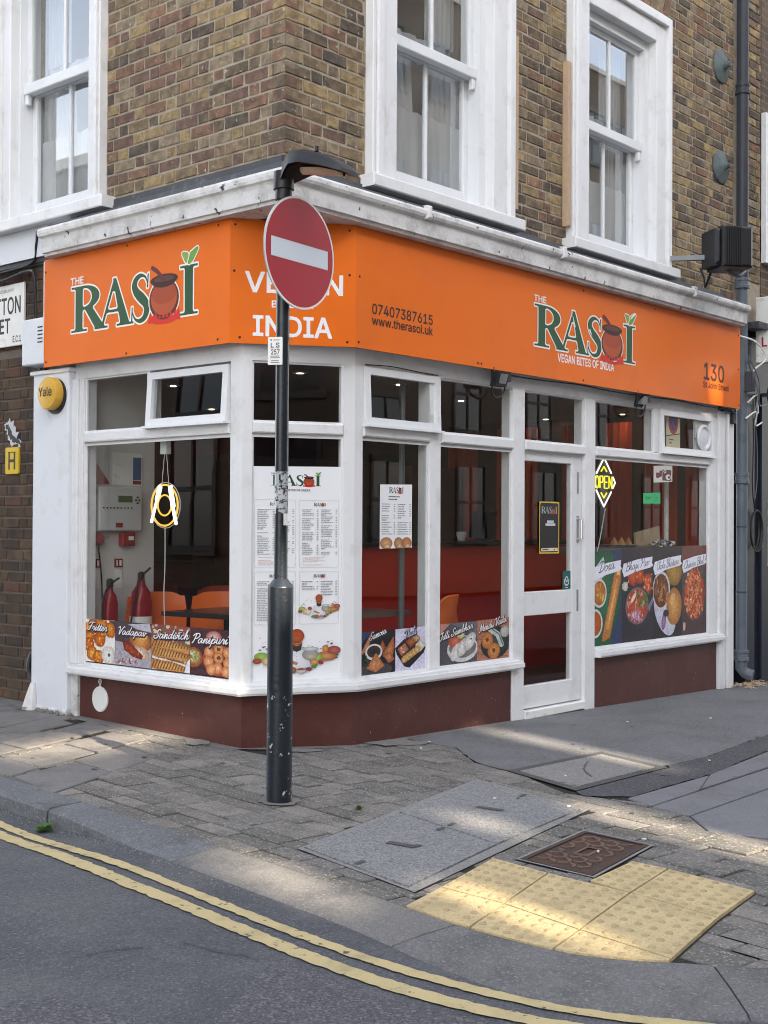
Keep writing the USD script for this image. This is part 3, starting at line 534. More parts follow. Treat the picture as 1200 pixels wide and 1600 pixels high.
# the two-panel concrete cover, the single one, the iron one: things of their own
def slab_mb(p, z0, z1):
    mb = MB(); v, f = tri2(p); mb.add(np.c_[v, gz(v[:, 0], v[:, 1]) + z1], f)
    P = np.array(p.exterior.coords)[:-1]; P = P if p.exterior.is_ccw else P[::-1]; n = len(P)
    return mb.add(np.vstack([np.c_[P, gz(P[:, 0], P[:, 1]) + z0], np.c_[P, gz(P[:, 0], P[:, 1]) + z1]]), [(a, (a + 1) % n, (a + 1) % n + n, a + n) for a in range(n)])
def frame_mb(p, q, z0, z1):
    mb = sheet(p.difference(q), gz, z1, .5); mb.add(*slab_mb(p, z0, z1 - .001).mesh()); return mb
t = thing("access_cover", "large grey concrete-filled access cover of two panels beside the yellow tactile paving", "manhole cover", at=(-.6, -1.75, 0))
part(t, "frame", sheet(CAF.difference(unary_union(CA).buffer(.003)), gz, -.001, .5), M_CONC2)
for p in CA:
    pn = part(t, "panel", slab_mb(p.buffer(-.004), -.02, .003), M_CONC)
    c = p.centroid; a = np.array(p.exterior.coords)
    d = (a[1] - a[0]) / np.linalg.norm(a[1] - a[0]); e = np.array([-d[1], d[0]])
    hole = lambda o, w, h: Polygon([o - d * w - e * h, o + d * w - e * h, o + d * w + e * h, o - d * w + e * h])
    part(pn, "lifting_slot", sheet(hole(np.array([c.x, c.y]), .022, .07), gz, .0065, .5), M_IRON)
    for u_, v_ in ((.06, .5), (.94, .5)):
        o = (a[0] * (1 - u_) + a[1] * u_) * (1 - v_) + (a[3] * (1 - u_) + a[2] * u_) * v_
        part(pn, "key_hole", sheet(hole(o, .03, .012), gz, .0065, .5), M_IRON)
t = thing("access_cover", "single pale concrete access cover in a dark iron frame in front of the shop door", "manhole cover", at=(1.05, -1.42, 0))
part(t, "frame", sheet(CBO.difference(CB.buffer(.008)), gz, .004, .5), M_IRON); part(t, "panel", slab_mb(CB, -.02, .006), M_CONC2)
part(t, "crack", sheet(ragged([(1.25, -1.30), (1.02, -1.42), (.85, -1.58)], .008, 5, .003), gz, .010, .5), M_IRON)
t = thing("iron_cover", "rusty brown patterned iron utility cover next to the yellow tactile paving", "manhole cover", at=(-.58, -2.45, 0))
part(t, "frame", sheet(IRON.buffer(.018, join_style=2).difference(IRON.buffer(.004)), gz, .003, .5), M_CONC2)
part(t, "rim", sheet(IRON.difference(IRON.buffer(-.02, join_style=2)), gz, .004, .5), M_RUST)
part(t, "plate", slab_mb(IRON.buffer(-.02, join_style=2), -.02, .0), M_RUST)
mb = MB(); ri = np.random.default_rng(5); cI = np.array(IRON.exterior.coords)[:4]
for a in range(11):
    for b in range(7):
        s_, t_ = (a + .5) / 11, (b + .5) / 7
        if 4 <= a <= 6 and 2 <= b <= 4: continue
        c0 = (cI[0] * (1 - s_) + cI[1] * s_) * (1 - t_) + (cI[3] * (1 - s_) + cI[2] * s_) * t_; an = (.785 if (a + b) % 2 else -.785) + ri.uniform(-.1, .1); d = np.array([math.cos(an), math.sin(an)])
        pl = LineString(smoothline([c0 - d * .024 + (-d[1] * .010, d[0] * .010), c0, c0 + d * .024 + (-d[1] * .010, d[0] * .010)], 3)).buffer(.0055, 2)
        if IRON.buffer(-.03).contains(pl): mb.add(*slab_mb(pl, 0, .006).mesh())
cc = cI.mean(0); mb.add(*slab_mb(affinity.rotate(sbox(cc[0] - .075, cc[1] - .035, cc[0] + .075, cc[1] + .035).difference(sbox(cc[0] - .06, cc[1] - .022, cc[0] + .06, cc[1] + .022)), 9, origin=tuple(cc)), 0, .006).mesh())
part(t, "raised_pattern", mb, M_RUSTW)
# kerb stones
kerb = thing("kerb", kind="structure")
LI, LO = LineString(KIN), LineString(KOUT)
def kerbstone(name, y0, y1, m, drop, by="y", gap=.003, bev=.012):
    """stone between two stations (y going down the street and round the corner), cross section bevelled; drop: fall of the outer edge"""
    ia = [p for p in KIN if y1 <= p[1] <= y0]; n = max(6, len(ia)); mb = MB(); rows = []
    for tt in np.linspace(0, 1, n):
        yy = y0 - gap + (y1 - y0 + 2 * gap) * tt
        a = np.array([np.interp(-yy, -KIN[:, 1][:190], KIN[:, 0][:190]), yy])
        j = np.argmin(np.linalg.norm(KOUT - a, axis=1)); b = np.array(LO.interpolate(LO.project(Point(*a))).coords[0])
        d = b - a; dr = drop(tt); rzv = rz(*b)
        q = lambda u, z: [*(a + d * u), z]
        rows.append([q(0, gz(*a) - .05), q(0, gz(*a)), q(.45, gz(*a) - dr * .25), q(.93, gz(*a) - dr * .9), q(1.0, gz(*a) - dr - bev), q(1.03, rzv - .05)])
    V = np.array(rows).reshape(-1, 3); m_ = 6
    mb.add(V, [(i * m_ + k, (i + 1) * m_ + k, (i + 1) * m_ + k + 1, i * m_ + k + 1) for i in range(n - 1) for k in range(m_ - 1)])
    for i in (0, n - 1):
        ring = list(range(i * m_, i * m_ + m_)); mb.add(V[ring], [(0, k, k + 1) if i else (0, k + 1, k) for k in range(1, m_ - 1)])
    return part(kerb, name, mb, m, 35)
for y in np.arange(13, .4, -.95): kerbstone("kerb_stone", y, max(y - .95, -.29) if y - .95 > .4 else -.29, M_KERB, lambda t: .008)
kerbstone("kerb_stone", -.30, -1.36, M_KERB, lambda t: .008 + .016 * sst(t * 1.2))
kerbstone("kerb_stone", -1.36, -2.68, M_KERBC, lambda t: .022)
kerbstone("kerb_stone", -2.681, -3.495, M_KERBD, lambda t: .020)
kerbstone("kerb_stone", -3.495, -3.86, M_KERBD, lambda t: .020)
kerbstone("kerb_stone", -3.86, -4.2, M_KERBD, lambda t: .020)
part(pave, "mortar_collar", sheet(blob(-.891, -.899, .105, .095, .18, 20, 0, seed=3), gz, .0062, .1), M_MORTJ)
mb = MB(); rgm = np.random.default_rng(41)
for i in range(90):
    x, y = rgm.uniform(-1.5, 3.4), rgm.uniform(-3.2, 1.6)
    if BEDP.contains(Point(x, y)) and not TALL.contains(Point(x, y)) and x + y * .2 > -1.5: q = sheet(blob(x, y, rgm.uniform(.008, .017), None, .2, 9, 0, seed=i), gz, .0072, 1); mb.add(*q.mesh()) if q.v else None
part(pave, "gum_spots", mb, mat("trodden_gum", (.085, .082, .078), .8, .3, 30), kind="stuff")
# litter, weeds, grit
for i, (x, y) in enumerate([(-.02, -1.55), (.82, -.38), (1.05, -.26), (.78, -1.45), (2.9, -.6), (-.55, -2.48), (1.9, -1.75), (-.20, -2.5), (3.6, -.9), (.12, -1.9)]):
    b = slab_mb(blob(x, y, .010, .006, .4, 8, i * 40, seed=i), .004, .009)
    part(None, "litter_scrap", b, M_SIGNW, label=f"tiny pale scrap of litter {['on the two-panel access cover', 'below the right of the angled shop front', 'by the maroon wall left of the door', 'beside the iron framed cover', 'below the door step', 'on the rusty iron cover', 'on the dark asphalt trench', 'at the near edge of the rusty cover', 'below the right window', 'at the slot of the far concrete panel'][i]}", cat="litter")
def weed(x, y, z, n, h, lab, seed):
    t = thing("weed", lab, "weed", at=(x, y, z)); r = np.random.default_rng(seed); mb = MB()
    for i in range(n):
        a = r.uniform(0, 6.28); e = r.uniform(.3, 1.2); l = h * r.uniform(.6, 1); d = np.array([math.cos(a) * math.cos(e), math.sin(a) * math.cos(e), math.sin(e)]); s_ = np.array([-math.sin(a), math.cos(a), 0]) * l * .22
        o = np.array([x, y, z]); mb.add([o, o + d * l * .5 + s_, o + d * l + (0, 0, -l * .2), o + d * l * .5 - s_], [(0, 1, 2, 3)])
    part(t, "leaves", mb, M_LEAF)
weed(-1.875, -.40, float(rz(-1.875, -.40)), 22, .075, "small green weed growing at the foot of the raised kerb", 1)
weed(-.72, -1.27, float(gz(-.72, -1.27)), 16, .04, "tiny tuft of moss between blocks just right of the black post", 2)
mb = MB(); r = np.random.default_rng(9)
for i in range(220):
    tt = r.uniform(0, 1); y = .6 - 2.4 * tt; x = np.interp(-y, -KOUT[:190, 1], KOUT[:190, 0]) - abs(r.normal(0, .03)) - .012; z = float(rz(x, y)); s_ = r.uniform(.002, .006)
    mb.add(np.array([x, y, z]) + s_ * np.array([(1, 0, 0), (-.5, .87, 0), (-.5, -.87, 0), (0, 0, 1.2)]), [(0, 1, 3), (1, 2, 3), (2, 0, 3)])
part(None, "gutter_grit", mb, M_CONC2, label="loose grit and crumbs lying in the gutter", cat="grit", kind="stuff")

# ================================================================ the corner building
ZB = 3.45                                                     # underside of the visible brickwork
bld = thing("corner_building", "London stock brick corner building with white sash windows above an orange shop front", "building")
CH, JT = .0785, .0125
BR_S, BR_L = [], []
def brick_mb(fr, s0, s1, z0, z1, wf, wb, r, c=.0045, ends=False):
    j = lambda: r.uniform(-.0036, .0036)
    p = [(s0, z0, wb), (s1, z0, wb), (s1, z1, wb), (s0, z1, wb)]
    k = [(s0 + j(), z0 + j(), wf - c), (s1 + j(), z0 + j(), wf - c), (s1 + j(), z1 + j(), wf - c), (s0 + j(), z1 + j(), wf - c)]
    l = [(s0 + c + j(), z0 + c + j(), wf + j()), (s1 - c + j(), z0 + c + j(), wf + j()), (s1 - c + j(), z1 - c + j(), wf + j()), (s0 + c + j(), z1 - c + j(), wf + j())]
    f = [(a, b, b + 4, a + 4) for a, b in ((0, 1), (1, 2), (2, 3), (3, 0))] + [(a, b, b + 4, a + 4) for a, b in ((4, 5), (5, 6), (6, 7), (7, 4))] + [(8, 9, 10, 11)]
    mb = MB(); mb.add(fr(p + k + l), f); return mb
RED_L = [.10, .22, .08, .17, .16, .08, .06, .03, .06, .04]; RED_R = [.16, .17, .17, .05, .04, .16, .08, .08, .03, .06]
def brickwork(fr, s0, s1, z0, z1, weights, quoin=None, seed=0, zoff=ZB, mats=None, sink=None):
    """Flemish bond; quoin: 'start'/'end' with phase, alternately a stretcher and a header with closer, its block turning the corner"""
    mats = mats or BRICKS; r = np.random.default_rng(seed); out = []
    n0 = int(math.ceil((z0 - zoff) / CH - 1e-6))
    for n in range(n0, int((z1 - zoff) / CH)):
        za = zoff + n * CH + JT / 2; zb = za + CH - JT; seq = []; x = s0 if quoin is None or quoin[0] == "start" else s1; sg = 1 if quoin is None or quoin[0] == "start" else -1
        lim = s1 if sg > 0 else s0
        odd = (n + (quoin[1] if quoin else 0)) % 2
        L = ([("q", .215), ("h", .1025)] if odd else [("q", .1025), ("c", .046)]) if quoin else ([("s", .1075 + .05 * odd)] if False else [])
        if quoin is None: L = [("s", .215)] if odd else [("h", .155)]
        i = 0; kinds = ["s", "h"] if not (quoin and odd) else ["s", "h"]
        while True:
            if L: kd, w = L.pop(0)
            else: kd = kinds[i % 2]; w = .215 if kd == "s" else .1025; i += 1
            w *= r.uniform(.975, 1.02); e = x + sg * w
            if (e - lim) * sg > -.012: e = lim
            a, b = min(x, e), max(x, e)
            if b - a > .02:
                dep = -.05 if kd != "q" else -.11
                out.append((brick_mb(fr, a + (0 if kd == "q" and sg > 0 else JT / 2), b - (0 if kd == "q" and sg < 0 else JT / 2), za, zb, r.uniform(-.002, .0025), dep, r), int(r.choice(len(mats), p=weights)), kd, (a + b) / 2, (za + zb) / 2))
            if e == lim: break
            x = e
    return out
# openings: centre, on their walls (s, z)
WIN_R = [(1.478, 3.54, 5.41), (3.765, 3.54, 5.41)]; WIN_L = [(-2.335, 3.54, 5.41)]
HW, AR = .52, .25                                            # half width of the opening, width of the architrave
def wall(fr, s0, s1, z0, z1, wins, w0, w1, hw=.52):
    p = sbox(s0, z0, s1, z1)
    for c, a, b in wins: p = p.difference(sbox(c - hw - .01, a - .02, c + hw + .01, b + .01))
    return prism(fr, p, w0, w1)
part(bld, "wall", wall(FR, 0.009, 5.95, 3.175, 7.4, WIN_R, -.28, -.005), M_MORTAR)
part(bld, "wall", wall(FL, -3.4, -.285, 3.206, 7.4, WIN_L, -.28, -.005, .47), M_MORTAR)
part(bld, "wall", B(FL, -.285, -.009, 3.175, 7.4, -.27, -.0052), M_MORTAR)
part(bld, "parapet_coping", MB().add(*B(FR, -.06, 6.0, 7.4, 7.5, -.34, .06).mesh()).add(*B(FL, -3.4, -.34, 7.4, 7.5, -.34, .06).mesh()), M_FARSTONE)
part(bld, "roof", (np.array([(.2, .2, 7.3), (5.9, .2, 7.3), (5.9, 3.4, 7.3), (.2, 3.4, 7.3)]), [(0, 1, 2, 3)]), M_LEAD)
allb = []
for a, b, q in ((0, .70, ("start", 0)), (2.255, 2.99, None), (4.54, 5.80, None)):
    allb += [(*t_, "R") for t_ in brickwork(FR, a, b, ZB, 7.35, RED_R, q, seed=int(a * 10) + 3)]
for w in WIN_R: allb += [(*t_, "R") for t_ in brickwork(FR, w[0] - .80, w[0] + .80, 5.95, 7.35, RED_R, None, seed=int(w[0] * 7), zoff=5.95)]
allb += [(*t_, "L") for t_ in brickwork(FL, -1.71, 0, ZB, 7.35, RED_L, ("end", 1), seed=5)]
allb += [(*t_, "L") for t_ in brickwork(FL, -3.4, -1.55, 5.95, 7.35, RED_L, None, seed=6, zoff=5.95)]
# the ones that show largest are bricks of their own, the rest is one piece
vis = lambda t_: (t_[5] == "L" and t_[3] > -1.72 and t_[4] < 4.98 + (-t_[3]) * .15) or (t_[5] == "R" and t_[4] < 5.0 + t_[3] * .17)
allb.sort(key=lambda t_: (not vis(t_), t_[3] if t_[5] == "R" else -t_[3] - .6)); k = 0; rest = {}
for t_ in allb:
    if k < 300: part(bld, "brick", t_[0], BRICKS[t_[1]]); k += 1
    else: rest.setdefault(t_[1], []).append(t_[0])
for i, L in rest.items():
    mb = MB()
    for m_ in L: mb.add(*m_.mesh())
    part(bld, "further_brickwork", mb, BRICKS[i], kind="stuff")
# flat arch over the second window
for w in WIN_R:
    for i in range(15):
        x = w[0] - .80 + 1.6 * i / 15; d = (i - 7) * .012
        mb = MB(); mb.add(FR([(x + .005, 5.70, -.05), (x + .1, 5.70, -.05), (x + .1 + d, 5.945, -.05), (x + .005 + d, 5.945, -.05), (x + .005, 5.70, .002), (x + .1, 5.70, .002), (x + .1 + d, 5.945, .002), (x + .005 + d, 5.945, .002)]), BOXF)
        part(bld, "arch_brick", mb, BRICKS[[3, 8, 1, 5, 3][i % 5]])

M_ROOM = mat("dim_room_wall", (.55, .54, .53), .8, .05, 2)
def sash_window(fr, c, z0, z1, seed, label=None, HW=HW, AR=AR, ext=.05):
    """architrave, box frame, two sashes of two panes, sill, curtains; parts of the building"""
    W = part(bld, "window", (lambda mb: [bx(mb, fr, c - HW, c - .455, z0, z1, -.20, -.03), bx(mb, fr, c + .455, c + HW, z0, z1, -.20, -.03), bx(mb, fr, c - .455, c + .455, z1 - .075, z1, -.20, -.031), bx(mb, fr, c - .455, c + .455, z0, z0 + .05, -.20, -.02)] and mb)(MB()), M_SASH, label=label)
    # moulded architrave: flat band, raised outer band, fillet
    for a, b, w0, w1 in ((HW, HW + AR * .63, -.20, .045), (HW + AR * .63, HW + AR * .87, -.1, .078), (HW + AR * .87, HW + AR, -.1, .060)):
        for sg in (-1, 1):
            s0, s1 = sorted((c + sg * a, c + sg * b)); part(W, "architrave", B(fr, s0 + .0005, s1 - .0005, z0, z1 + b - HW, w0, w1, c=.006), M_WHITE)
        part(W, "architrave", B(fr, c - a + .001, c + a - .001, z1 + a - HW + .0005, z1 + b - HW, w0, w1 + .0015, c=.006), M_WHITE)
    part(W, "sill", MB().add(*B(fr, c - HW - AR - ext, c + HW + AR + ext, z0 - .085, z0 - .005, -.25, .115, c=.008).mesh()), M_WHITE)
    # sashes
    zm = z0 + (z1 - z0) * .5 + .055
    for nm, a, b, w in (("lower_sash", z0 + .05, zm - .045, -.135), ("upper_sash", zm - .0, z1 - .075, -.085)):
        mb = MB(); g0, g1 = (a + .105, b) if nm[0] == "l" else (a + .03, b - .045)
        bx(mb, fr, c - .455, c - .405, a, b, w - .04, w, c=.004); bx(mb, fr, c + .405, c + .455, a, b, w - .04, w, c=.004)
        bx(mb, fr, c - .405, c + .405, a, g0, w - .04, w - .001, c=.004); bx(mb, fr, c - .405, c + .405, g1, b + (.045 if nm[0] == "l" else 0), w - .04, w - .001, c=.004)
        bx(mb, fr, c - .012, c + .012, g0, g1, w - .03, w - .004, c=.004)
        S = part(W, nm, mb, M_SASH)
        for sg in (-1, 1):
            s0, s1 = sorted((c + sg * .012, c + sg * .405)); tl = np.random.default_rng(seed + sg + (nm[0] == "l") * 9).uniform(-.0012, .0012, 2)
            part(W, "pane", (fr([(s0, g0, w - .02), (s1, g0, w - .02 + tl[0]), (s1, g1, w - .02 + tl[0] + tl[1]), (s0, g1, w - .02 + tl[1])]), [(0, 1, 2, 3)]), M_GLASSU)
    part(W, "meeting_rail", B(fr, c - .455, c + .455, zm - .045, zm + .03, -.12, -.055, c=.006), M_SASH)
    for sg in (-1, 1):
        o = fr([(c + sg * .43, zm - .05, -.075)])[0]; mb = MB(); bx(mb, fr, c + sg * .43 - .017, c + sg * .43 + .017, zm - .12, zm - .0455, -.095, -.06, c=.008); part(W, "sash_horn", mb, M_SASH)
    # curtains
    r = np.random.default_rng(seed)
    def drape(xa, xb, za, zb, wob, w, nm, m, sl=0):
        n = 40; t_ = np.linspace(0, 1, n); ww = w + wob * np.sin(t_ * 34 + r.uniform(0, 6)) + wob * .5 * np.sin(t_ * 71); top = fr(np.c_[xa + (xb - xa) * t_, np.full(n, zb), ww]); bot = fr(np.c_[xa + (xb - xa) * t_ + sl * t_, za + 0 * t_, ww])
        part(W, nm, (np.vstack([bot, top]), [(i, i + 1, n + i + 1, n + i) for i in range(n - 1)]), m, True)
    drape(c - .45, c - .08, z0 + .02, zm, .016, -.24, "curtain", M_CURT, .06); drape(c + .10, c + .45, z0 + .02, zm, .016, -.24, "curtain", M_CURT, -.04); drape(c - .45, c + .45, z0 + .02, z0 + .62, .010, -.21, "net", M_CURT)
    drape(c - .45, c + .45, zm + .02, zm + .20, .012, -.29, "curtain", M_CURT)
    drape(c + .16, c + .45, zm + .2, z1, .02, -.28, "curtain", M_CURT); drape(c - .45, c - .2, zm + .2, z1, .02, -.28, "curtain", M_CURT)
    mb = MB(); mb.add(fr([(c - .6, z0, -1.6), (c + .6, z0, -1.6), (c + .6, z1, -1.6), (c - .6, z1, -1.6)]), [(0, 1, 2, 3)])
    for s_ in (-.6, .6): mb.add(fr([(c + s_, z0, -1.6), (c + s_, z0, -.28), (c + s_, z1, -.28), (c + s_, z1, -1.6)]), [(0, 1, 2, 3)])
    for z_ in (z0, z1): mb.add(fr([(c - .6, z_, -1.6), (c + .6, z_, -1.6), (c + .6, z_, -.28), (c - .6, z_, -.28)]), [(0, 1, 2, 3)])
    part(W, "room", mb, M_ROOM)
sash_window(FR, *WIN_R[0], 31, "white sash window nearest the street corner"); sash_window(FR, *WIN_R[1], 32, "white sash window farther along the main street"); sash_window(FL, *WIN_L[0], 33, "white sash window on the side street", .47, .15, .10)
# white render on the side street below and beside its window
part(bld, "white_render", MB().add(*B(FL, -3.4, -2.06, 3.24, 3.455, -.01, .035).mesh()).add(*B(FL, -3.4, -3.17, 3.455, 7.3, -.01, .033).mesh()), M_WHITEW)
part(bld, "render_bead", B(FL, -3.4, -2.06, 3.205, 3.24, -.01, .02), M_LEAD)
# cornice and lead flashing: swept along the two streets with a mitre at the corner
def sweep2(prof, sL, sR):
    """prof: (outward, z) closed; from the side street end round the corner to the main street end"""
    mb = MB(); n = len(prof); st = []
    for d in [sL] : st.append([(-w, d, z) for w, z in prof])
    for y in np.linspace(sL, .3, 14)[1:]: st.append([(-w, y, z) for w, z in prof])
    st.append([(-w, -w, z) for w, z in prof])
    for x in np.linspace(.3, sR, 30): st.append([(x, -w, z) for w, z in prof])
    V = np.array(st).reshape(-1, 3); r = np.random.default_rng(4); m = len(st)
    mb.add(V, [(i * n + k, (i + 1) * n + k, (i + 1) * n + (k + 1) % n, i * n + (k + 1) % n) for i in range(m - 1) for k in range(n)])
    for i, sgn in ((0, 1), (m - 1, -1)):
        ring = V[i * n:(i + 1) * n]; v2 = np.array(prof); a, f = tri2(Polygon(v2)); 
        idx = [int(np.argmin(np.hypot(*(v2 - q).T))) for q in a]; f = np.array(idx)[f]; mb.add(ring, f if sgn < 0 else f[:, ::-1])
    return mb
shop = thing("storefront", "white timber shop front with angled corner, maroon base wall and glazed door", "shop front")
part(shop, "cornice", sweep2([(.02, 3.168), (.20, 3.168), (.205, 3.185), (.222, 3.190), (.228, 3.282), (.236, 3.290), (.252, 3.296), (.262, 3.312), (.262, 3.334), (.250, 3.350), (.225, 3.356), (.02, 3.40)], 2.13, 5.62), M_PEEL, 25)
part(bld, "lead_flashing", sweep2([(.005, 3.36), (.235, 3.358), (.232, 3.368), (.06, 3.41), (.022, 3.445), (.016, 3.475), (.005, 3.478)], 2.05, 5.60), M_LEAD, 30)
part(bld, "lead_upstand", B(FL, -1.66, -.012, 3.475, 3.515, .004, .012), M_LEAD)
for x in (1.0, 2.55, 4.55): part(shop, "cornice_clip", B(FR, x, x + .05, 3.285, 3.372, .20, .272, c=.012), M_PEEL)
part(shop, "soffit", prism(Frame((0, 0), (1, 0)), Polygon([(0, 0), (0, 0.001), (.001, 0)]), 0, .001) if False else (lambda v, f: (np.vstack([np.c_[v, np.full(len(v), 3.166)]]), f[:, ::-1]))(*tri2(Polygon([(-.20, 2.13), (-.20, -.20), (5.6, -.20), (5.6, 0), (0, 0), (0, 2.13)]))), M_PEEL)

# ================================================================ the shop front
QC0, QC1 = (-.04, .305), (.577, -.04)
FC = Frame(QC0, (QC1[0] - QC0[0], QC1[1] - QC0[1])); LC = math.hypot(QC1[0] - QC0[0], QC1[1] - QC0[1])
def fc(s, w=0): return tuple(FC([(s, 0, w)])[0][:2])
def vprism(poly, z0, z1):
    m = trimesh.creation.extrude_polygon(poly, z1 - z0, engine="earcut"); m.apply_translation((0, 0, z0)); return m
def chain(w, yl, xr):
    """the shop's plan line, w in front of the frame's face, as points from the side street to the door"""
    L = LineString([(-.04, yl), QC0, QC1, (xr, -.04)])
    return list((L.offset_curve(-w, join_style=2) if w else L).coords)
def band(w0, w1, yl, xr):
    a, b = chain(w0, yl, xr), chain(w1, yl, xr)
    return Polygon(a + b[::-1]).buffer(0)
part(shop, "base_wall", vprism(band(-.15, -.010, 1.92, 2.26), -.25, .335), M_MAROON)
part(shop, "base_wall", B(FR, 3.355, 5.42, -.3, .335, -.10, .030), M_MAROON)
def sill(bd0, yl, xr):
    mb = MB()
    for w0, w1, z0, z1 in ((-.11, .052, .330, .342), (-.11, .062, .342, .372), (-.11, .048, .372, .388), (-.11, .004, .388, .400)): m = vprism(band(w0, w1, yl, xr), z0, z1); mb.tm(m)
    return mb
part(shop, "window_sill", sill(0, 1.99, 2.325), M_WHITE)
mb = MB()
for w1, z0, z1 in ((.092, .330, .342), (.102, .342, .372), (.088, .372, .388), (.044, .388, .400)): bx(mb, FR, 3.357, 5.47, z0, z1, -.07, w1)
part(shop, "window_sill", mb, M_WHITE)
# posts
WP0, WP1 = -.06, .04
def post(fr, a, b, z0, z1, w1=WP1, m=M_WHITE): part(shop, "post", B(fr, a, b, z0, z1, WP0, w1, c=.005), m)
for lo, hi in ((.400, 2.44),):
    part(shop, "corner_post", vprism(Polygon([(-.04, .412), QC0, fc(.060), fc(.060, -.10), (.06, .33), (.06, .412)]), lo, hi), M_WHITE)
    part(shop, "corner_post", vprism(Polygon([fc(LC - .072), QC1, (.650, -.04), (.650, .06), (.60, .06), fc(LC - .072, -.10)]), lo, hi), M_WHITE)
post(FR, 1.312, 1.430, .400, 2.335); post(FR, 2.252, 2.398, -.25, 2.335, .043); post(FR, 3.205, 3.353, -.25, 2.335, .043); post(FR, 5.257, 5.42, .400, 2.335); post(FR, 4.275, 4.350, 1.97, 2.335)
post(FL, -1.99, -1.882, .400, 2.335); post(FL, -1.215, -1.19, 1.965, 2.335)
part(shop, "bead", B(FL, -2.0, -1.935, .40, 2.335, .0405, .060, c=.006), M_WHITE); part(shop, "bead", B(FL, -1.90, -1.884, .40, 2.335, .0405, .050, c=.004), M_WHITE)
# head board, transoms
part(shop, "head_board", vprism(Polygon([(-.038, 1.99), (-.038, .305), (.576, -.038), (5.42, -.038), (5.42, .08), (.60, .08), (.08, .36), (.08, 1.99)]), 2.335, 2.442), M_WHITE)
TR = [(FR, .652, 1.310), (FR, 1.432, 2.250), (FR, 2.400, 3.203), (FR, 3.355, 5.255), (FL, -1.880, -.414), (FC, .062, LC - .074)]
for fr, a, b in TR:
    w = WP1 if fr is not FC else 0
    part(shop, "transom", MB().add(*B(fr, a, b, 1.900, 1.966, WP0, w + .012, c=.008).mesh()).add(*B(fr, a, b, 1.888, 1.8995, WP0, w - .02).mesh()), M_WHITE)
def pane(fr, a, b, z0, z1, w, name="pane", parent=None, tilt=0.0, jig=.0015, seed=0):
    r = np.random.default_rng(int(abs(a) * 100 + z0 * 10)).uniform(-jig, jig, 3)
    return part(parent or shop, name, (fr([(a, z0, w + tilt), (b, z0, w + tilt + r[0]), (b, z1, w + r[1]), (a, z1, w + r[2])]), [(0, 1, 2, 3)]), M_GLASS)
GW = .014
for a, b in ((.650, 1.312), (1.430, 2.252), (3.353, 5.257)): pane(FR, a, b, .400, 1.890, GW)
for a, b in ((1.430, 2.252), (2.398, 3.205), (3.353, 4.275)): pane(FR, a, b, 1.966, 2.336, GW)
pane(FL, -1.882, -.41, .400, 1.890, GW); pane(FL, -1.882, -1.213, 1.966, 2.336, GW)
pane(FC, .060, LC - .072, .400, 1.890, GW - .04); pane(FC, .060, LC - .072, 1.966, 2.336, GW - .04)
# glazing beads round the fixed panes
def beads(fr, a, b, z0, z1, w):
    mb = MB(); t = .012
    bx(mb, fr, a, a + t, z0, z1, w, w + .012); bx(mb, fr, b - t, b, z0, z1, w, w + .012); bx(mb, fr, a + t, b - t, z0, z0 + t, w, w + .0115); bx(mb, fr, a + t, b - t, z1 - t, z1, w, w + .0115)
    part(shop, "glazing_bead", mb, M_WHITE)
for a, b in ((.650, 1.312), (1.430, 2.252), (3.353, 5.257)): beads(FR, a, b, .400, 1.888, GW + .001)
for a, b in ((1.430, 2.252), (2.398, 3.205), (3.353, 4.275)): beads(FR, a, b, 1.966, 2.335, GW + .001)
beads(FL, -1.882, -.412, .400, 1.888, GW + .001); beads(FL, -1.882, -1.215, 1.966, 2.335, GW + .001); beads(FC, .060, LC - .072, 1.966, 2.335, GW - .039); beads(FC, .060, LC - .072, .400, 1.888, GW - .039)
def casement(fr, a, b, z0, z1, out):
    """top hung light, open a little at the bottom"""
    W = z1 - z0; T = lambda z: (z1 - z) / W * out
    def rail(s0, s1, za, zb, d=.045, w0=.008):
        p = []
        for w in (w0, w0 + d):
            for s_, z_ in ((s0, za), (s1, za), (s1, zb), (s0, zb)): p.append((s_, z_, w + T(z_)))
        return MB().add(fr(p), BOXF)
    mb = rail(a, a + .05, z0, z1)
    for q in (rail(b - .05, b, z0, z1), rail(a + .05, b - .05, z1 - .045, z1, .044), rail(a + .05, b - .05, z0, z0 + .045, .044)): mb.add(*q.mesh())
    C = part(shop, "casement", mb, M_SASH)
    part(C, "drip_bar", rail(a - .008, b + .008, z0 - .016, z0 - .001, .068), M_SASH)
    part(C, "pane", (fr([(a + .05, z0 + .045, .03 + T(z0 + .045)), (b - .05, z0 + .045, .03 + T(z0 + .045)), (b - .05, z1 - .045, .03 + T(z1 - .045)), (a + .05, z1 - .045, .03 + T(z1 - .045))]), [(0, 1, 2, 3)]), M_GLASS)
    return C
casement(FL, -1.188, -.418, 1.974, 2.318, .022); casement(FR, .655, 1.398, 1.976, 2.334, .014); cas = casement(FR, 4.362, 5.315, 1.980, 2.334, .012)
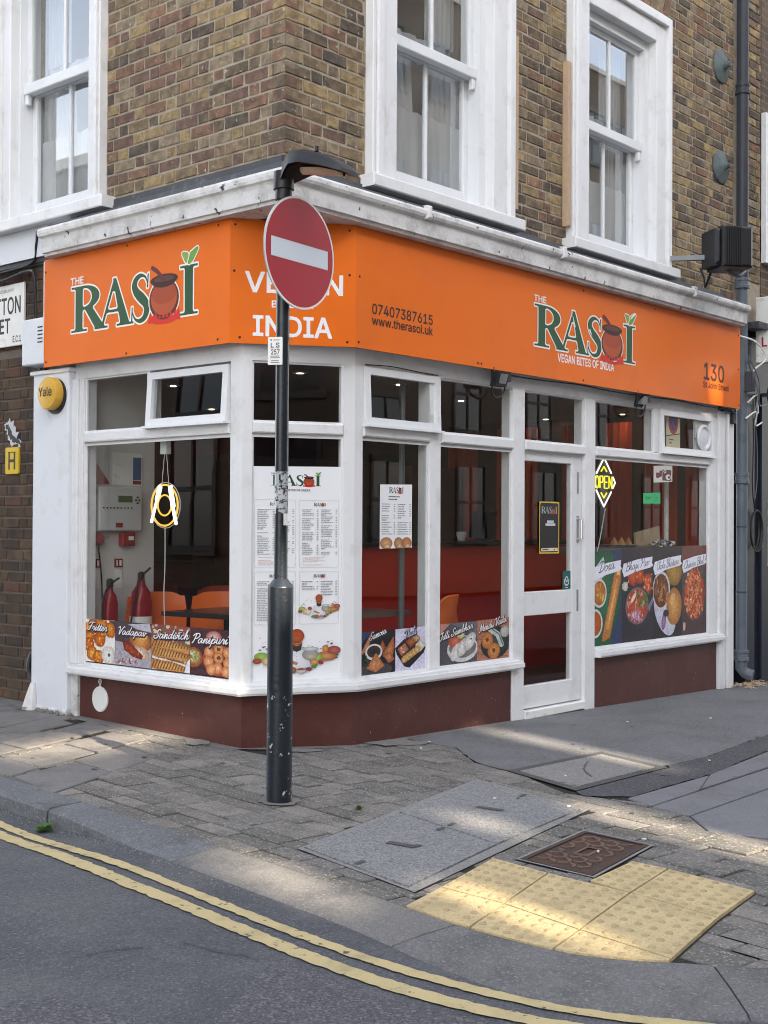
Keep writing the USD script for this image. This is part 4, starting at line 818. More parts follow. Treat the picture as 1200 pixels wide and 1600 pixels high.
# pilasters at the two ends
mb = B(FL, -2.41, -1.99, -.02, 2.41, -.02, .095, c=.010); part(shop, "pilaster", mb, M_WHITEW)
part(shop, "pilaster_base", B(FL, -2.415, -1.985, .03, .085, -.02, .105, c=.008), M_PEEL); part(shop, "pilaster_cap", B(FL, -2.43, -1.975, 2.385, 2.412, -.02, .11, c=.006), M_WHITE)
part(shop, "pilaster_foot", B(FL, -1.9895, -1.92, -.05, .33, -.02, .06, c=.01), M_PEEL)
part(shop, "pilaster", B(FR, 5.4205, 5.535, -.16, 2.40, -.05, .060, c=.006), M_WHITE); part(shop, "pilaster", B(FR, 5.560, 5.675, -.16, 2.38, -.05, .075, c=.006), M_WHITE)
part(shop, "end_panel", B(FR, 5.40, 5.80, -.2, 2.44, -.06, .005), M_PIPE)
# door
dr = part(shop, "door", (lambda mb: [bx(mb, FR, a, b, z0, z1, -.035, w, c=.004) for a, b, z0, z1, w in ((2.408, 2.425, .02, 1.893, .012), (3.065, 3.200, .02, 1.893, .0125), (2.425, 3.065, 1.825, 1.893, .012), (2.425, 3.065, .695, .868, .012), (2.425, 3.065, .02, .185, .012))] and mb)(MB()), M_WHITE)
pane(FR, 2.425, 3.066, .867, 1.826, -.005, "door_pane", dr); pane(FR, 2.425, 3.066, .184, .696, -.005, "door_pane", dr)
part(dr, "door_stop", B(FR, 2.399, 2.4075, .02, 1.893, -.04, .03), M_WHITE)
for z0, z1 in ((1.60, 1.765), (.70, .865)): part(dr, "hinge_plate", B(FR, 3.135, 3.158, z0, z1, .0125, .017, c=.002), M_STEEL)
mb = MB(); tube(mb, [FR([(3.145, z, w)])[0] for z, w in ((1.25, .014), (1.255, .05), (1.40, .05), (1.405, .014))], .008, 8); bx(mb, FR, 3.13, 3.16, 1.225, 1.43, .0125, .016); part(dr, "handle", mb, M_STEEL, 30)
part(shop, "door_step", B(FR, 2.3985, 3.2045, -.05, .012, -.06, .055, c=.006), M_SIGNW); part(shop, "step_riser", B(FR, 2.3985, 3.2045, -.25, -.051, -.06, .038), M_MAROON)
# round white plate on the base wall
t = thing("round_plate", "round off-white blanking plate on the maroon base wall at the left", "cover plate", at=(-.04, 1.69, .178))
part(t, "disc", lathe(MB(), (-.029, 1.69, .178), (-1, 0, 0), [(.085, 0), (.085, .008), (.078, .013), (0, .014)], 28), M_SIGNW, 30)
part(t, "stem", tube(MB(), [(-.034, 1.69, .26), (-.034, 1.69, .285)], .006, 8), M_SIGNW); part(t, "ring", tube(MB(), [(-.036, 1.69 + .014 * math.cos(a), .296 + .014 * math.sin(a)) for a in np.linspace(0, 6.28, 12)], .004, 6), M_SIGNW)

# ================================================================ fascia sign panels
SL0, SL1, SC0, SC1 = -2.215, -.314, (-.14, .314), (.47, -.14)
FS = Frame(SC0, (SC1[0] - SC0[0], SC1[1] - SC0[1])); LS = math.hypot(SC1[0] - SC0[0], SC1[1] - SC0[1])
part(shop, "fascia_board", vprism(Polygon([(-.125, 2.205), (-.125, .318), (.475, -.125), (5.64, -.125), (5.64, -.005), (-.005, -.005), (-.005, 2.205)]), 2.443, 3.165), M_WHITE)
def drum(s0, s1, amp, seed, z0=2.425, z1=3.165):
    def f(S_, Z_):
        e = np.minimum(np.minimum(S_ - s0, s1 - S_) / .12, np.minimum(Z_ - z0, z1 - Z_) / .12).clip(0, 1)
        return -amp * e * meshkit.fbm(np.stack([S_ * 1.3, Z_ * 2.0, S_ * 0 + seed], -1), 2, seed)
    return f
def warped(fr, s0, s1, z0, z1, w, amp, seed, d=.012):
    """thin sign panel, slightly drummed"""
    nx_, nz_ = max(4, int((s1 - s0) / .06)), 14; S_, Z_ = np.meshgrid(np.linspace(s0, s1, nx_), np.linspace(z0, z1, nz_), indexing="ij")
    Wv = w + drum(s0, s1, amp, seed, z0, z1)(S_, Z_)
    v = fr(np.c_[S_.ravel(), Z_.ravel(), Wv.ravel()]); f = [(i * nz_ + j, (i + 1) * nz_ + j, (i + 1) * nz_ + j + 1, i * nz_ + j + 1) for i in range(nx_ - 1) for j in range(nz_ - 1)]
    return v, np.array(f)
def panel(fr, s0, s1, label, seed, amp=.004):
    t = thing("fascia_sign", label, "shop sign", "orange sign panels above the shop windows", at=tuple(fr([((s0 + s1) / 2, 2.422, .0)])[0]))
    v, f = warped(fr, s0, s1, 2.425, 3.165, 0 if fr is FS else .14, amp, seed); part(t, "panel", (v, f), M_ORANGE, True)
    w = 0 if fr is FS else .14
    mb = MB(); bx(mb, fr, s0, s1, 2.425, 3.165, w - .013, w - .0055); part(t, "edge_return", mb, M_ORANGE); return t
def bolts(t, fr, pts, w):
    for s_, z_ in pts: part(t, "bolt", lathe(MB(), fr([(s_, z_, w)])[0], fr.n, [(.008, -.004), (.008, .002), (.004, .005), (0, .0055)], 8), M_DARK, 40)
PW = .1408
t = panel(FL, SL0, SL1, "orange sign panel with green lettering and cooking pot, facing the side street on the left", 1)
p = Print(FL, PW, warp=drum(SL0, SL1, .004, 1)); logo(p, -1.90, 2.632, 1.30, .305, o=.011); p.out(t, "logo_lettering")
bolts(t, FL, [(-2.20, 3.08), (-2.19, 2.46), (-1.30, 2.445), (-1.30, 3.14), (-.42, 3.14), (-.42, 2.455)], .139)
t = panel(FS, 0, LS, "narrow angled orange sign panel with white lettering behind the black post", 2, .002)
p = Print(FS, .0008, warp=drum(0, LS, .002, 2)); text(p, "VEGAN", .09, 2.735, .118, (.80, .80, .82), width=.592); text(p, "BITES OF", .250, 2.647, .040, (.80, .80, .82), width=.27); text(p, "INDIA", .137, 2.475, .118, (.80, .80, .82), width=.48); p.out(t, "lettering")
bolts(t, FS, [(.03, 3.13), (.025, 2.855), (.06, 2.46), (.72, 3.13), (.722, 2.86), (.71, 2.455)], -.001)
t = panel(FR, .470, 5.655, "long orange sign panel with logo, phone number and house number, facing the main street", 3, .0055)
p = Print(FR, .1420, warp=drum(.470, 5.655, .0055, 3)); logo(p, 2.37, 2.647, 1.42, .300, o=.011); p.out(t, "logo_lettering"); p = Print(FR, .1409, warp=drum(.470, 5.655, .0055, 3)); text(p, "VEGAN BITES OF INDIA", 2.675, 2.562, .058, (.80, .80, .80), width=.79)
text(p, "07407387615", .622, 2.650, .062, (.045, .018, .016), width=.594); text(p, "www.therasoi.uk", .622, 2.583, .052, (.030, .012, .011), width=.594)
text(p, "130", 4.955, 2.637, .142, (.060, .028, .018), width=.387); text(p, "St John Street", 4.945, 2.566, .050, (.045, .020, .014), width=.487); p.out(t, "lettering")
bolts(t, FR, [(.505, 2.86), (.50, 2.46), (1.70, 2.452), (1.74, 2.452), (3.02, 2.452), (3.02, 3.13), (4.1, 3.13), (5.62, 3.09), (5.62, 2.78), (5.63, 2.455)], .139)

# ================================================================ things on the wall, left to right
t = thing("vent_box", "white louvred box fixed to the wall at the left end of the orange sign", "vent", at=(-.07, 2.35, 2.46))
part(t, "case", B(FL, -2.48, -2.218, 2.455, 2.775, .0, .145, c=.008), M_WHITEW)
for k in range(5): part(t, "slat_opening", B(FL, -2.285, -2.225, 2.60 + k * .026, 2.610 + k * .026, .1452, .1462), M_DARK)
part(shop, "fascia_end", B(FL, -2.27, -2.216, 2.777, 3.167, .0, .11), M_WHITEW)
t = thing("alarm_box", "round mustard yellow alarm bell box on the white pilaster", "alarm box", at=(-.1, 2.14, 2.245))
part(t, "backplate", lathe(MB(), FL([(-2.13, 2.225, .0955)])[0], FL.n, [(.122, 0), (.122, .012), (0, .013)], 28), M_DARK, 30)
part(t, "cover", lathe(MB(), FL([(-2.14, 2.24, .108)])[0], FL.n, [(.112, 0), (.112, .05), (.104, .060), (.06, .065), (0, .066)], 32), M_BELL, 40)
p = Print(FL, .1748); text(p, "Yale", -2.225, 2.222, .058, (.030, .025, .018), width=.155); p.out(t, "lettering")
t = thing("hydrant_sign", "small yellow hydrant plate with a black H on the side street brick wall", "sign", at=(.05, 2.85, 1.8))
part(t, "plate", prism(FL, sbox(-2.935, 1.71, -2.765, 1.905).buffer(-.012).buffer(.012), -.038, -.022), M_YELLOWP)
p = Print(FL, -.0215); text(p, "H", -2.895, 1.745, .12, (.02, .018, .014), width=.09); p.add(sbox(-2.90, 1.865, -2.80, 1.872), (.05, .04, .02)); p.out(t, "lettering")
t = thing("street_nameplate", "white street name plate with black capitals high on the side street wall", "sign", at=(.03, 3.1, 2.85))
part(t, "plate", B(FL, -3.70, -2.70, 2.645, 3.10, -.03, -.012, c=.004), M_SIGNW)
p = Print(FL, -.0115); K = (.020, .020, .022)
text(p, "GREAT SUTTON", -3.665, 2.885, .118, K, width=.93); text(p, "STREET", -3.31, 2.745, .105, K, width=.44); text(p, "E.C.1", -2.835, 2.672, .045, K, width=.105); text(p, "BOROUGH OF FINSBURY", -3.42, 3.045, .022, (.25, .25, .25), width=.60); p.out(t, "lettering")
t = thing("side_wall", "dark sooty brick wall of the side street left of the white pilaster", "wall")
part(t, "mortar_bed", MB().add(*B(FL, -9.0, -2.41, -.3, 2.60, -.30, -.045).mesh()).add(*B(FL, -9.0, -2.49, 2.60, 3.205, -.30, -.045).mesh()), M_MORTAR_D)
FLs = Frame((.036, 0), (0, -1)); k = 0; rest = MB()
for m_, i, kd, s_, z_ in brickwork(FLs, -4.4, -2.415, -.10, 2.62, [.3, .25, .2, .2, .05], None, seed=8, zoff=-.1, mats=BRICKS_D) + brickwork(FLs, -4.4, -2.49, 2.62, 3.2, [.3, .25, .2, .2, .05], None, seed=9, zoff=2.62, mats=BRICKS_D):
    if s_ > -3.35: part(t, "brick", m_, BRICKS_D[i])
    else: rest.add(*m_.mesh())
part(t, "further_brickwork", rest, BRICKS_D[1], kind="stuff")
part(t, "upper_wall", B(FL, -9, -3.4, 3.205, 7.4, -.3, .0), M_WHITEW)
t = thing("stencil", "small black and white sprayed stencil mark above the yellow hydrant plate", "graffiti", at=(.03, 2.9, 2.0))
p = Print(FL, -.0305, .0006); p.add(unary_union([blob(-2.90, 2.055, .06, .05, .4, 16, 20, 1), blob(-2.85, 1.985, .06, .07, .4, 16, -30, 2), blob(-2.79, 1.94, .055, .03, .4, 14, -30, 3)]), (.50, .50, .52)); p.add(unary_union([sbox(-2.945, 2.04, -2.905, 2.075), blob(-2.89, 2.01, .022, .05, .3, 12, 25, 4), blob(-2.84, 1.97, .05, .022, .4, 12, -40, 5), blob(-2.785, 1.945, .035, .018, .3, 12, -20, 6), blob(-2.80, 1.915, .02, .014, .3, 9, 0, 7)]), (.02, .02, .025)); p.out(t, "sprayed_paint")
# cables on the left
t = thing("cable", "black cables running over the street name plate and down beside the white pilaster", "cable")
for n, pts, r_ in (("strand", [FL([q])[0] for q in [(-3.6, 3.02 + .12, .01), (-3.0, 3.125, .015), (-2.60, 3.16, .02), (-2.505, 3.10, .03), (-2.50, 2.80, .015)]], .013), ("strand", [FL([q])[0] for q in [(-3.6, 3.185, .01), (-2.9, 3.19, .02), (-2.53, 3.21, .03), (-2.47, 3.32, .04), (-2.45, 3.42, .045)]], .010), ("strand", [FL([q])[0] for q in [(-2.435, 2.45, .02), (-2.445, 2.2, .02), (-2.435, 1.6, .02), (-2.425, 1.2, .01)]], .011), ("strand", [FL([q])[0] for q in [(-2.42, .46, .0), (-2.50, .42, .03), (-2.49, .32, .06), (-2.43, .27, .07), (-2.40, .22, .08)]], .016)):
    wire(t, n, pts, r_, M_DARK)
t = thing("cable_shield", "broken white metal cable guard leaning at the foot of the white pilaster", "cable guard", at=(-.12, 2.36, .02))
part(t, "shell", lathe(MB(), (-.135, 2.37, .02), (.12, -.05, 1), [(.055, 0), (.052, .05), (.035, .14), (.018, .22), (0, .222)], 9), M_PEEL, 30)
part(None, "rubble", sheet(unary_union([blob(-.10 - .05 * i, 2.55 - .10 * i + .02, .05, .03, .5, 9, i * 50, i) for i in range(3)]), gz, .02, .2), M_MORTJ, label="bits of white rubble on the ground at the foot of the side street wall", cat="rubble", kind="stuff")
mb = MB(); r = np.random.default_rng(4)
for i in range(26): x, y = -.13 + r.normal(0, .02), r.uniform(1.93, 2.45); s_ = r.uniform(.006, .022); mb.tm(trimesh.creation.icosphere(0, s_).apply_translation((x, y, float(gz(x, y)) + s_ * .3)))
part(None, "plaster_crumbs", mb, M_MORTJ, label="crumbled plaster along the foot of the white pilaster", cat="rubble", kind="stuff")
# timber battens beside the upstairs windows
for s0, s1, w, lab in ((2.262, 2.300, .025, "thin weathered timber batten against the right side of the corner window"), (2.930, 2.972, .035, "pale new timber batten standing beside the farther window")):
    t_ = thing("timber_batten", lab, "batten", at=((s0 + s1) / 2, -w, 3.62)); part(t_, "strip", B(FR, s0, s1, 3.62, 4.87, .004, w + .02, c=.003), M_WOOD)
# wall anchor plates
for z_, lab in ((5.55, "upper round iron anchor plate on the brick wall beside the drainpipe"), (4.63, "lower round iron anchor plate on the brick wall beside the drainpipe")):
    t = thing("anchor_plate", lab, "anchor plate", at=(5.54, -.02, z_))
    part(t, "disc", lathe(MB(), FR([(5.53, z_, .004)])[0], FR.n, [(.150, 0), (.150, .010), (.140, .016), (.06, .036), (.040, .046)], 28), M_VERDI, 40)
    part(t, "tie_bolt", lathe(MB(), FR([(5.53, z_, .044)])[0], FR.n, [(.036, 0), (.032, .03), (.024, .035), (.022, .062), (0, .063)], 12), M_VERDI, 40)
# drainpipe
t = thing("drainpipe", "drainpipe, black above and grey-blue below, between brick wall and dark neighbour", "drainpipe", at=(5.83, -.075, 0))
P0 = lambda z: FR([(5.83, z, .075)])[0]
part(t, "upper_pipe", tube(MB(), [P0(3.62), P0(7.3)], .055, 16), M_PIPED, 40); part(t, "lower_pipe", tube(MB(), [P0(.10), P0(3.62)], .050, 16), M_PIPE, 40)
for z_, m_ in ((5.40, M_PIPED), (3.60, M_PIPE), (1.80, M_PIPE), (.17, M_PIPE)):
    part(t, "collar", lathe(MB(), P0(z_ - .05), (0, 0, 1), [(.052, 0), (.068, .004), (.068, .03), (.060, .036), (.060, .07), (.066, .075), (.066, .10), (.05, .105)], 16), m_, 40)
for z_ in (1.35, .75): part(t, "joint_ring", lathe(MB(), P0(z_), (0, 0, 1), [(.051, 0), (.053, .002), (.053, .008), (.051, .010)], 16), M_PIPED)
part(t, "shoe", tube(MB(), [P0(.12), P0(.05), FR([(5.85, .01, .10)])[0], FR([(5.87, -.01, .17)])[0]], .052, 14), M_PIPE, 50)
# big floodlight on its bracket
t = thing("floodlight", "big black box floodlight on a steel bracket above the right end of the sign", "floodlight", at=(4.75, -.3, 3.65))
fl = Frame((4.60, -.42), (.80, -.60))
part(t, "body", B(fl, 0, .27, 3.50, 3.84, -.15, .15, c=.02), M_DARK); part(t, "lamp_glass", B(fl, -.055, -.001, 3.52, 3.82, -.135, .135, c=.03), M_BLACKP)
for k in range(9): part(t, "fin", B(fl, .02 + k * .016, .028 + k * .016, 3.51, 3.83, .1505, .162), M_DARK)
part(t, "bracket", MB().add(*B(FR, 4.43, 4.475, 3.50, 3.76, .004, .03).mesh()).add(*B(FR, 4.475, 4.51, 3.50, 3.76, .004, .012).mesh()).add(*bx(MB(), Frame((4.455, -.02), (.5, -.87)), 0, .46, 3.595, 3.635, -.02, .02).mesh()), M_GREYM)
part(t, "yoke", tube(MB(), smoothline([(4.60, -.44, 3.60), (4.72, -.46, 3.50), (4.85, -.52, 3.47), (4.95, -.56, 3.56)], 5), .014, 8), M_GREYM, 40)
wire(t, "cable", [(4.72, -.36, 3.60), (4.74, -.30, 3.48), (4.86, -.2, 3.42), (5.0, -.12, 3.52), (5.05, -.06, 3.62)], .011, M_DARK)
# two small flood lamps hanging under the sign
for s_, lab, tl in ((1.95, "small black flood lamp with silver face under the sign left of the door", .0), (3.90, "small black flood lamp tipped down under the sign right of the door", .06)):
    t = thing("flood_lamp", lab, "flood lamp", "small flood lamps under the sign" if False else None, at=(s_, -.15, 2.37))
    hp = lambda a, b, z0, z1, w0, w1: MB().add(FR([(a, z0, w0), (b, z0, w0), (b, z1, w0 + .02), (a, z1, w0 + .02), (a, z0 + tl * .2, w1 - tl), (b, z0 + tl * .2, w1 - tl), (b, z1, w1 + .02), (a, z1, w1 + .02)]), BOXF)
    part(t, "body", hp(s_ - .06, s_ + .06, 2.315, 2.415, .10, .155), M_DARK); part(t, "reflector", hp(s_ - .035, s_ + .045, 2.332, 2.398, .156, .160), M_STEEL)
    part(t, "bracket", B(FR, s_ - .075, s_ - .062, 2.34, 2.443, .12, .14), M_DARK); part(t, "junction_box", B(FR, s_ + .09, s_ + .15, 2.36, 2.442, .09, .13), M_DARK)
    wire(t, "cable", [FR([q])[0] for q in [(s_ - .06, 2.33, .12), (s_ - .03, 2.26, .10), (s_ + .05, 2.245, .09), (s_ + .12, 2.29, .09), (s_ + .12, 2.37, .10)]], .006, M_DARK)
t = thing("sign_cable", "loose black cable strung along the underside of the orange sign", "cable")
wire(t, "strand", [FR([(x, 2.425 - .014 * abs(math.sin(x * 2.1)) - .004, .11)])[0] for x in np.arange(2.05, 5.6, .25)], .006, M_DARK, 4)
wire(t, "strand", [FR([q])[0] for q in [(.66, 2.345, .05), (.9, 2.355, .06), (1.2, 2.347, .05), (1.38, 2.345, .05)]], .004, M_DARK)
t = thing("pilaster_cable", "black cable down the white strips at the right end of the shop front", "cable")
wire(t, "strand", [FR([(5.548 + .010 * math.sin(z * 5), z, .035)])[0] for z in np.linspace(2.42, .40, 14)], .010, M_DARK, 4); wire(t, "strand", [FR([(5.548 + .006 * math.sin(z * 7), z, .035)])[0] for z in np.linspace(.40, -.02, 5)], .009, M_SIGNW, 4)
wire(t, "strand", [FR([q])[0] for q in [(5.45, 2.40, .05), (5.50, 2.41, .09), (5.62, 2.39, .10), (5.70, 2.42, .06)]], .012, M_DARK)
part(t, "junction_box", B(FR, 5.585, 5.645, 2.29, 2.385, .0755, .11, c=.005), M_DARK)
mb = MB(); r = np.random.default_rng(12)
for i in range(60):
    x, y = r.uniform(5.62, 6.1), r.uniform(-.22, -.03); a = r.uniform(0, 6.28); l = r.uniform(.03, .11); z = float(gz(x, y)) + r.uniform(.005, .03)
    tube(mb, [(x, y, z), (x + l * math.cos(a) * .5, y + l * math.sin(a) * .5, z + .012), (x + l * math.cos(a), y + l * math.sin(a), z)], .0035, 4, False)
part(None, "dry_debris", mb, M_WOOD, label="dry twigs and leaf litter at the foot of the drainpipe", cat="leaf litter", kind="stuff")

# ================================================================ no entry post
PX, PY = -.891, -.899; PZ = float(gz(PX, PY)); LEAN = np.array([-.0064, -.0088])
pc = lambda z: np.array([PX + LEAN[0] * z, PY + LEAN[1] * z, z])
t = thing("sign_post", "black steel post with thick chipped base and hooded lamp, carrying the no entry sign", "post", at=(PX, PY, PZ))
part(t, "base", tube(MB(), [pc(PZ - .02), pc(.55)], .062, 28, False), M_POSTW, 50); part(t, "base_sleeve", tube(MB(), [pc(.55), pc(1.045)], .0621, 28, False), M_POST, 50)
part(t, "shoulder", tube(MB(), [pc(1.045), pc(1.052), pc(1.086)], [.0622, .061, .034], 28, False), M_POST, 30)
part(t, "shaft", tube(MB(), [pc(1.08), pc(2.96)], .0325, 22), M_POST, 50)
for z_ in (2.12, 2.24): part(t, "clip_band", tube(MB(), [pc(z_), pc(z_ + .014)], .0338, 22), M_BLACKP)
sd = np.array([.115, -.993, 0]); sx_ = np.array([.993, .115, 0])       # the plate's facing and its own horizontal
PO = pc(2.66) + sd * .066 + sx_ * .048
sf = Frame(tuple(PO[:2]), tuple(sx_[:2]))
# hooded lantern: reaches out over the plate
def rows(L):
    mb = MB(); n = len(L[0]); V = np.vstack(L); mb.add(V, [(i * n + k, (i + 1) * n + k, (i + 1) * n + (k + 1) % n, i * n + (k + 1) % n) for i in range(len(L) - 1) for k in range(n)]); return mb
top = pc(2.97); H = lambda d, z, hw, hh: [top + sd * d + sx_ * a * hw + np.array([0, 0, z + b * hh]) for a, b in ((-1, 0), (-.92, .75), (-.55, 1), (.55, 1), (.92, .75), (1, 0))]
hood = [H(-.03, .03, .035, .04), H(.01, .03, .045, .055), H(.06, .07, .075, .070), H(.11, .085, .108, .078), H(.18, .080, .122, .072), H(.30, .050, .114, .058), H(.375, .025, .092, .036), H(.392, .02, .075, .018)]
mb = rows(hood); mb.add(np.vstack([hood[0], hood[0][0] * .5 + hood[0][5] * .5]), [(k + 1, k, 6) for k in range(5)]); mb.add(np.vstack([hood[-1], hood[-1][0] * .5 + hood[-1][5] * .5]), [(k, k + 1, 6) for k in range(5)])
part(t, "lamp_hood", mb, M_DARK, 45)
und = [[top + sd * d + sx_ * a * hw + np.array([0, 0, z]) for a in (-1, -.5, .5, 1)] for d, z, hw in ((.02, .032, .040), (.10, .075, .092), (.18, .078, .112), (.30, .050, .104), (.378, .026, .075))]
part(t, "lamp_reflector", rows([[*u] for u in und]), M_RUST, 45)
V = []
for d, z, hw in ((.12, .072, .03), (.16, .070, .072), (.27, .052, .076), (.35, .030, .046), (.362, .026, .012)): V.append([top + sd * d + sx_ * a * hw + np.array([0, 0, z - .018 * (1 - a * a)]) for a in (-1, -.5, 0, .5, 1)])
part(t, "lamp_bowl", rows(V), mat("amber_bowl", (.46, .37, .24), .2, .25, 20, spec=.6), 60)
part(t, "lamp_socket", MB().tm(trimesh.creation.box((.085, .085, .095), trimesh.transformations.rotation_matrix(.12, (0, 0, 1)))).tm(trimesh.creation.cylinder(.046, .05, transform=trimesh.transformations.translation_matrix((0, 0, -.07)))), M_DARK) if False else part(t, "lamp_socket", tube(MB(), [top + (0, 0, -.05), top + (0, 0, -.002), top + (0, 0, 0), top + (0, 0, .085)], [.042, .042, .052, .050], 12), M_DARK, 35)
part(t, "photocell", tube(MB(), [top + sd * .2 + (0, 0, .155), top + sd * .2 + (0, 0, .178)], .012, 8), M_DARK)
# peeled stickers and paper wrapped round the shaft
def wrap(z0, z1, a0, a1, r_=.0335, n=8, j=0.0, seed=0):
    r = np.random.default_rng(seed); A = np.linspace(a0, a1, n); mb = MB(); lo = [pc(z0 + r.uniform(-j, j)) + r_ * np.array([math.cos(a), math.sin(a), 0]) for a in A]; hi = [pc(z1 + r.uniform(-j, j)) + r_ * np.array([math.cos(a), math.sin(a), 0]) for a in A]
    mb.add(np.vstack([lo, hi]), [(i, i + 1, n + i + 1, n + i) for i in range(n - 1)]); return mb
V0 = math.atan2(-5.377 + .9, -5.26 + .89)                     # towards the street corner
M_STK = mat("torn_sticker", (.38, .40, .42), .6, .3, 30, dirt=((.03, .032, .036), 38, .52, .60))
part(t, "torn_sticker", wrap(1.535, 1.605, V0 - 1.3, V0 + 1.3, j=.004, seed=1), M_STK); part(t, "torn_sticker", wrap(1.468, 1.533, V0 - 1.25, V0 + 1.2, .0334, j=.006, seed=2), mat("scribbled_sticker", (.46, .47, .49), .6, .2, 30, dirt=((.02, .02, .024), 60, .50, .55)))
part(t, "torn_sticker", wrap(1.408, 1.466, V0 - 1.25, V0 + 1.3, .0333, j=.008, seed=3), M_STK); part(t, "paper_scrap", wrap(1.345, 1.402, V0 + .35, V0 + 1.45, .0336, j=.002, seed=4), M_SIGNW)
sp_ = Print(Frame(tuple((pc(1.57) + .0342 * np.array([math.cos(V0), math.sin(V0), 0]))[:2]), (-math.sin(V0), math.cos(V0))), .0004); sp_.add(unary_union([ell(-.008, 1.588, .004), sbox(-.012, 1.563, -.004, 1.585), sbox(-.010, 1.548, -.006, 1.565)]), (.02, .02, .025)); sp_.out(t, "sticker_figure")
t = thing("no_entry_sign", "round red no entry sign with white bar on the black post", "road sign", at=tuple(PO))
disc = lambda r_: ell(0, 2.664, r_, n=64)
part(t, "plate", prism(sf, disc(.272), -.006, 0), M_GREYBACK); part(t, "white_rim", prism(sf, disc(.272).difference(disc(.262)), .0002, .0012), M_SIGNW)
part(t, "red_face", prism(sf, disc(.2618).difference(sbox(-.222, 2.617, .222, 2.711)), .0002, .001), M_SIGNRED); part(t, "white_bar", prism(sf, sbox(-.221, 2.618, .221, 2.710), .0002, .001), M_SIGNBAR)
for z_ in (2.52, 2.80): part(t, "fixing_clip", MB().add(*B(sf, -.11, .01, z_, z_ + .03, -.062, -.0065).mesh()), M_GREYBACK)
lf = Frame(tuple(pc(2.18)[:2] + .040 * np.array([math.cos(V0 - .25), math.sin(V0 - .25)])), (-math.sin(V0 - .25), math.cos(V0 - .25)))
t = thing("number_plate", "small cream plate lettered L S 257 strapped to the black post below the sign", "sign", at=tuple(lf.o[:2]) + (2.18,))
part(t, "plate", prism(lf, sbox(-.062, 2.118, .010, 2.252).buffer(-.004).buffer(.004), -.002, .001), M_SIGNW)
p = Print(lf, .0015); K = (.03, .03, .03); text(p, "L S", -.048, 2.202, .022, K, width=.044); text(p, "257", -.046, 2.168, .024, K, width=.042); p.add(unary_union([sbox(-.050, 2.158, -.006, 2.161), sbox(-.050, 2.150, -.002, 2.153), sbox(-.046, 2.136, -.008, 2.139), sbox(-.048, 2.128, -.004, 2.131), sbox(-.035, 2.236, -.004, 2.239), sbox(-.052, 2.198, -.003, 2.1995)]), K); p.add(ell(-.046, 2.238, .004), (.03, .10, .03)); p.out(t, "lettering")

# ================================================================ prints on the windows
PG = GW + .006
def poster(fr, a, b, z0a, z0b, z1a, z1b, name, label, bg, w=PG, group=None, cat="poster"):
    """a printed sheet on the glass: corners may slope a little; returns thing, print and a unit-square mapping"""
    q = Polygon([(a, z0a), (b, z0b), (b, z1b), (a, z1a)])
    t = thing(name, label, cat, group, at=tuple(fr([((a + b) / 2, z0a, w)])[0]))
    p = Print(fr, w); p.add(q, bg)
    U = lambda g: affinity.affine_transform(g, [b - a, 0, 0, (z1a - z0a), a, z0a])
    return t, p, U, q
rp = np.random.default_rng(77)
def bits(p, U, q, n, x0, x1, y0, y1, r0, r1, cols, seed=0, within=None):
    r = np.random.default_rng(seed); by = {}
    for i in range(n):
        x, y = r.uniform(x0, x1), r.uniform(y0, y1)
        if within is not None and not within.contains(Point(x, y)): continue
        by.setdefault(int(r.integers(len(cols))), []).append(blob(x, y, r.uniform(r0, r1), r.uniform(r0, r1), .35, 7, seed=i + seed * 100))
    for c, L in by.items(): p.add(U(unary_union(L)), cols[c], clip=q)
LBL = (.78, .76, .78)
FP = "food picture strip along the foot of the windows"
fan = lambda p, U, q, g, ci, co: p.fan(U(g), ci, co, clip=q)
# 1 fritter
t, p, U, q = poster(FL, -1.882, -1.552, .420, .420, .705, .707, "food_poster", "picture of orange fritters, leftmost at the foot of the side window", (.55, .50, .46))
p.add(U(sbox(.72, .55, 1, 1)), (.05, .04, .045), clip=q); fan(p, U, q, ell(.42, .50, .62, .62), (.70, .66, .62), (.78, .74, .72))
for i, (x, y, r_) in enumerate([(.15, .62, .17), (.14, .40, .17), (.24, .20, .18), (.45, .12, .18), (.28, .85, .18), (.55, .90, .20), (.85, .78, .18), (.50, .55, .19), (.12, .80, .13), (.62, .72, .12)]):
    fan(p, U, q, blob(x, y, r_, r_, .08, 16, seed=i), [(.75, .28, .03), (.62, .16, .02), (.80, .36, .04)][i % 3], (.30, .06, .008))
    bits(p, U, q, 12, x - r_ * .7, x + r_ * .7, y - r_ * .7, y + r_ * .7, .01, .03, [(.85, .42, .06), (.36, .09, .01)], i)
fan(p, U, q, ell(.80, .20, .23, .21), (.82, .80, .76), (.50, .46, .42)); p.add(U(ell(.82, .20, .045)), (.10, .10, .07), clip=q)
script(p, "Fritter", -1.850, .632, .027, LBL, width=.22, outline=(.007, (.03, .025, .03))); p.out(t, "picture", M_PHOTO)
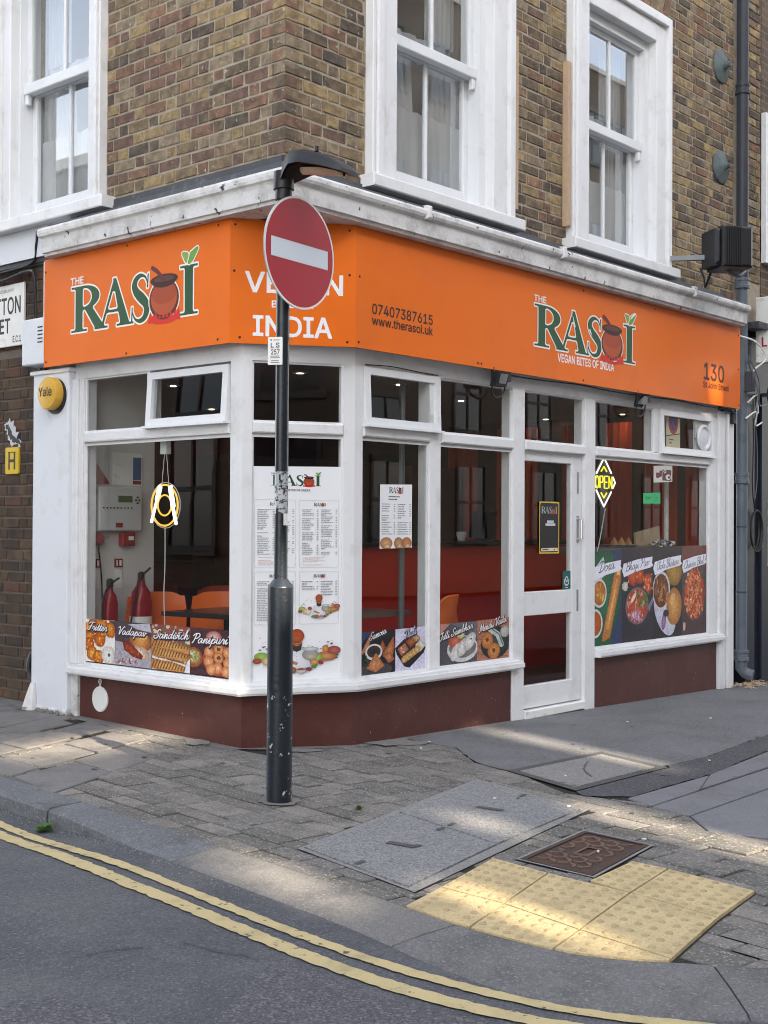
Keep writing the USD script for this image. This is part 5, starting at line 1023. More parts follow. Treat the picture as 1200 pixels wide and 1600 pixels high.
# 2 vadapav
t, p, U, q = poster(FL, -1.552, -1.172, .420, .420, .707, .707, "food_poster", "picture of a filled bun lettered Vadapav in the side window", (.32, .30, .34))
p.add(U(Polygon([(0, .55), (1, .45), (1, 1), (0, 1)])), (.055, .040, .048), clip=q); p.add(U(Polygon([(.35, .95), (.95, 1.0), (1, .80), (.6, .85)])), (.42, .40, .46), clip=q)
fan(p, U, q, ell(.62, .36, .36, .22), (.70, .68, .70), (.34, .32, .36)); fan(p, U, q, ell(.70, .58, .30, .24, -12), (.66, .30, .08), (.20, .05, .012)); fan(p, U, q, ell(.74, .70, .16, .09, -12), (.78, .50, .22), (.55, .24, .06)); fan(p, U, q, ell(.66, .33, .28, .15, -10), (.72, .62, .52), (.40, .26, .15))
fan(p, U, q, Polygon([(.20, .58), (.42, .55), (.78, .26), (.74, .17), (.50, .22), (.26, .36)]), (.34, .045, .016), (.12, .015, .008)); bits(p, U, q, 26, .05, .60, .02, .16, .008, .03, [(.32, .04, .03), (.62, .58, .60), (.20, .03, .03)], 3); bits(p, U, q, 30, .3, .72, .2, .5, .008, .02, [(.45, .10, .03), (.55, .20, .05), (.10, .02, .01)], 5)
script(p, "Vadapav", -1.515, .622, .026, LBL, width=.30, outline=(.007, (.03, .025, .03))); p.out(t, "picture", M_PHOTO)
# 3 sandwich
t, p, U, q = poster(FL, -1.172, -.790, .420, .420, .707, .708, "food_poster", "picture of grilled sandwiches lettered Sandwich in the side window", (.20, .06, .055))
bits(p, U, q, 60, 0, 1, .55, 1, .02, .06, [(.55, .50, .38), (.30, .05, .04), (.45, .30, .16), (.12, .14, .04), (.62, .55, .48)], 7)
for k, (cy, sl) in enumerate(((.60, -.12), (.40, -.10), (.12, -.08))):
    sh = Polygon([(0, cy + .10), (.55, cy + .17 + sl), (1, cy + .06 + sl), (.96, cy - .08 + sl), (.4, cy - .12), (0, cy - .10)]); fan(p, U, q, sh, (.62, .36, .12), (.40, .18, .05))
    for i in range(14): p.add(U(Polygon([(i * .075, cy - .09), (i * .075 + .03, cy - .09), (i * .075 + .12, cy + .12), (i * .075 + .09, cy + .12)]).intersection(sh)), (.16, .045, .018), up=i == 0, clip=q)
    p.add(U(Polygon([(.02, cy - .10), (.9, cy - .12 + sl), (.9, cy - .17 + sl), (.02, cy - .15)])), (.62, .58, .46), clip=q); bits(p, U, q, 16, .02, .9, cy - .22, cy - .12, .01, .025, [(.10, .16, .03), (.50, .06, .03), (.66, .60, .40)], 20 + k)
p.add(U(Polygon([(.86, .0), (1, .0), (1, .32), (.92, .22)])), (.66, .66, .70), clip=q)
script(p, "Sandwich", -1.150, .618, .028, LBL, width=.35, outline=(.007, (.03, .025, .03)), rot=2); p.out(t, "picture", M_PHOTO)
# 4 panipuri
t, p, U, q = poster(FL, -.790, -.424, .420, .420, .708, .708, "food_poster", "picture of round puffs lettered Panipuri in the side window", (.050, .022, .026))
for k in range(3): p.add(U(sbox(0, .02 + k * .1, 1, .10 + k * .1)), [(.055, .022, .028), (.038, .016, .020), (.065, .028, .03)][k], clip=q)
fan(p, U, q, ell(.60, .82, .20, .14), (.72, .50, .46), (.30, .06, .05)); fan(p, U, q, ell(.08, .36, .24, .22), (.55, .20, .08), (.22, .05, .02)); fan(p, U, q, ell(.08, .38, .17, .15), (.42, .36, .12), (.24, .20, .06)); bits(p, U, q, 18, -.02, .2, .28, .48, .012, .03, [(.60, .55, .30), (.12, .20, .05), (.66, .62, .5)], 9)
fan(p, U, q, ell(.74, .34, .42, .33), (.20, .035, .018), (.36, .07, .03)); p.add(U(ell(.74, .36, .36, .27)), (.10, .018, .012), clip=q)
for i, (x, y) in enumerate([(.48, .50), (.72, .58), (.95, .52), (.48, .30), (.72, .40), (.96, .30), (.70, .18), (.92, .12), (.54, .14)]):
    fan(p, U, q, ell(x, y, .125, .125), (.78, .42, .20), (.42, .13, .045))
    if i in (4, 1): p.add(U(blob(x, y, .05, .045, .3, 9, seed=i)), (.10, .05, .012), clip=q)
script(p, "Panipuri", -.775, .612, .029, LBL, width=.345, outline=(.007, (.03, .025, .03)), rot=2); p.out(t, "picture", M_PHOTO)
# 5 samosa, 6 thali
t, p, U, q = poster(FR, .671, .995, .410, .410, .682, .681, "food_poster", "dark picture of pointed samosas below the small menu", (.014, .013, .016))
p.add(U(Polygon([(0, 1), (.30, 1), (0, .72)])), (.03, .05, .12), clip=q); fan(p, U, q, Polygon([(0, .55), (.26, .95), (.30, .85), (.16, .56), (.02, .48)]), (.55, .24, .12), (.35, .12, .06))
for tr_, a_, b_ in (([(.62, .48), (.95, .85), (.98, .60), (.90, .30), (.62, .40)], (.50, .20, .08), (.26, .07, .025)), ([(.48, .60), (.62, .78), (.72, .60), (.60, .48)], (.40, .14, .06), (.20, .05, .02)), ([(.62, .42), (.85, .50), (.98, .30), (.80, .22)], (.52, .22, .09), (.24, .07, .03))): fan(p, U, q, Polygon(tr_), a_, b_)
p.add(U(ell(.36, .52, .25, .19)), (.62, .62, .62), clip=q); fan(p, U, q, ell(.36, .53, .20, .14), (.02, .015, .015), (.05, .03, .03))
fan(p, U, q, ell(.40, .10, .5, .16), (.03, .028, .03), (.055, .052, .055)); fan(p, U, q, Polygon([(.13, .16), (.42, .50), (.68, .18), (.42, .05)]), (.62, .30, .13), (.34, .11, .04)); p.add(U(Polygon([(.42, .50), (.45, .06), (.40, .06)])), (.40, .15, .06), clip=q)
bits(p, U, q, 8, .0, .2, .2, .45, .01, .05, [(.03, .06, .02)], 31); script(p, "Samosa", .745, .625, .022, LBL, width=.17, outline=(.006, (.03, .03, .03)), rot=14); p.out(t, "picture", M_PHOTO)
t, p, U, q = poster(FR, .995, 1.308, .410, .410, .681, .686, "food_poster", "pale picture of a filled black tray below the small menu", (.58, .56, .70))
fan(p, U, q, Polygon([(0.02, .55), (.52, .90), (.98, .55), (.90, .40), (.45, .08), (.30, .12), (.06, .42)]).buffer(.02), (.030, .028, .03), (.012, .012, .013))
for pl_, a_, b_ in (([(.10, .52), (.30, .64), (.40, .50), (.20, .38)], (.50, .25, .12), (.30, .10, .05)), ([(.36, .68), (.52, .80), (.64, .66), (.48, .56)], (.42, .14, .04), (.22, .05, .02)), ([(.66, .58), (.80, .70), (.95, .56), (.80, .44)], (.62, .62, .55), (.50, .48, .40)), ([(.56, .78), (.68, .84), (.78, .74), (.66, .68)], (.60, .42, .25), (.3, .16, .06))): fan(p, U, q, Polygon(pl_).buffer(.02), a_, b_)
for i in range(5): fan(p, U, q, ell(.30 + .10 * i, .28 + .05 * i, .11, .09, 25), (.68, .46, .20), (.40, .20, .06))
bits(p, U, q, 10, .12, .3, .42, .6, .012, .03, [(.60, .10, .04), (.66, .6, .55)], 33); script(p, "Thali", 1.085, .615, .026, (.50, .49, .60), width=.13, outline=(.006, (.03, .03, .05)), rot=14); p.out(t, "picture", M_PHOTO)
# 7 idli, 8 mendu vada
t, p, U, q = poster(FR, 1.434, 1.865, .410, .410, .690, .692, "food_poster", "picture of white rice cakes on a plate, left of the door", (.075, .070, .080))
p.add(U(Polygon([(0, .70), (.30, 1), (0, 1)])), (.45, .20, .16), clip=q); p.add(U(Polygon([(.3, 1), (1, 1), (1, .6), (.7, .8)])), (.12, .12, .14), clip=q); fan(p, U, q, ell(.62, .36, .40, .32), (.30, .30, .30), (.56, .55, .55)); p.add(U(ell(.62, .40, .35, .26)), (.16, .14, .14), clip=q)
fan(p, U, q, blob(.42, .56, .16, .16, .15, seed=4), (.55, .16, .10), (.35, .06, .03))
for x, y in ((.46, .30), (.63, .40), (.80, .52)):
    fan(p, U, q, ell(x, y, .13, .24, -28), (.74, .72, .70), (.42, .40, .38)); p.add(U(ell(x + .03, y + .06, .03, .018)), (.06, .05, .03), clip=q)
fan(p, U, q, ell(.56, .72, .10, .11), (.60, .60, .36), (.36, .40, .14)); p.add(U(blob(.56, .73, .05, .04, .3, 8, seed=2)), (.08, .14, .03), clip=q)
script(p, "Idli Sambhar", 1.445, .575, .024, LBL, width=.38, outline=(.006, (.03, .03, .03)), rot=11); p.out(t, "picture", M_PHOTO)
t, p, U, q = poster(FR, 1.865, 2.250, .410, .410, .692, .700, "food_poster", "picture of two fried rings, directly left of the door", (.36, .15, .10))
for k in range(5): p.add(U(Polygon([(0, .18 * k), (1, .18 * k - .15), (1, .18 * k - .13), (0, .18 * k + .02)])), (.22, .08, .055), clip=q)
fan(p, U, q, ell(.56, .42, .46, .40, 15), (.05, .055, .05), (.02, .022, .02)); p.add(U(LineString([(.36, .78), (.62, .62), (.74, .36)]).buffer(.07)), (.45, .50, .48), clip=q); p.add(U(LineString([(.40, .80), (.66, .62), (.78, .36)]).buffer(.02)), (.10, .16, .13), clip=q); fan(p, U, q, ell(.84, .68, .14, .15), (.58, .55, .52), (.30, .28, .27))
for x, y in ((.30, .50), (.50, .22)):
    fan(p, U, q, blob(x, y, .185, .21, .06, seed=int(x * 10)), (.62, .28, .09), (.34, .11, .03)); fan(p, U, q, ell(x, y + .01, .05, .06), (.08, .02, .01), (.22, .07, .02))
p.add(U(sbox(.55, .88, .8, 1.0)), (.30, .02, .03), clip=q); script(p, "Mendu Vada", 1.885, .608, .026, LBL, width=.335, outline=(.006, (.05, .02, .02)), rot=11); p.out(t, "picture", M_PHOTO)
# 9..12 tall pictures in the right window
tag_ = [(0, .80), (.05, .90), (.5, .96), (.97, .995), (.95, .90), (1.0, .86), (.9, .83), (.45, .78), (.06, .70)]
def brush(p, U, q, word, s0, z, wd, size, rot=7):
    p.add(U(Polygon([(x, .795 + (y - .84) * .72) for x, y in tag_])), (.74, .74, .84), clip=q); script(p, word, s0, z, size, (.05, .05, .07), width=wd, thick=.13, rot=rot)
t, p, U, q = poster(FR, 3.357, 3.792, .412, .412, 1.15, 1.172, "food_poster", "tall picture of a rolled pancake on a green leaf, lettered Dosa", (.030, .040, .10))
fan(p, U, q, Polygon([(0, 0), (.55, -.02), (.95, .40), (1.0, .80), (.6, 1.0), (0, 1.0)]), (.03, .14, .065), (.012, .075, .03))
for k in range(12): p.add(U(Polygon([(.50, .05 + k * .07), (1.0, .22 + k * .07), (1.0, .225 + k * .07), (.50, .06 + k * .07)])), (.010, .055, .022), up=k == 0, clip=q)
fan(p, U, q, Polygon([(0, .80), (.35, .95), (.5, .78), (.2, .68), (0, .70)]), (.66, .70, .72), (.40, .50, .52)); fan(p, U, q, Polygon([(.30, .05), (.36, .04), (.58, .07), (.62, .12), (.97, .70), (.97, .78), (.80, .80), (.72, .74)]), (.68, .30, .08), (.36, .12, .03)); fan(p, U, q, Polygon([(.80, .74), (.93, .74), (.96, .80), (.84, .82)]), (.78, .56, .30), (.66, .36, .12)); fan(p, U, q, Polygon([(.46, .16), (.54, .16), (.86, .70), (.80, .70)]), (.78, .46, .18), (.60, .25, .06))
for cy in (.56, .24):
    p.add(U(ell(.22 if cy > .4 else .08, cy, .25, .155)), (.62, .62, .60), clip=q); fan(p, U, q, ell(.22 if cy > .4 else .08, cy, .21, .13), (.52, .20, .03) if cy > .4 else (.45, .09, .02), (.35, .09, .015))
bits(p, U, q, 16, .05, .40, .46, .66, .015, .035, [(.55, .45, .10), (.25, .22, .04), (.62, .30, .06)], 41, ell(.22, .56, .18, .10)); brush(p, U, q, "Dosa", 3.44, .985, .25, .042); p.out(t, "picture", M_PHOTO)
t, p, U, q = poster(FR, 3.792, 4.297, .412, .412, 1.173, 1.179, "food_poster", "tall picture of a round bowl of curry with red chunks behind", (.026, .020, .030))
for i, (x, y, rx, ry) in enumerate([(.36, .70, .17, .10), (.56, .70, .14, .09), (.82, .64, .15, .09), (.80, .54, .14, .06)]): fan(p, U, q, blob(x, y, rx, ry, .12, 12, seed=i), (.60, .10, .03), (.28, .03, .012)); bits(p, U, q, 8, x - rx, x + rx, y - ry, y + ry, .01, .03, [(.75, .28, .10), (.2, .02, .01)], i + 50)
fan(p, U, q, blob(.10, .60, .10, .05, .2, seed=3), (.70, .66, .58), (.45, .40, .33)); p.add(U(ell(.52, .36, .42, .22)), (.03, .028, .032), clip=q); p.add(U(ell(.48, .38, .37, .20)), (.14, .13, .14), clip=q); fan(p, U, q, ell(.48, .38, .34, .18), (.50, .09, .025), (.36, .04, .015))
bits(p, U, q, 60, .14, .82, .20, .56, .012, .035, [(.62, .16, .05), (.30, .02, .01), (.55, .35, .40), (.50, .30, .45)], 44, ell(.48, .38, .32, .17)); bits(p, U, q, 30, .50, .80, .36, .52, .01, .03, [(.05, .13, .02), (.09, .18, .04)], 45); bits(p, U, q, 26, .30, .66, .22, .32, .012, .03, [(.62, .52, .62), (.45, .22, .40)], 46); fan(p, U, q, ell(.36, .47, .10, .03, 30), (.80, .74, .62), (.7, .5, .3)); p.add(U(Polygon([(.82, .36), (1.0, .48), (1.0, .42), (.86, .30)])), (.18, .16, .24), clip=q); brush(p, U, q, "Bhaji Pav", 3.845, .985, .40, .036); p.out(t, "picture", M_PHOTO)
t, p, U, q = poster(FR, 4.297, 4.795, .412, .412, 1.179, 1.185, "food_poster", "tall picture of puffed golden bread and a dish of chickpeas", (.018, .014, .018))
fan(p, U, q, ell(.40, .28, .40, .22, -25), (.58, .58, .66), (.48, .48, .58)); fan(p, U, q, blob(.72, .72, .28, .15, .05, 20, seed=2), (.42, .24, .05), (.22, .11, .02)); p.add(U(ell(.28, .52, .30, .215)), (.55, .55, .56), clip=q); fan(p, U, q, ell(.27, .52, .26, .185), (.20, .06, .02), (.10, .025, .01))
bits(p, U, q, 50, .04, .5, .36, .70, .02, .045, [(.40, .18, .06), (.25, .09, .03), (.12, .04, .015), (.45, .22, .08)], 47, ell(.27, .52, .24, .165)); fan(p, U, q, blob(.72, .34, .27, .21, .03, 22, seed=5), (.66, .34, .10), (.34, .13, .03)); fan(p, U, q, ell(.66, .42, .10, .06, 20), (.74, .46, .18), (.62, .30, .09)); fan(p, U, q, ell(.36, .18, .10, .07, 60), (.40, .25, .42), (.16, .06, .16)); p.add(U(ell(.44, .27, .10, .04)), (.025, .02, .03), clip=q); brush(p, U, q, "Chole Bhature", 4.36, .985, .38, .034); p.out(t, "picture", M_PHOTO)
t, p, U, q = poster(FR, 4.795, 5.250, .412, .412, 1.185, 1.187, "food_poster", "tall food picture of red fried noodles, rightmost in the right window", (.060, .030, .034))
p.add(U(sbox(0, .72, 1, 1)), (.13, .035, .030), clip=q); fan(p, U, q, ell(.52, .48, .52, .34), (.03, .03, .036), (.055, .05, .058)); p.add(U(blob(.50, .46, .42, .29, .06, 26, seed=4)), (.25, .035, .012), clip=q)
r = np.random.default_rng(48); nd = {0: [], 1: [], 2: []}
for i in range(150):
    a, b = r.uniform(0, 6.28), r.uniform(0, 1) ** .5; c_ = np.array([.50 + .38 * b * math.cos(a), .46 + .265 * b * math.sin(a)]); th = r.uniform(0, 6.28); nd[i % 3].append(LineString(smoothline([c_ + .07 * np.array([math.cos(th), .7 * math.sin(th)]), c_ + r.uniform(-.03, .03, 2), c_ - .07 * np.array([math.cos(th + .6), .7 * math.sin(th + .6)])], 4)).buffer(.009))
for k, c_ in enumerate(((.58, .13, .04), (.45, .06, .02), (.66, .24, .10))): p.add(U(unary_union(nd[k])), c_, clip=q)
bits(p, U, q, 26, .15, .85, .2, .72, .01, .024, [(.70, .55, .35), (.80, .72, .55), (.10, .16, .04)], 49); p.add(U(blob(.09, .10, .05, .05, .2, 9, seed=1)), (.50, .40, .32), clip=q); brush(p, U, q, "Chinese Bhel", 4.84, .985, .37, .034); p.out(t, "picture", M_PHOTO)
# menus
INK, PAPER = (.10, .10, .105), (.76, .77, .79)
def menu_lines(p, s0, s1, z0, z1, n, seed, two=True, price=True, col=(.25, .25, .26)):
    r = np.random.default_rng(seed); dz = (z1 - z0) / n; L = []
    for k in range(n):
        z = z1 - (k + .6) * dz
        if r.uniform() < .10: continue
        hd = r.uniform() < .12; w = (s1 - s0) * (r.uniform(.25, .38) if hd else r.uniform(.45, .80)); h = dz * (.50 if hd else .36)
        x = s0
        while x < s0 + w: ww = r.uniform(.006, .022); L.append(sbox(x, z, min(x + ww, s0 + w), z + h)); x += ww + .003
        if price and not hd: L.append(sbox(s1 - (s1 - s0) * .10, z, s1, z + h))
    p.add(unary_union(L), col)
def frame_line(p, s0, s1, z0, z1, c=(.45, .45, .47), w=.0016): p.add(sbox(s0, z0, s1, z1).buffer(-.008).buffer(.008).difference(sbox(s0 + w, z0 + w, s1 - w, z1 - w).buffer(-.008).buffer(.008)), c)
def food_cluster(p, cx, z0, W, H, seed):
    """little picture: a cook in a turban and white jacket among bowls, vegetables and breads"""
    U = lambda g: affinity.affine_transform(g, [W, 0, 0, H, cx - W / 2, z0]); r = np.random.default_rng(seed); F = lambda g, a, b: p.fan(U(g), a, b)
    p.add(U(unary_union([Point(r.uniform(.04, .96), .62 + r.uniform(-.12, .22) * (1 - 0)).buffer(r.uniform(.004, .011), 3) for _ in range(36)])), (.35, .08, .08))
    F(Polygon([(.34, .20), (.36, .50), (.44, .60), (.56, .60), (.64, .48), (.66, .18), (.5, .10)]), (.74, .74, .76), (.52, .54, .58)); F(ell(.50, .67, .062, .12), (.42, .17, .08), (.26, .09, .04)); p.add(U(Polygon([(.44, .66), (.56, .66), (.55, .54), (.50, .50), (.45, .54)])), (.045, .03, .028)); p.add(U(ell(.50, .64, .030, .018)), (.32, .12, .07))
    F(ell(.50, .84, .085, .15), (.48, .11, .035), (.28, .05, .02)); p.add(U(Polygon([(.43, .78), (.50, .90), (.57, .78), (.50, .83)])), (.36, .06, .02)); p.add(U(unary_union([Point(.50, .26 + .07 * k).buffer(.006, 3) for k in range(4)])), (.2, .2, .2)); p.add(U(unary_union([ell(.485, .70, .008, .008), ell(.518, .70, .008, .008)])), (.02, .02, .02))
    p.add(U(Polygon([(.36, .30), (.50, .22), (.52, .27), (.40, .36)])), (.42, .17, .09))
    for x, y, rx, ry, a, b in ((.10, .42, .085, .09, (.34, .48, .12), (.16, .30, .05)), (.05, .33, .05, .06, (.46, .10, .06), (.26, .04, .03)), (.18, .32, .07, .09, (.70, .58, .36), (.46, .30, .14)), (.25, .30, .06, .09, (.76, .70, .55), (.52, .42, .26)), (.28, .44, .05, .07, (.36, .10, .12), (.2, .04, .05)), (.84, .40, .13, .10, (.55, .28, .10), (.28, .09, .03)), (.93, .52, .08, .09, (.44, .14, .10), (.22, .05, .04)), (.83, .56, .035, .08, (.60, .30, .10), (.38, .14, .04)), (.74, .38, .055, .08, (.36, .52, .12), (.14, .28, .04)), (.70, .28, .05, .06, (.66, .34, .16), (.42, .16, .05)), (.78, .26, .03, .04, (.40, .04, .04), (.22, .02, .02)), (.44, .12, .06, .07, (.34, .16, .09), (.2, .07, .03)), (.64, .13, .035, .04, (.30, .03, .05), (.18, .02, .03)), (.36, .12, .05, .05, (.14, .30, .06), (.07, .16, .03))): F(ell(x, y, rx, ry), a, b)
    F(ell(.655, .44, .095, .12), (.40, .42, .42), (.20, .21, .21)); F(ell(.655, .56, .10, .045), (.62, .63, .62), (.34, .35, .35)); F(ell(.66, .40, .07, .07), (.52, .42, .30), (.3, .26, .2)); F(ell(.55, .10, .06, .06), (.60, .60, .60), (.28, .28, .29)); p.add(U(ell(.55, .13, .050, .025)), (.30, .08, .04)); p.add(U(Polygon([(.66, .20), (.74, .24), (.72, .15), (.67, .15)])), (.06, .20, .03)); p.add(U(unary_union([Point(*a).buffer(.014, 4) for a in ((.12, .62), (.16, .58), (.08, .56), (.90, .66), (.86, .70), (.96, .36), (.97, .42))])), (.05, .04, .05))
t, p, U, q = poster(FC, .062, LC - .074, .412, .402, 1.700, 1.706, "menu_poster", "large white menu poster in the angled pane behind the black post", PAPER, w=PG - .04)
s0, s1 = .062, LC - .074; Wd = s1 - s0; X = lambda x: s0 + x * Wd
logo(p, X(.215), 1.585, .315, .065, line=None, the=True); text(p, "VEGAN BITES OF INDIA", X(.26), 1.553, .012, (.05, .05, .05), width=.22)
for xa, xb in ((.035, .485), (.525, .965)):
    for za, zb in ((1.09, 1.50), (.745, 1.065)):
        frame_line(p, X(xa), X(xb), za, zb); logo(p, X((xa + xb) / 2) - .036, zb - .036, .078, .019, green=(.06, .07, .06), line=None, leaf=False, the=False, pot=True)
        z_t = zb - .055
        if za > 1: menu_lines(p, X(xa + .03), X((xa + xb) / 2 - .01), za + .075, z_t, 26, int(xa * 90) + 1); menu_lines(p, X((xa + xb) / 2 + .02), X(xb - .02), za + .075, z_t, 26, int(xa * 90) + 2); menu_lines(p, X(xa + .04), X(xb - .04), za + .012, za + .065, 6, int(xa * 90) + 3, price=False, col=(.66, .50, .44))
        elif xa < .3: menu_lines(p, X(xa + .03), X((xa + xb) / 2), za + .02, z_t, 24, 7); menu_lines(p, X((xa + xb) / 2 + .02), X(xb - .02), za + .10, z_t, 16, 8)
        else: menu_lines(p, X(xa + .03), X((xa + xb) / 2 - .01), z_t - .06, z_t, 4, 9); menu_lines(p, X((xa + xb) / 2 + .02), X(xb - .02), z_t - .095, z_t, 6, 10)
food_cluster(p, X(.745), .772, .265, .155, 3); food_cluster(p, X(.50), .435, Wd * .96, .285, 4); p.out(t, "print")
t, p, U, q = poster(FR, .838, 1.154, 1.200, 1.204, 1.607, 1.614, "menu_poster", "small white menu sheet hanging in the pane right of the angled corner", PAPER)
logo(p, .925, 1.555, .145, .038, green=(.05, .06, .05), line=None, leaf=False, the=False); menu_lines(p, .92, 1.06, 1.505, 1.54, 2, 4, price=False, col=(.1, .1, .1)); menu_lines(p, .855, .985, 1.285, 1.49, 14, 5); menu_lines(p, 1.01, 1.14, 1.285, 1.49, 14, 6)
for i, (x, w_) in enumerate(((.90, .06), (1.02, .045), (1.10, .05))): p.fan(ell(x, 1.235, w_, .038), [(.62, .38, .18), (.50, .30, .16), (.55, .22, .08)][i], (.30, .12, .05), clip=q); p.fan(ell(x + .01, 1.212, w_ * .6, .02), (.70, .55, .35), (.35, .15, .06), clip=q)
p.out(t, "print")
# sticker shaped like a phone on the door, green sticker below it
t, p, U, q = poster(FR, 2.640, 2.905, 1.145, 1.145, 1.532, 1.532, "door_sticker", "black phone shaped sticker with yellow border on the door glass", (.62, .42, .03), w=.004, cat="sticker")
p.add(sbox(2.650, 1.155, 2.895, 1.522).buffer(-.02).buffer(.02), (.012, .012, .014)); logo(p, 2.665, 1.445, .215, .05, green=(.30, .34, .36), line=None, leaf=False, the=False); p.add(unary_union([sbox(2.74, 1.372, 2.83, 1.392), sbox(2.72, 1.352, 2.85, 1.370)]), (.55, .55, .56)); p.add(sbox(2.665, 1.163, 2.885, 1.187), (.66, .55, .40)); p.add(unary_union([sbox(2.68, 1.172, 2.76, 1.180), ell(2.84, 1.175, .008, .006)]), (.10, .08, .06)); p.out(t, "print")
t, p, U, q = poster(FR, 2.955, 3.063, .873, .873, 1.010, 1.010, "door_sticker", "small dark green sticker with white emblem low on the door glass", (.008, .10, .095), w=.004, cat="sticker")
p.add(LineString(smoothline([(2.98, .945), (2.985, .915), (3.01, .902), (3.035, .915), (3.04, .945)], 4)).buffer(.005), (.62, .66, .66)); p.add(ell(3.01, .948, .018, .024).difference(ell(3.012, .948, .010, .015)), (.62, .66, .66)); p.add(sbox(2.99, .882, 3.03, .888), (.6, .64, .64)); p.out(t, "print")
# notices in the right window, and a sign reflection painted as print
t, p, U, q = poster(FR, 4.300, 4.618, 1.718, 1.735, 1.858, 1.876, "camera_sticker", "white square sticker with a dark red camera drawn on it, in the right window", (.58, .55, .53), cat="sticker")
MR = (.10, .018, .022); p.add(U(unary_union([sbox(.48, .18, .92, .80).buffer(.02), sbox(.13, .30, .30, .62), Polygon([(.28, .35), (.44, .40), (.44, .75), (.32, .75)])])), MR, clip=q); p.add(U(ell(.78, .38, .14, .17)), (.60, .58, .56), clip=q); p.add(U(ell(.82, .37, .06, .09)), MR, clip=q); p.add(U(ell(.60, .72, .075, .11).difference(ell(.60, .72, .04, .06))), (.6, .57, .55), clip=q); p.out(t, "print")
t, p, U, q = poster(FR, 4.128, 4.413, 1.541, 1.544, 1.626, 1.637, "green_notice", "bright green notice stuck in the right window", (.015, .42, .14), cat="notice")
text(p, "Closed", 4.165, 1.578, .026, (.03, .10, .05), width=.085); menu_lines(p, 4.325, 4.39, 1.56, 1.62, 3, 3, price=False, col=(.03, .14, .06)); p.add(sbox(4.295, 1.545, 4.298, 1.632), (.01, .25, .08)); p.out(t, "print")
t, p, U, q = poster(FR, 4.545, 4.790, 2.030, 2.030, 2.287, 2.287, "plate_reflection_print", "printed sheet painting the reflection of a cream parking plate in the right top light", (.66, .58, .40), w=.001, cat="sign")  # mirrored street sign, painted as a flat print behind the glass
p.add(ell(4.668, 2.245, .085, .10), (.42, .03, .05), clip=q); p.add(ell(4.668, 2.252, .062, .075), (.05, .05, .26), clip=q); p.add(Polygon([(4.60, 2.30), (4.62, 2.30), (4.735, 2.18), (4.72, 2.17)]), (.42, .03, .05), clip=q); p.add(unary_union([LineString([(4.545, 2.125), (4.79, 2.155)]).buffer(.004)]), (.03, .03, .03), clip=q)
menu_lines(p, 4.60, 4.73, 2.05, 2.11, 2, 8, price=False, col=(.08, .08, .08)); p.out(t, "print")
t = thing("extractor_fan", "round white extractor fan set in the small top light at the right", "fan", at=(5.16, -.02, 2.14))
part(t, "ring", lathe(MB(), FR([(5.150, 2.140, .030)])[0], FR.n, [(.112, 0), (.118, .012), (.112, .028), (.096, .030), (.088, .018), (.088, .010)], 32), M_WHITE, 40); part(t, "grille", lathe(MB(), FR([(5.150, 2.140, .034)])[0], FR.n, [(.086, 0), (.07, .012), (0, .014)], 28), M_WHITEW, 40); part(t, "mount", B(FR, 5.010, 5.263, 2.024, 2.290, .010, .022), M_PEEL)
# neon signs
N_WHITE, N_ORG, N_YEL = emitter("neon_white", (1, .97, .90), .36), emitter("neon_orange", (1, .50, .07), .30), emitter("neon_yellow", (1, .88, .05), .26)
t = thing("neon_open_sign", "lit diamond shaped OPEN sign in yellow and white at the left of the right window", "neon sign", at=(3.53, .03, 1.51))
ON = -.045; cx, cz = 3.612, 1.703
D = lambda k: Polygon([(cx - .165 * k, cz), (cx, cz + .205 * k), (cx + .175 * k, cz), (cx, cz - .205 * k)])
part(t, "backing", prism(FR, D(1.0).buffer(.012), ON - .012, ON - .002), M_DARK)
def neon(name, pts, r_, m): part(t, name, tube(MB(), [FR([(s_, z_, ON + r_)])[0] for s_, z_ in pts], r_, 8), m, 50)
neon("white_tube", [(cx - .115, cz + .065), (cx, cz + .195), (cx + .112, cz + .075)], .0065, N_WHITE); neon("white_tube", [(cx - .115, cz - .065), (cx, cz - .195), (cx + .112, cz - .075)], .0065, N_WHITE); neon("white_tube", [(cx + .135, cz + .045), (cx + .170, cz), (cx + .135, cz - .045)], .0065, N_WHITE); neon("white_tube", [(cx - .135, cz + .045), (cx - .165, cz), (cx - .135, cz - .045)], .0065, N_WHITE)
neon("yellow_tube", [(cx - .042, cz + .085), (cx, cz + .125), (cx + .042, cz + .085)], .006, N_YEL); neon("yellow_tube", [(cx - .042, cz - .085), (cx, cz - .125), (cx + .042, cz - .085)], .006, N_YEL)
for k, st in enumerate(([[(.5 + .5 * math.cos(a), .5 + .5 * math.sin(a)) for a in np.linspace(0, 6.28, 14)]], [[(0, 0), (0, 1), (.7, 1), (.95, .75), (.7, .48), (0, .48)]], [[(.9, 0), (0, 0), (0, 1), (.9, 1)], [(0, .5), (.75, .5)]], [[(0, 0), (0, 1), (.9, 0), (.9, 1)]])):
    for s_ in st: neon("yellow_letter", [(cx - .128 + k * .068 + x * .052, cz - .048 + y * .096) for x, y in s_], .0058, N_YEL)
wire(t, "cable", [FR([q])[0] for q in [(cx + .03, cz - .21, ON), (cx + .02, cz - .35, ON - .02), (cx - .04, cz - .52, ON - .02), (cx - .09, cz - .66, ON - .03)]], .004, M_SIGNW)
t = thing("neon_plate_sign", "lit neon plate with white knife and fork hanging in the side window", "neon sign", at=(.045, 1.14, 1.33))
NW = -.05; cy, cz2 = -1.130, 1.470
nn = lambda name, pts, r_, m: part(t, name, tube(MB(), [FL([(s_, z_, NW + r_)])[0] for s_, z_ in pts], r_, 8), m, 50)
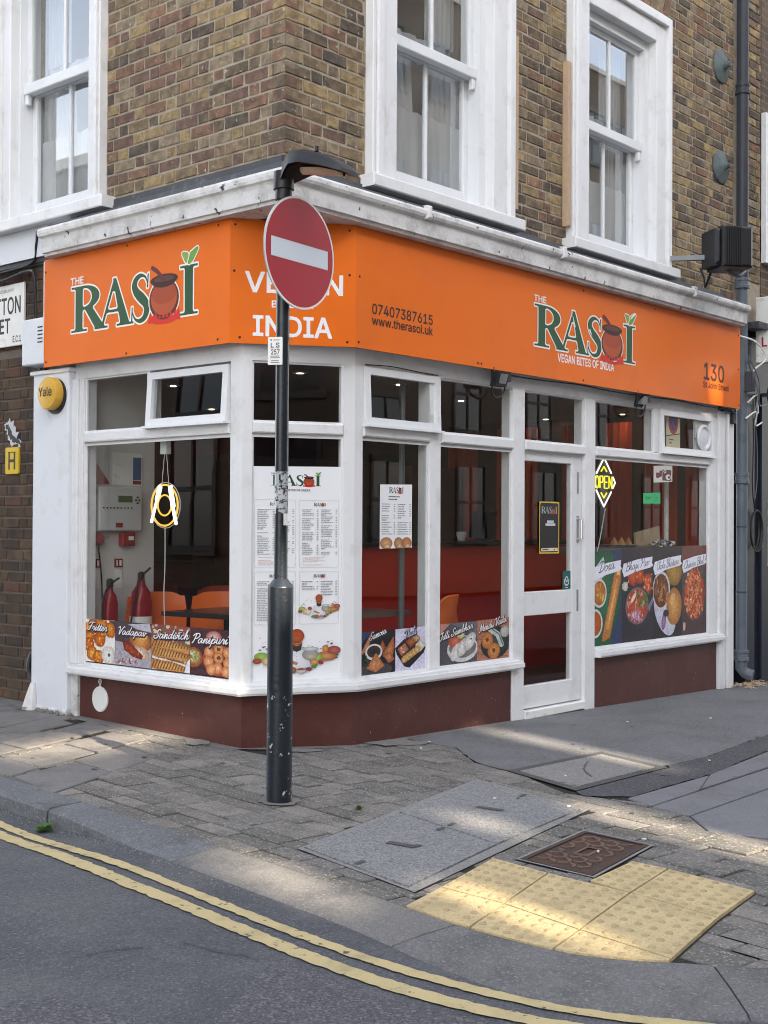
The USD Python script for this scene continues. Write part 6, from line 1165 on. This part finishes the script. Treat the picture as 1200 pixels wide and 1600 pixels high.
nn("outer_ring", [(cy + .132 * math.cos(a), cz2 + .132 * math.sin(a)) for a in np.linspace(0, 6.2832, 36)], .0060, N_ORG); nn("inner_ring", [(cy + .068 * math.cos(a), cz2 + .066 * math.sin(a)) for a in np.linspace(0, 6.2832, 26)], .0055, N_ORG)
part(t, "fork", prism(FL, unary_union([LineString([(cy - .128, cz2 - .105), (cy - .072, cz2 + .04)]).buffer(.010), LineString([(cy - .072, cz2 + .04), (cy - .045, cz2 + .115)]).buffer(.019)]).difference(unary_union([LineString([(cy - .058 + k, cz2 + .085), (cy - .040 + k, cz2 + .15)]).buffer(.003) for k in (-.010, .008)])), NW + .004, NW + .012), N_WHITE)
part(t, "knife", prism(FL, unary_union([LineString([(cy + .118, cz2 - .115), (cy + .085, cz2 - .01)]).buffer(.012), Polygon([(cy + .073, cz2 - .01), (cy + .105, cz2 - .008), (cy + .072, cz2 + .125), (cy + .045, cz2 + .115)]).buffer(.004)]), NW + .004, NW + .012), N_WHITE)
part(t, "clear_backing", prism(FL, ell(cy, cz2, .150).difference(ell(cy, cz2, .146)), NW - .004, NW), M_SIGNW)
for a in (-.035, .035): wire(t, "cord", [FL([(cy + a, cz2 + .13, NW)])[0], FL([(cy + a * .4, cz2 + .30, NW)])[0], FL([(cy + .004, cz2 + .39, NW)])[0]], .0022, M_SIGNW, 2)
part(t, "hanger", B(FL, cy - .03, cy + .03, 1.80, 1.895, NW - .02, NW + .02), M_SIGNW); wire(t, "cable", [FL([q])[0] for q in [(cy + .0, cz2 - .13, NW), (cy + .002, 1.1, NW), (cy - .006, .9, NW), (cy + .004, .69, NW)]], .0030, M_SIGNW)

# ================================================================ inside the shop
room = thing("shop_interior", "dark red interior of the restaurant seen through its windows", "interior")
q4 = lambda pts: (np.array(pts, float), [(0, 1, 2, 3)])
part(room, "floor", q4([(.62, .05, .06), (5.8, .03, .06), (5.8, 6, .06), (.62, 6, .06)]), M_FLOORIN)
part(room, "floor", q4([(.05, .40, .06), (.619, .08, .06), (.619, 6, .06), (.05, 2.03, .06)]), M_FLOORIN)
part(room, "ceiling", q4([(.09, .42, 2.415), (.45, 6, 2.415), (5.8, 6, 2.415), (5.8, .09, 2.415)]), M_CEIL); part(room, "ceiling", q4([(.09, .42, 2.4152), (5.8, .09, 2.4152), (.62, .09, 2.4152), (.30, .24, 2.4152)]), M_CEIL)
part(room, "back_wall", q4([(.42, 5.2, 0), (5.8, 5.2, 0), (5.8, 5.2, 2.42), (0, 5.2, 2.42)]), M_MAROOND); part(room, "end_wall", q4([(5.62, 0.06, 0), (5.62, 6, 0), (5.62, 6, 2.42), (5.62, .06, 2.42)]), M_BROWNW)
part(room, "party_wall", q4([(.62, 2.02, 0), (.62, 6, 0), (.62, 6, 2.42), (.62, 2.02, 2.42)]), M_MAROOND); part(room, "cabinet_wall", (lambda mb: mb.tm(trimesh.creation.box((.60, .08, 2.42)).apply_translation((.325, 2.00, 1.21))))(MB()), M_WALLIN)
part(room, "wall_back_of_sign", q4([(.42, 2.05, 0), (.42, 6, 0), (.42, 6, 2.42), (.42, 2.05, 2.42)]), M_MAROOND)
for i, (x, z0, z1) in enumerate(((1.3, .95, 1.75), (2.2, .95, 1.75), (3.2, .95, 1.75))): part(room, "wall_panel", B(Frame((0, 5.19), (1, 0)), x, x + .7, z0, z1, 0, .02), M_BROWNW)
LAMP = emitter("downlight_glow", (1, .76, .48), 28.0)
for (x, y) in ((1.09, 2.32), (1.11, .97), (2.10, .90), (4.55, 2.60), (3.38, 1.30), (5.40, 1.80), (5.35, .90), (2.6, 3.6), (1.6, 4.6), (3.9, 4.2)):
    L = part(room, "downlight", lathe(MB(), (x, y, 2.4145), (0, 0, -1), [(.058, 0), (.056, .006), (.040, .006)], 16), M_WALLIN); part(L, "lamp", lathe(MB(), (x, y, 2.412), (0, 0, -1), [(.040, 0), (.02, .004), (0, .005)], 12), LAMP)
# drapes and uprights behind the right window
for i, (x, y, w_, m_) in enumerate(((5.50, .12, .20, M_OXRED), (5.50, .42, .34, M_OXRED), (5.50, .90, .30, M_OXRED), (5.50, 1.30, .36, M_OXRED), (5.50, 1.95, .5, M_OXRED), (5.50, 2.7, .4, M_OXRED))):
    n = 30; tt = np.linspace(0, 1, n); ys_ = y + w_ * tt; xs_ = x + .03 * np.sin(tt * 26 + i)
    part(room, "drape", (np.vstack([np.c_[xs_, ys_, 0 * tt + .1], np.c_[xs_, ys_, 0 * tt + 2.35]]), [(k, k + 1, n + k + 1, n + k) for k in range(n - 1)]), m_, True)
t = thing("counter", "long red fronted serving counter inside the restaurant", "counter", at=(3.3, 1.6, .06))
part(t, "front", MB().tm(trimesh.creation.box((3.58, .5, 1.12)).apply_translation((3.65, 1.60, .62))), M_REDC); part(t, "top", MB().tm(trimesh.creation.box((3.62, .60, .035)).apply_translation((3.65, 1.60, 1.20))), M_TABLE)
part(room, "mirror_frame", MB().tm(trimesh.creation.box((.04, .30, 1.6)).apply_translation((5.56, 1.78, 1.5))), M_DARK)
t = thing("counter_equipment", "dark till and kitchen equipment on the counter behind the door", "equipment", at=(3.4, 1.7, 1.22))
part(t, "till", MB().tm(trimesh.creation.box((.40, .30, .30)).apply_translation((3.0, 1.7, 1.37))), M_DARK); part(t, "display", MB().tm(trimesh.creation.box((.32, .04, .24), trimesh.transformations.rotation_matrix(.2, (1, 0, 0))).apply_translation((4.1, 1.6, 1.36))), M_BLACKP); part(t, "back_cabinet", MB().tm(trimesh.creation.box((3.4, .3, 1.9)).apply_translation((3.7, 3.0, 1.0))), M_BROWNW)
t = thing("cup", "white cup on the counter seen through the door glass", "cup", at=(3.55, 1.42, 1.22)); part(t, "body", lathe(MB(), (3.55, 1.42, 1.2176), (0, 0, 1), [(.03, 0), (.045, .05), (.046, .08), (.042, .08)], 16), M_SIGNW, 40)
t = thing("serving_shelf", "steel topped serving shelf behind the food pictures of the right window", "shelf", at=(4.3, .35, .06))
part(t, "body", MB().tm(trimesh.creation.box((1.30, .35, 1.08)).apply_translation((4.56, .34, .60))), M_DARK); part(t, "top", MB().tm(trimesh.creation.box((1.66, .42, .03)).apply_translation((4.42, .34, 1.158))), M_GREYM)
t = thing("serving_tray", "tray of samosas on the serving shelf in the right window", "tray", at=(4.30, .30, 1.174))
part(t, "dish", lathe(MB(), (4.32, .32, 1.1735), (0, 0, 1), [(.14, 0), (.17, .02), (.165, .022), (.13, .006), (0, .005)], 20), M_GREYM, 40)
for k in range(5): part(t, "samosa", MB().tm(trimesh.creation.cone(.045, .085, sections=5).apply_translation((4.20 + .06 * k, .30 + .03 * (k % 2), 1.18))), mat("fried_pastry", (.40, .19, .07), .7, .2, 20))
t = thing("card_box", "pale open carton leaning on the serving shelf in the right window", "box", at=(4.75, .34, 1.174))
part(t, "flap", MB().tm(trimesh.creation.box((.42, .02, .13), trimesh.transformations.rotation_matrix(-.14, (0, 1, 0))).apply_translation((4.76, .30, 1.262))), M_WOOD); part(t, "side", MB().tm(trimesh.creation.box((.40, .16, .02)).apply_translation((4.76, .38, 1.185))), M_WOOD)
t = thing("foil_tray", "crumpled silver foil on the serving shelf at the right", "foil", at=(4.85, .25, 1.174)); m_ = trimesh.creation.icosphere(3, .1); m_.vertices *= (1.6, .7, .3); m_.vertices += (np.random.default_rng(2).uniform(-.014, .014, m_.vertices.shape)); m_.apply_translation((4.86, .20, 1.20)); part(t, "sheet", m_, M_STEEL)
t = thing("window_pipe", "white upright pipe inside the right window", "pipe", at=(5.05, .35, .06)); part(t, "tube", tube(MB(), [(5.10, .30, .06), (5.10, .30, 2.41)], .022, 10), M_SIGNW, 50)
t = thing("window_pole", "slim grey upright pole inside behind the small menu", "pole", at=(1.24, .11, .06)); part(t, "tube", tube(MB(), [(1.24, .14, .07), (1.24, .14, 2.41)], .020, 12), M_GREYM, 50); part(t, "foot", lathe(MB(), (1.24, .14, .0605), (0, 0, 1), [(.06, 0), (.055, .01), (.02, .014)], 16), M_GREYM, 40)
# chairs: shell seat on four black legs
def shell(w=.44, d=.44, h=.36):
    """one moulded plastic shell: seat turning up into the back"""
    pf = smoothline([(.22, .02), (.20, 0), (.05, -.015), (-.12, -.01), (-.19, .03), (-.225, .14), (-.245, .28), (-.26, h)], 5); n = len(pf); m = 13; V = []
    for i, (y, z) in enumerate(pf):
        up = np.clip((z - .05) / .2, 0, 1)
        for k in range(m):
            u = k / (m - 1) * 2 - 1; hw = w / 2 * (1 - .10 * up * max(0, (z - .2) / .2) - .04 * (y > .15)); zz = z - (.05 * abs(u) ** 5 if i >= n - 2 else 0)
            V.append((u * hw, y + up * .05 * u * u, zz + (1 - up) * .03 * u * u))
    V = np.array(V); F = [(i * m + k, i * m + k + 1, (i + 1) * m + k + 1, (i + 1) * m + k) for i in range(n - 1) for k in range(m - 1)]
    B_ = V + (0, -.008, -.008); E = list(range(m)) + [i * m + m - 1 for i in range(1, n)] + [(n - 1) * m + k for k in range(m - 2, -1, -1)] + [i * m for i in range(n - 2, 0, -1)]; N = len(V)
    mb = MB(); mb.add(np.vstack([V, B_]), F + [(a[3] + N, a[2] + N, a[1] + N, a[0] + N) for a in F] + [(E[i], E[i] + N, E[(i + 1) % len(E)] + N, E[(i + 1) % len(E)]) for i in range(len(E))]); return mb
def chair(x, y, rz_, label, m=M_CHAIR):
    t = thing("chair", label, "chair", at=(x, y, .062)); c, s = math.cos(rz_), math.sin(rz_)
    R_ = np.array([[c, -s, 0], [s, c, 0], [0, 0, 1]]); pl = lambda mesh: (np.asarray(mesh[0]) @ R_.T + (x, y, .062), mesh[1])
    part(t, "shell", pl((shell().mesh()[0] + (0, 0, .45), shell().mesh()[1])), m, 50)
    for a, b in ((-1, -1), (1, -1), (-1, 1), (1, 1)): part(t, "leg", pl(tube(MB(), [(a * .15, b * .14, .44), (a * .21, b * .20, 0)], .011, 8).mesh()), M_DARK, 50)
    part(t, "under_frame", pl(tube(MB(), [(-.15, -.14, .43), (.15, -.14, .43), (.15, .14, .43), (-.15, .14, .43), (-.15, -.14, .43)], .009, 6).mesh()), M_DARK, 50)
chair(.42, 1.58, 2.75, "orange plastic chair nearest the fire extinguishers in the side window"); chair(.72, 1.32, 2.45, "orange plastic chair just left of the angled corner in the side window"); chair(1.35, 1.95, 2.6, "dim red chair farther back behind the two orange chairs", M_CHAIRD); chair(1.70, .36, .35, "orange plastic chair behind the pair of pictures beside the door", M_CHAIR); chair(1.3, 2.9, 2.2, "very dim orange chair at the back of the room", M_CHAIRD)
def table(x, y, w, d, rz_, label, m):
    t = thing("table", label, "table", at=(x, y, .062)); tr = trimesh.transformations.rotation_matrix(rz_, (0, 0, 1)); tr[:3, 3] = (x, y, 0)
    part(t, "tabletop", MB().tm(trimesh.creation.box((w, d, .03)).apply_translation((0, 0, .76)).apply_transform(tr)), m); part(t, "column", MB().tm(trimesh.creation.cylinder(.03, .69).apply_translation((0, 0, .40)).apply_transform(tr)), M_DARK, 40); part(t, "foot", MB().tm(trimesh.creation.cylinder(.2, .02).apply_translation((0, 0, .0725)).apply_transform(tr)), M_DARK, 40)
table(.50, 1.02, .62, .62, .1, "dark table in front of the orange chairs in the side window", M_TABLE); table(1.02, .50, .75, .62, 0, "brown topped table behind the panes right of the angled corner", M_TABLEB); table(1.9, 2.4, .7, .7, 0, "dim dark table farther back in the room", M_TABLE)
# fire alarm and extinguishers
FI = Frame((0, 1.958), (1, 0))
t = thing("alarm_control_box", "pale grey fire alarm control box on the white wall inside the side window", "alarm box", at=(.27, 1.94, 1.5))
part(t, "case", B(FI, .10, .47, 1.30, 1.60, .001, .06, c=.008), mat("panel_grey", (.50, .50, .50), .5, .04)); part(t, "display", B(FI, .26, .38, 1.50, 1.545, .0605, .064), mat("lcd_green", (.05, .10, .04), .3, .1)); part(t, "label", B(FI, .24, .30, 1.325, 1.355, .0605, .062), M_RED)
for k in range(9): part(t, "indicator", B(FI, .13 + k * .03, .14 + k * .03, 1.455, 1.465, .0605, .064), M_DARK)
for a, b in ((.42, .53), (.435, .51), (.42, .49), (.405, .51)): part(t, "button", B(FI, a, a + .012, 1.0 + b, 1.012 + b, .0605, .066), M_DARK)
t = thing("alarm_sounder", "round red alarm bell on the white wall left of the call point", "alarm bell", at=(.15, 1.94, 1.24)); part(t, "bell", lathe(MB(), FI([(.12, 1.245, .001)])[0], FI.n, [(.045, 0), (.045, .03), (.035, .05), (0, .055)], 18), M_RED, 40); wire(t, "cable", [FI([q])[0] for q in [(.13, 1.21, .01), (.16, 1.0, .008), (.17, .8, .008)]], .005, M_DARK)
t = thing("call_point", "square red fire call point below the alarm panel", "call point", at=(.36, 1.94, 1.24)); part(t, "case", B(FI, .31, .42, 1.195, 1.29, .001, .05, c=.006), M_RED); part(t, "label", B(FI, .36, .405, 1.235, 1.262, .0505, .052), M_SIGNW)
t = thing("notice_sheet", "white notice with blue text block above the alarm panel", "notice", at=(.35, 1.95, 1.72)); part(t, "sheet", B(FI, .25, .51, 1.62, 1.85, .001, .003), M_SIGNW); part(t, "blue_block", B(FI, .43, .50, 1.66, 1.82, .0035, .0045), mat("blue_print", (.05, .10, .25), .6, .2, 40)); part(t, "red_block", B(FI, .43, .50, 1.63, 1.655, .0035, .0045), M_RED)
t = thing("red_pennant", "dark red triangle hanging at the left edge of the side window inside", "pennant", at=(.1, 1.95, 1.7)); part(t, "cloth", prism(FI, Polygon([(.05, 1.85), (.05, 1.62), (.22, 1.63)]), .008, .012), M_RED)
for x, lab in ((.12, "small red sign above the left extinguisher"), (.31, "small red sign above the right extinguisher")):
    t = thing("extinguisher_sign", lab, "sign", at=(x, 1.95, 1.07)); part(t, "plate", B(FI, x - .035, x + .035, 1.045, 1.105, .001, .004), M_RED); part(t, "pictogram", MB().add(*B(FI, x - .02, x - .008, 1.055, 1.095, .0045, .0055).mesh()).add(*B(FI, x + .006, x + .024, 1.055, 1.095, .0045, .0055).mesh()), M_SIGNW); part(t, "instruction_card", B(FI, x - .03, x + .03, .90, 1.03, .001, .003), M_SIGNW)
for x, y, s_, lab in ((.15, 1.84, .82, "smaller red fire extinguisher with black hose at the left of the side window"), (.34, 1.74, 1.12, "larger red fire extinguisher beside the orange chair in the side window")):
    t = thing("fire_extinguisher", lab, "fire extinguisher", at=(x, y, .062)); z = .062 + (.40 if s_ < 1 else .28)
    part(t, "stand", MB().tm(trimesh.creation.box((.24, .24, z - .062)).apply_translation((x, y, (z + .062) / 2))), M_DARK)
    part(t, "cylinder", lathe(MB(), (x, y, z), (0, 0, 1), [(.062 * s_, 0), (.068 * s_, .02), (.068 * s_, .42 * s_), (.055 * s_, .48 * s_), (.03 * s_, .52 * s_), (.022 * s_, .56 * s_)], 20), M_RED, 40)
    part(t, "lever", tube(MB(), [(x, y, z + .57 * s_), (x + .02, y - .02, z + .60 * s_), (x + .05, y - .04, z + .63 * s_)], .008, 8), M_DARK, 40); part(t, "valve", lathe(MB(), (x, y, z + .55 * s_), (0, 0, 1), [(.024, 0), (.024, .05), (.012, .06)], 12), M_DARK, 40); wire(t, "hose", [(x, y - .02, z + .58 * s_), (x - .07, y - .05, z + .52 * s_), (x - .10 * s_, y - .03, z + .3), (x - .095 * s_, y - .03, z + .08)], .008, M_DARK)
    part(t, "label", lathe(MB(), (x, y, z + .20 * s_), (0, 0, 1), [(.0688 * s_, 0), (.0688 * s_, .13 * s_)], 20), M_SIGNW, 40) if s_ > 1 else None
t = thing("wall_lamp", "dim glowing wall lamp on the back wall", "lamp", at=(2.5, 5.1, 1.8)); part(t, "shade", lathe(MB(), (2.7, 5.12, 1.75), (0, 0, 1), [(.05, 0), (.07, .12)], 14), emitter("shade_glow", (1, .62, .25), .08), 40)

# ================================================================ the neighbour at the right
nb = thing("neighbour_building", "brick neighbour building with a dark navy shop front at the right edge", "building")
part(nb, "upper_wall", B(FR, 5.951, 14, 3.2, 7.3, -.3, -.03), M_MORTAR); rest = {}
for m_, i, kd, s_, z_ in brickwork(Frame((0, .02), (1, 0)), 5.955, 6.42, 3.62, 7.2, RED_R, None, seed=14): rest.setdefault(i, MB()).add(*m_.mesh())
for i, m_ in rest.items(): part(nb, "brickwork", m_, BRICKS[i], kind="stuff")
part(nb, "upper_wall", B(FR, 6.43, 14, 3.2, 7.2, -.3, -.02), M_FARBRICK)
W = part(nb, "window", MB().add(*B(FR, 6.43, 6.52, 3.9, 5.35, -.15, .03).mesh()).add(*B(FR, 7.5, 7.6, 3.9, 5.35, -.15, .03).mesh()).add(*B(FR, 6.52, 7.5, 5.27, 5.35, -.15, .03).mesh()).add(*B(FR, 6.52, 7.5, 3.9, 3.99, -.15, .04).mesh()).add(*B(FR, 6.52, 7.5, 4.56, 4.64, -.1, .0).mesh()), M_SASH); part(W, "pane", (FR([(6.52, 3.99, .01), (7.5, 3.99, .01), (7.5, 5.27, .01), (6.52, 5.27, .01)]), [(0, 1, 2, 3)]), M_GLASSU)
part(nb, "shop_front", B(FR, 6.06, 14, -.4, 3.2, -.4, .015), M_NAVY); part(nb, "pilaster", B(FR, 5.96, 6.16, -.4, 2.6, -.05, .05, c=.01), M_NAVY); part(nb, "pilaster", B(FR, 6.30, 6.52, -.4, 2.6, .0, .05, c=.01), M_NAVY); part(nb, "lead_ledge", B(FR, 5.95, 9, 3.2, 3.26, -.02, .18), M_LEAD)
t = thing("projecting_sign", "white projecting box sign with red letters at the right edge", "shop sign", at=(6.2, -.5, 3.2)); FQ = Frame((6.16, 0), (0, -1))
part(t, "box", B(FQ, .05, .85, 2.90, 3.52, -.10, .0, c=.01), M_SIGNW); p = Print(FQ, .0015); text(p, "Lo", .115, 3.05, .085, (.45, .01, .03)); p.out(t, "lettering"); part(t, "arm", MB().add(*B(FQ, -.03, .05, 3.15, 3.2, -.06, -.02).mesh()), M_DARK)
t = thing("round_sign", "round pale mauve projecting sign below the white box sign", "shop sign", at=(6.4, -.3, 2.55)); part(t, "disc", lathe(MB(), FQ([(.36, 2.60, -.08)])[0], FQ.n, [(.21, 0), (.21, .05), (0, .051)], 28), M_NAVY, 30); part(t, "face", lathe(MB(), FQ([(.36, 2.60, -.028)])[0], FQ.n, [(.19, 0), (.185, .008), (0, .009)], 28), mat("mauve_face", (.50, .46, .58), .4, .04), 30); part(t, "arm", B(FQ, .0, .2, 2.585, 2.615, -.07, -.04), M_DARK)
t = thing("paper_notice", "tall white printed notice on the dark neighbouring shop front", "notice", at=(6.6, -.06, 1.3)); part(t, "sheet", B(FR, 6.44, 6.80, .98, 1.62, .0505, .053), M_SIGNW); p = Print(FR, .0538); menu_lines(p, 6.47, 6.77, 1.02, 1.52, 16, 3, price=False, col=(.30, .36, .44)); p.out(t, "print")
t = thing("cable_coil", "coil of black cable hanging on the dark pilaster beside the drainpipe", "cable"); r = np.random.default_rng(6)
for k in range(5): o = r.uniform(-.02, .02, 2); part(t, "loop", tube(MB(), [FR([(6.10 + o[0] + (.085 + .01 * k) * math.cos(a), 1.33 + o[1] + (.17 + .006 * k) * math.sin(a), .075 + .006 * k)])[0] for a in np.linspace(0, 6.28, 26)], .006, 5, False), M_DARK, 60)
wire(t, "strand", [FR([q])[0] for q in [(6.05, 2.55, .08), (6.06, 2.1, .08), (6.04, 1.75, .08), (6.09, 1.50, .08)]], .006, M_DARK); wire(t, "strand", [FR([q])[0] for q in [(6.0, 2.5, .08), (6.13, 2.2, .08), (6.14, 1.8, .08), (6.10, 1.62, .08)]], .005, M_GREYM)
t = thing("loose_cables", "tangle of white and grey cables beside the drainpipe at the right end of the sign", "cable")
for i, pts in enumerate(([(5.64, 3.10, .12), (5.86, 3.05, .2), (6.06, 2.92, .2), (5.90, 2.80, .16), (5.80, 2.62, .14)], [(5.75, 2.95, .16), (5.95, 2.72, .18), (6.1, 2.5, .12), (6.3, 2.52, .1)], [(5.78, 2.35, .14), (5.95, 2.42, .16), (6.02, 2.30, .12), (6.2, 2.34, .1)], [(5.80, 2.88, .14), (6.02, 2.62, .14), (5.96, 2.36, .13)], [(5.82, 2.50, .14), (6.05, 2.58, .12), (6.12, 2.42, .10)])): wire(t, "strand", [FR([q])[0] for q in pts], .008, [M_SIGNW, M_GREYM, M_SIGNW, M_GREYM, M_SIGNW][i])
part(t, "junction_box", B(FR, 5.79, 5.87, 2.60, 2.78, .126, .19, c=.006), M_PIPED)

# ================================================================ across the streets: what the windows mirror and what shades the corner
def far_building(name, label, fr, s0, s1, h, depth, wins, m, holes=()):
    t = thing(name, label, "building"); w_ = sbox(s0, -.5, s1, h)
    for hx, hz, hw, hh in holes: w_ = w_.difference(sbox(hx - hw / 2, hz - hh / 2, hx + hw / 2, hz + hh / 2))
    part(t, "street_wall", prism(fr, w_, -.3, 0), m); part(t, "body", B(fr, s0, s1, -.5, h - 1.2, -depth, -.31), M_BROWNW) if not holes else None
    part(t, "coping", B(fr, s0 - .1, s1 + .1, h, h + .2, -.4, .1), M_FARSTONE)
    for wx, wz, ww, wh in wins:
        F_ = part(t, "window", MB().add(*B(fr, wx - ww / 2 - .09, wx - ww / 2, wz, wz + wh, .0, .06).mesh()).add(*B(fr, wx + ww / 2, wx + ww / 2 + .09, wz, wz + wh, .0, .06).mesh()).add(*B(fr, wx - ww / 2, wx + ww / 2, wz + wh / 2 - .04, wz + wh / 2 + .04, .0, .05).mesh()).add(*B(fr, wx - .025, wx + .025, wz, wz + wh, .0, .045).mesh()).add(*B(fr, wx - ww / 2 - .15, wx + ww / 2 + .15, wz - .15, wz - .001, .0, .14).mesh()).add(*B(fr, wx - ww / 2 - .09, wx + ww / 2 + .09, wz + wh + .001, wz + wh + .16, .0, .08).mesh()), M_FARWOOD)
        part(F_, "pane", (fr([(wx - ww / 2, wz, .012), (wx + ww / 2, wz, .012), (wx + ww / 2, wz + wh, .012), (wx - ww / 2, wz + wh, .012)]), [(0, 1, 2, 3)]), M_BLUEP)
    return t
M_BLUEP = usdkit.material(stage, "/World/Looks/far_pane", {"p": ("principled_bsdf", {"base_color": (.02, .025, .03), "roughness": .03, "specular_ior_level": .8})}, [], surface="p.BSDF")
FW_ = Frame((-8.6, 0), (0, 1))                                # west side of the side street, facing us (+x)
far_building("terrace_building", "brown brick terrace with white sashes across the side street, mirrored in the side windows", FW_, .5, 26, 8.0, 9, [(2.2 + 2.9 * i, z, 1.1, 1.9) for i in range(8) for z in (1.0, 4.3)], M_FARBRICK)
FS_ = Frame((0, -16.5), (-1, 0))                              # far side of the main street, facing us (+y)
WH = [(s_, z, 1.2, 2.0) for s_ in np.arange(-37, 24, 3.4) for z in (1.0, 4.0)]
far_building("warehouse_building", "low brick warehouse across the main street, mirrored in the shop windows", FS_, -40, 26, 6.6, 9, WH, M_FARBRICK)
# added block behind it, out of view, its openings placed to shape sun streaks
FB_ = Frame((0, -24), (-1, 0))
def pierce(x, y, z, w, length, tall=None):
    """opening through which the sun reaches a strip about w wide and length long, lying along the sun's way, centred at x, y, z"""
    k = (-24 - y) / -TO_SUN[1] if False else (y + 24) / -TO_SUN[1]
    q = np.array([x, y, z]) + TO_SUN * k
    return (-q[0], q[2], w, length * math.tan(SUN_EL) * 1.0)
HOLES = [pierce(-1.52, -2.62, 0, .16, 1.2), pierce(-1.80, -1.72, 0, .22, 1.1), pierce(.05, -2.55, 0, .30, 1.7), pierce(-.50, -1.72, 0, .22, .7), pierce(1.62, -.85, 0, .26, 1.9), pierce(2.05, -.05, .18, .16, .25), pierce(5.15, -.14, 2.66, .15, .7), pierce(-.62, 1.12, .03, 1.3, .75), pierce(-.05, 1.76, 4.2, .40, 2.2), pierce(3.1, -2.7, -.1, .3, 1.6)]
far_building("added_sun_mask_block", "added tall brick block behind the low warehouse, its openings placed to shape sun streaks", FB_, -70, 22, 21.0, 8, [(s_, z, 1.4, 2.2) for s_ in np.arange(-68, 21, 2.6) for z in (7.2, 12.2, 17.0) if z != 12.2 or not -4 < s_ < 11], M_FARBRICK, HOLES)
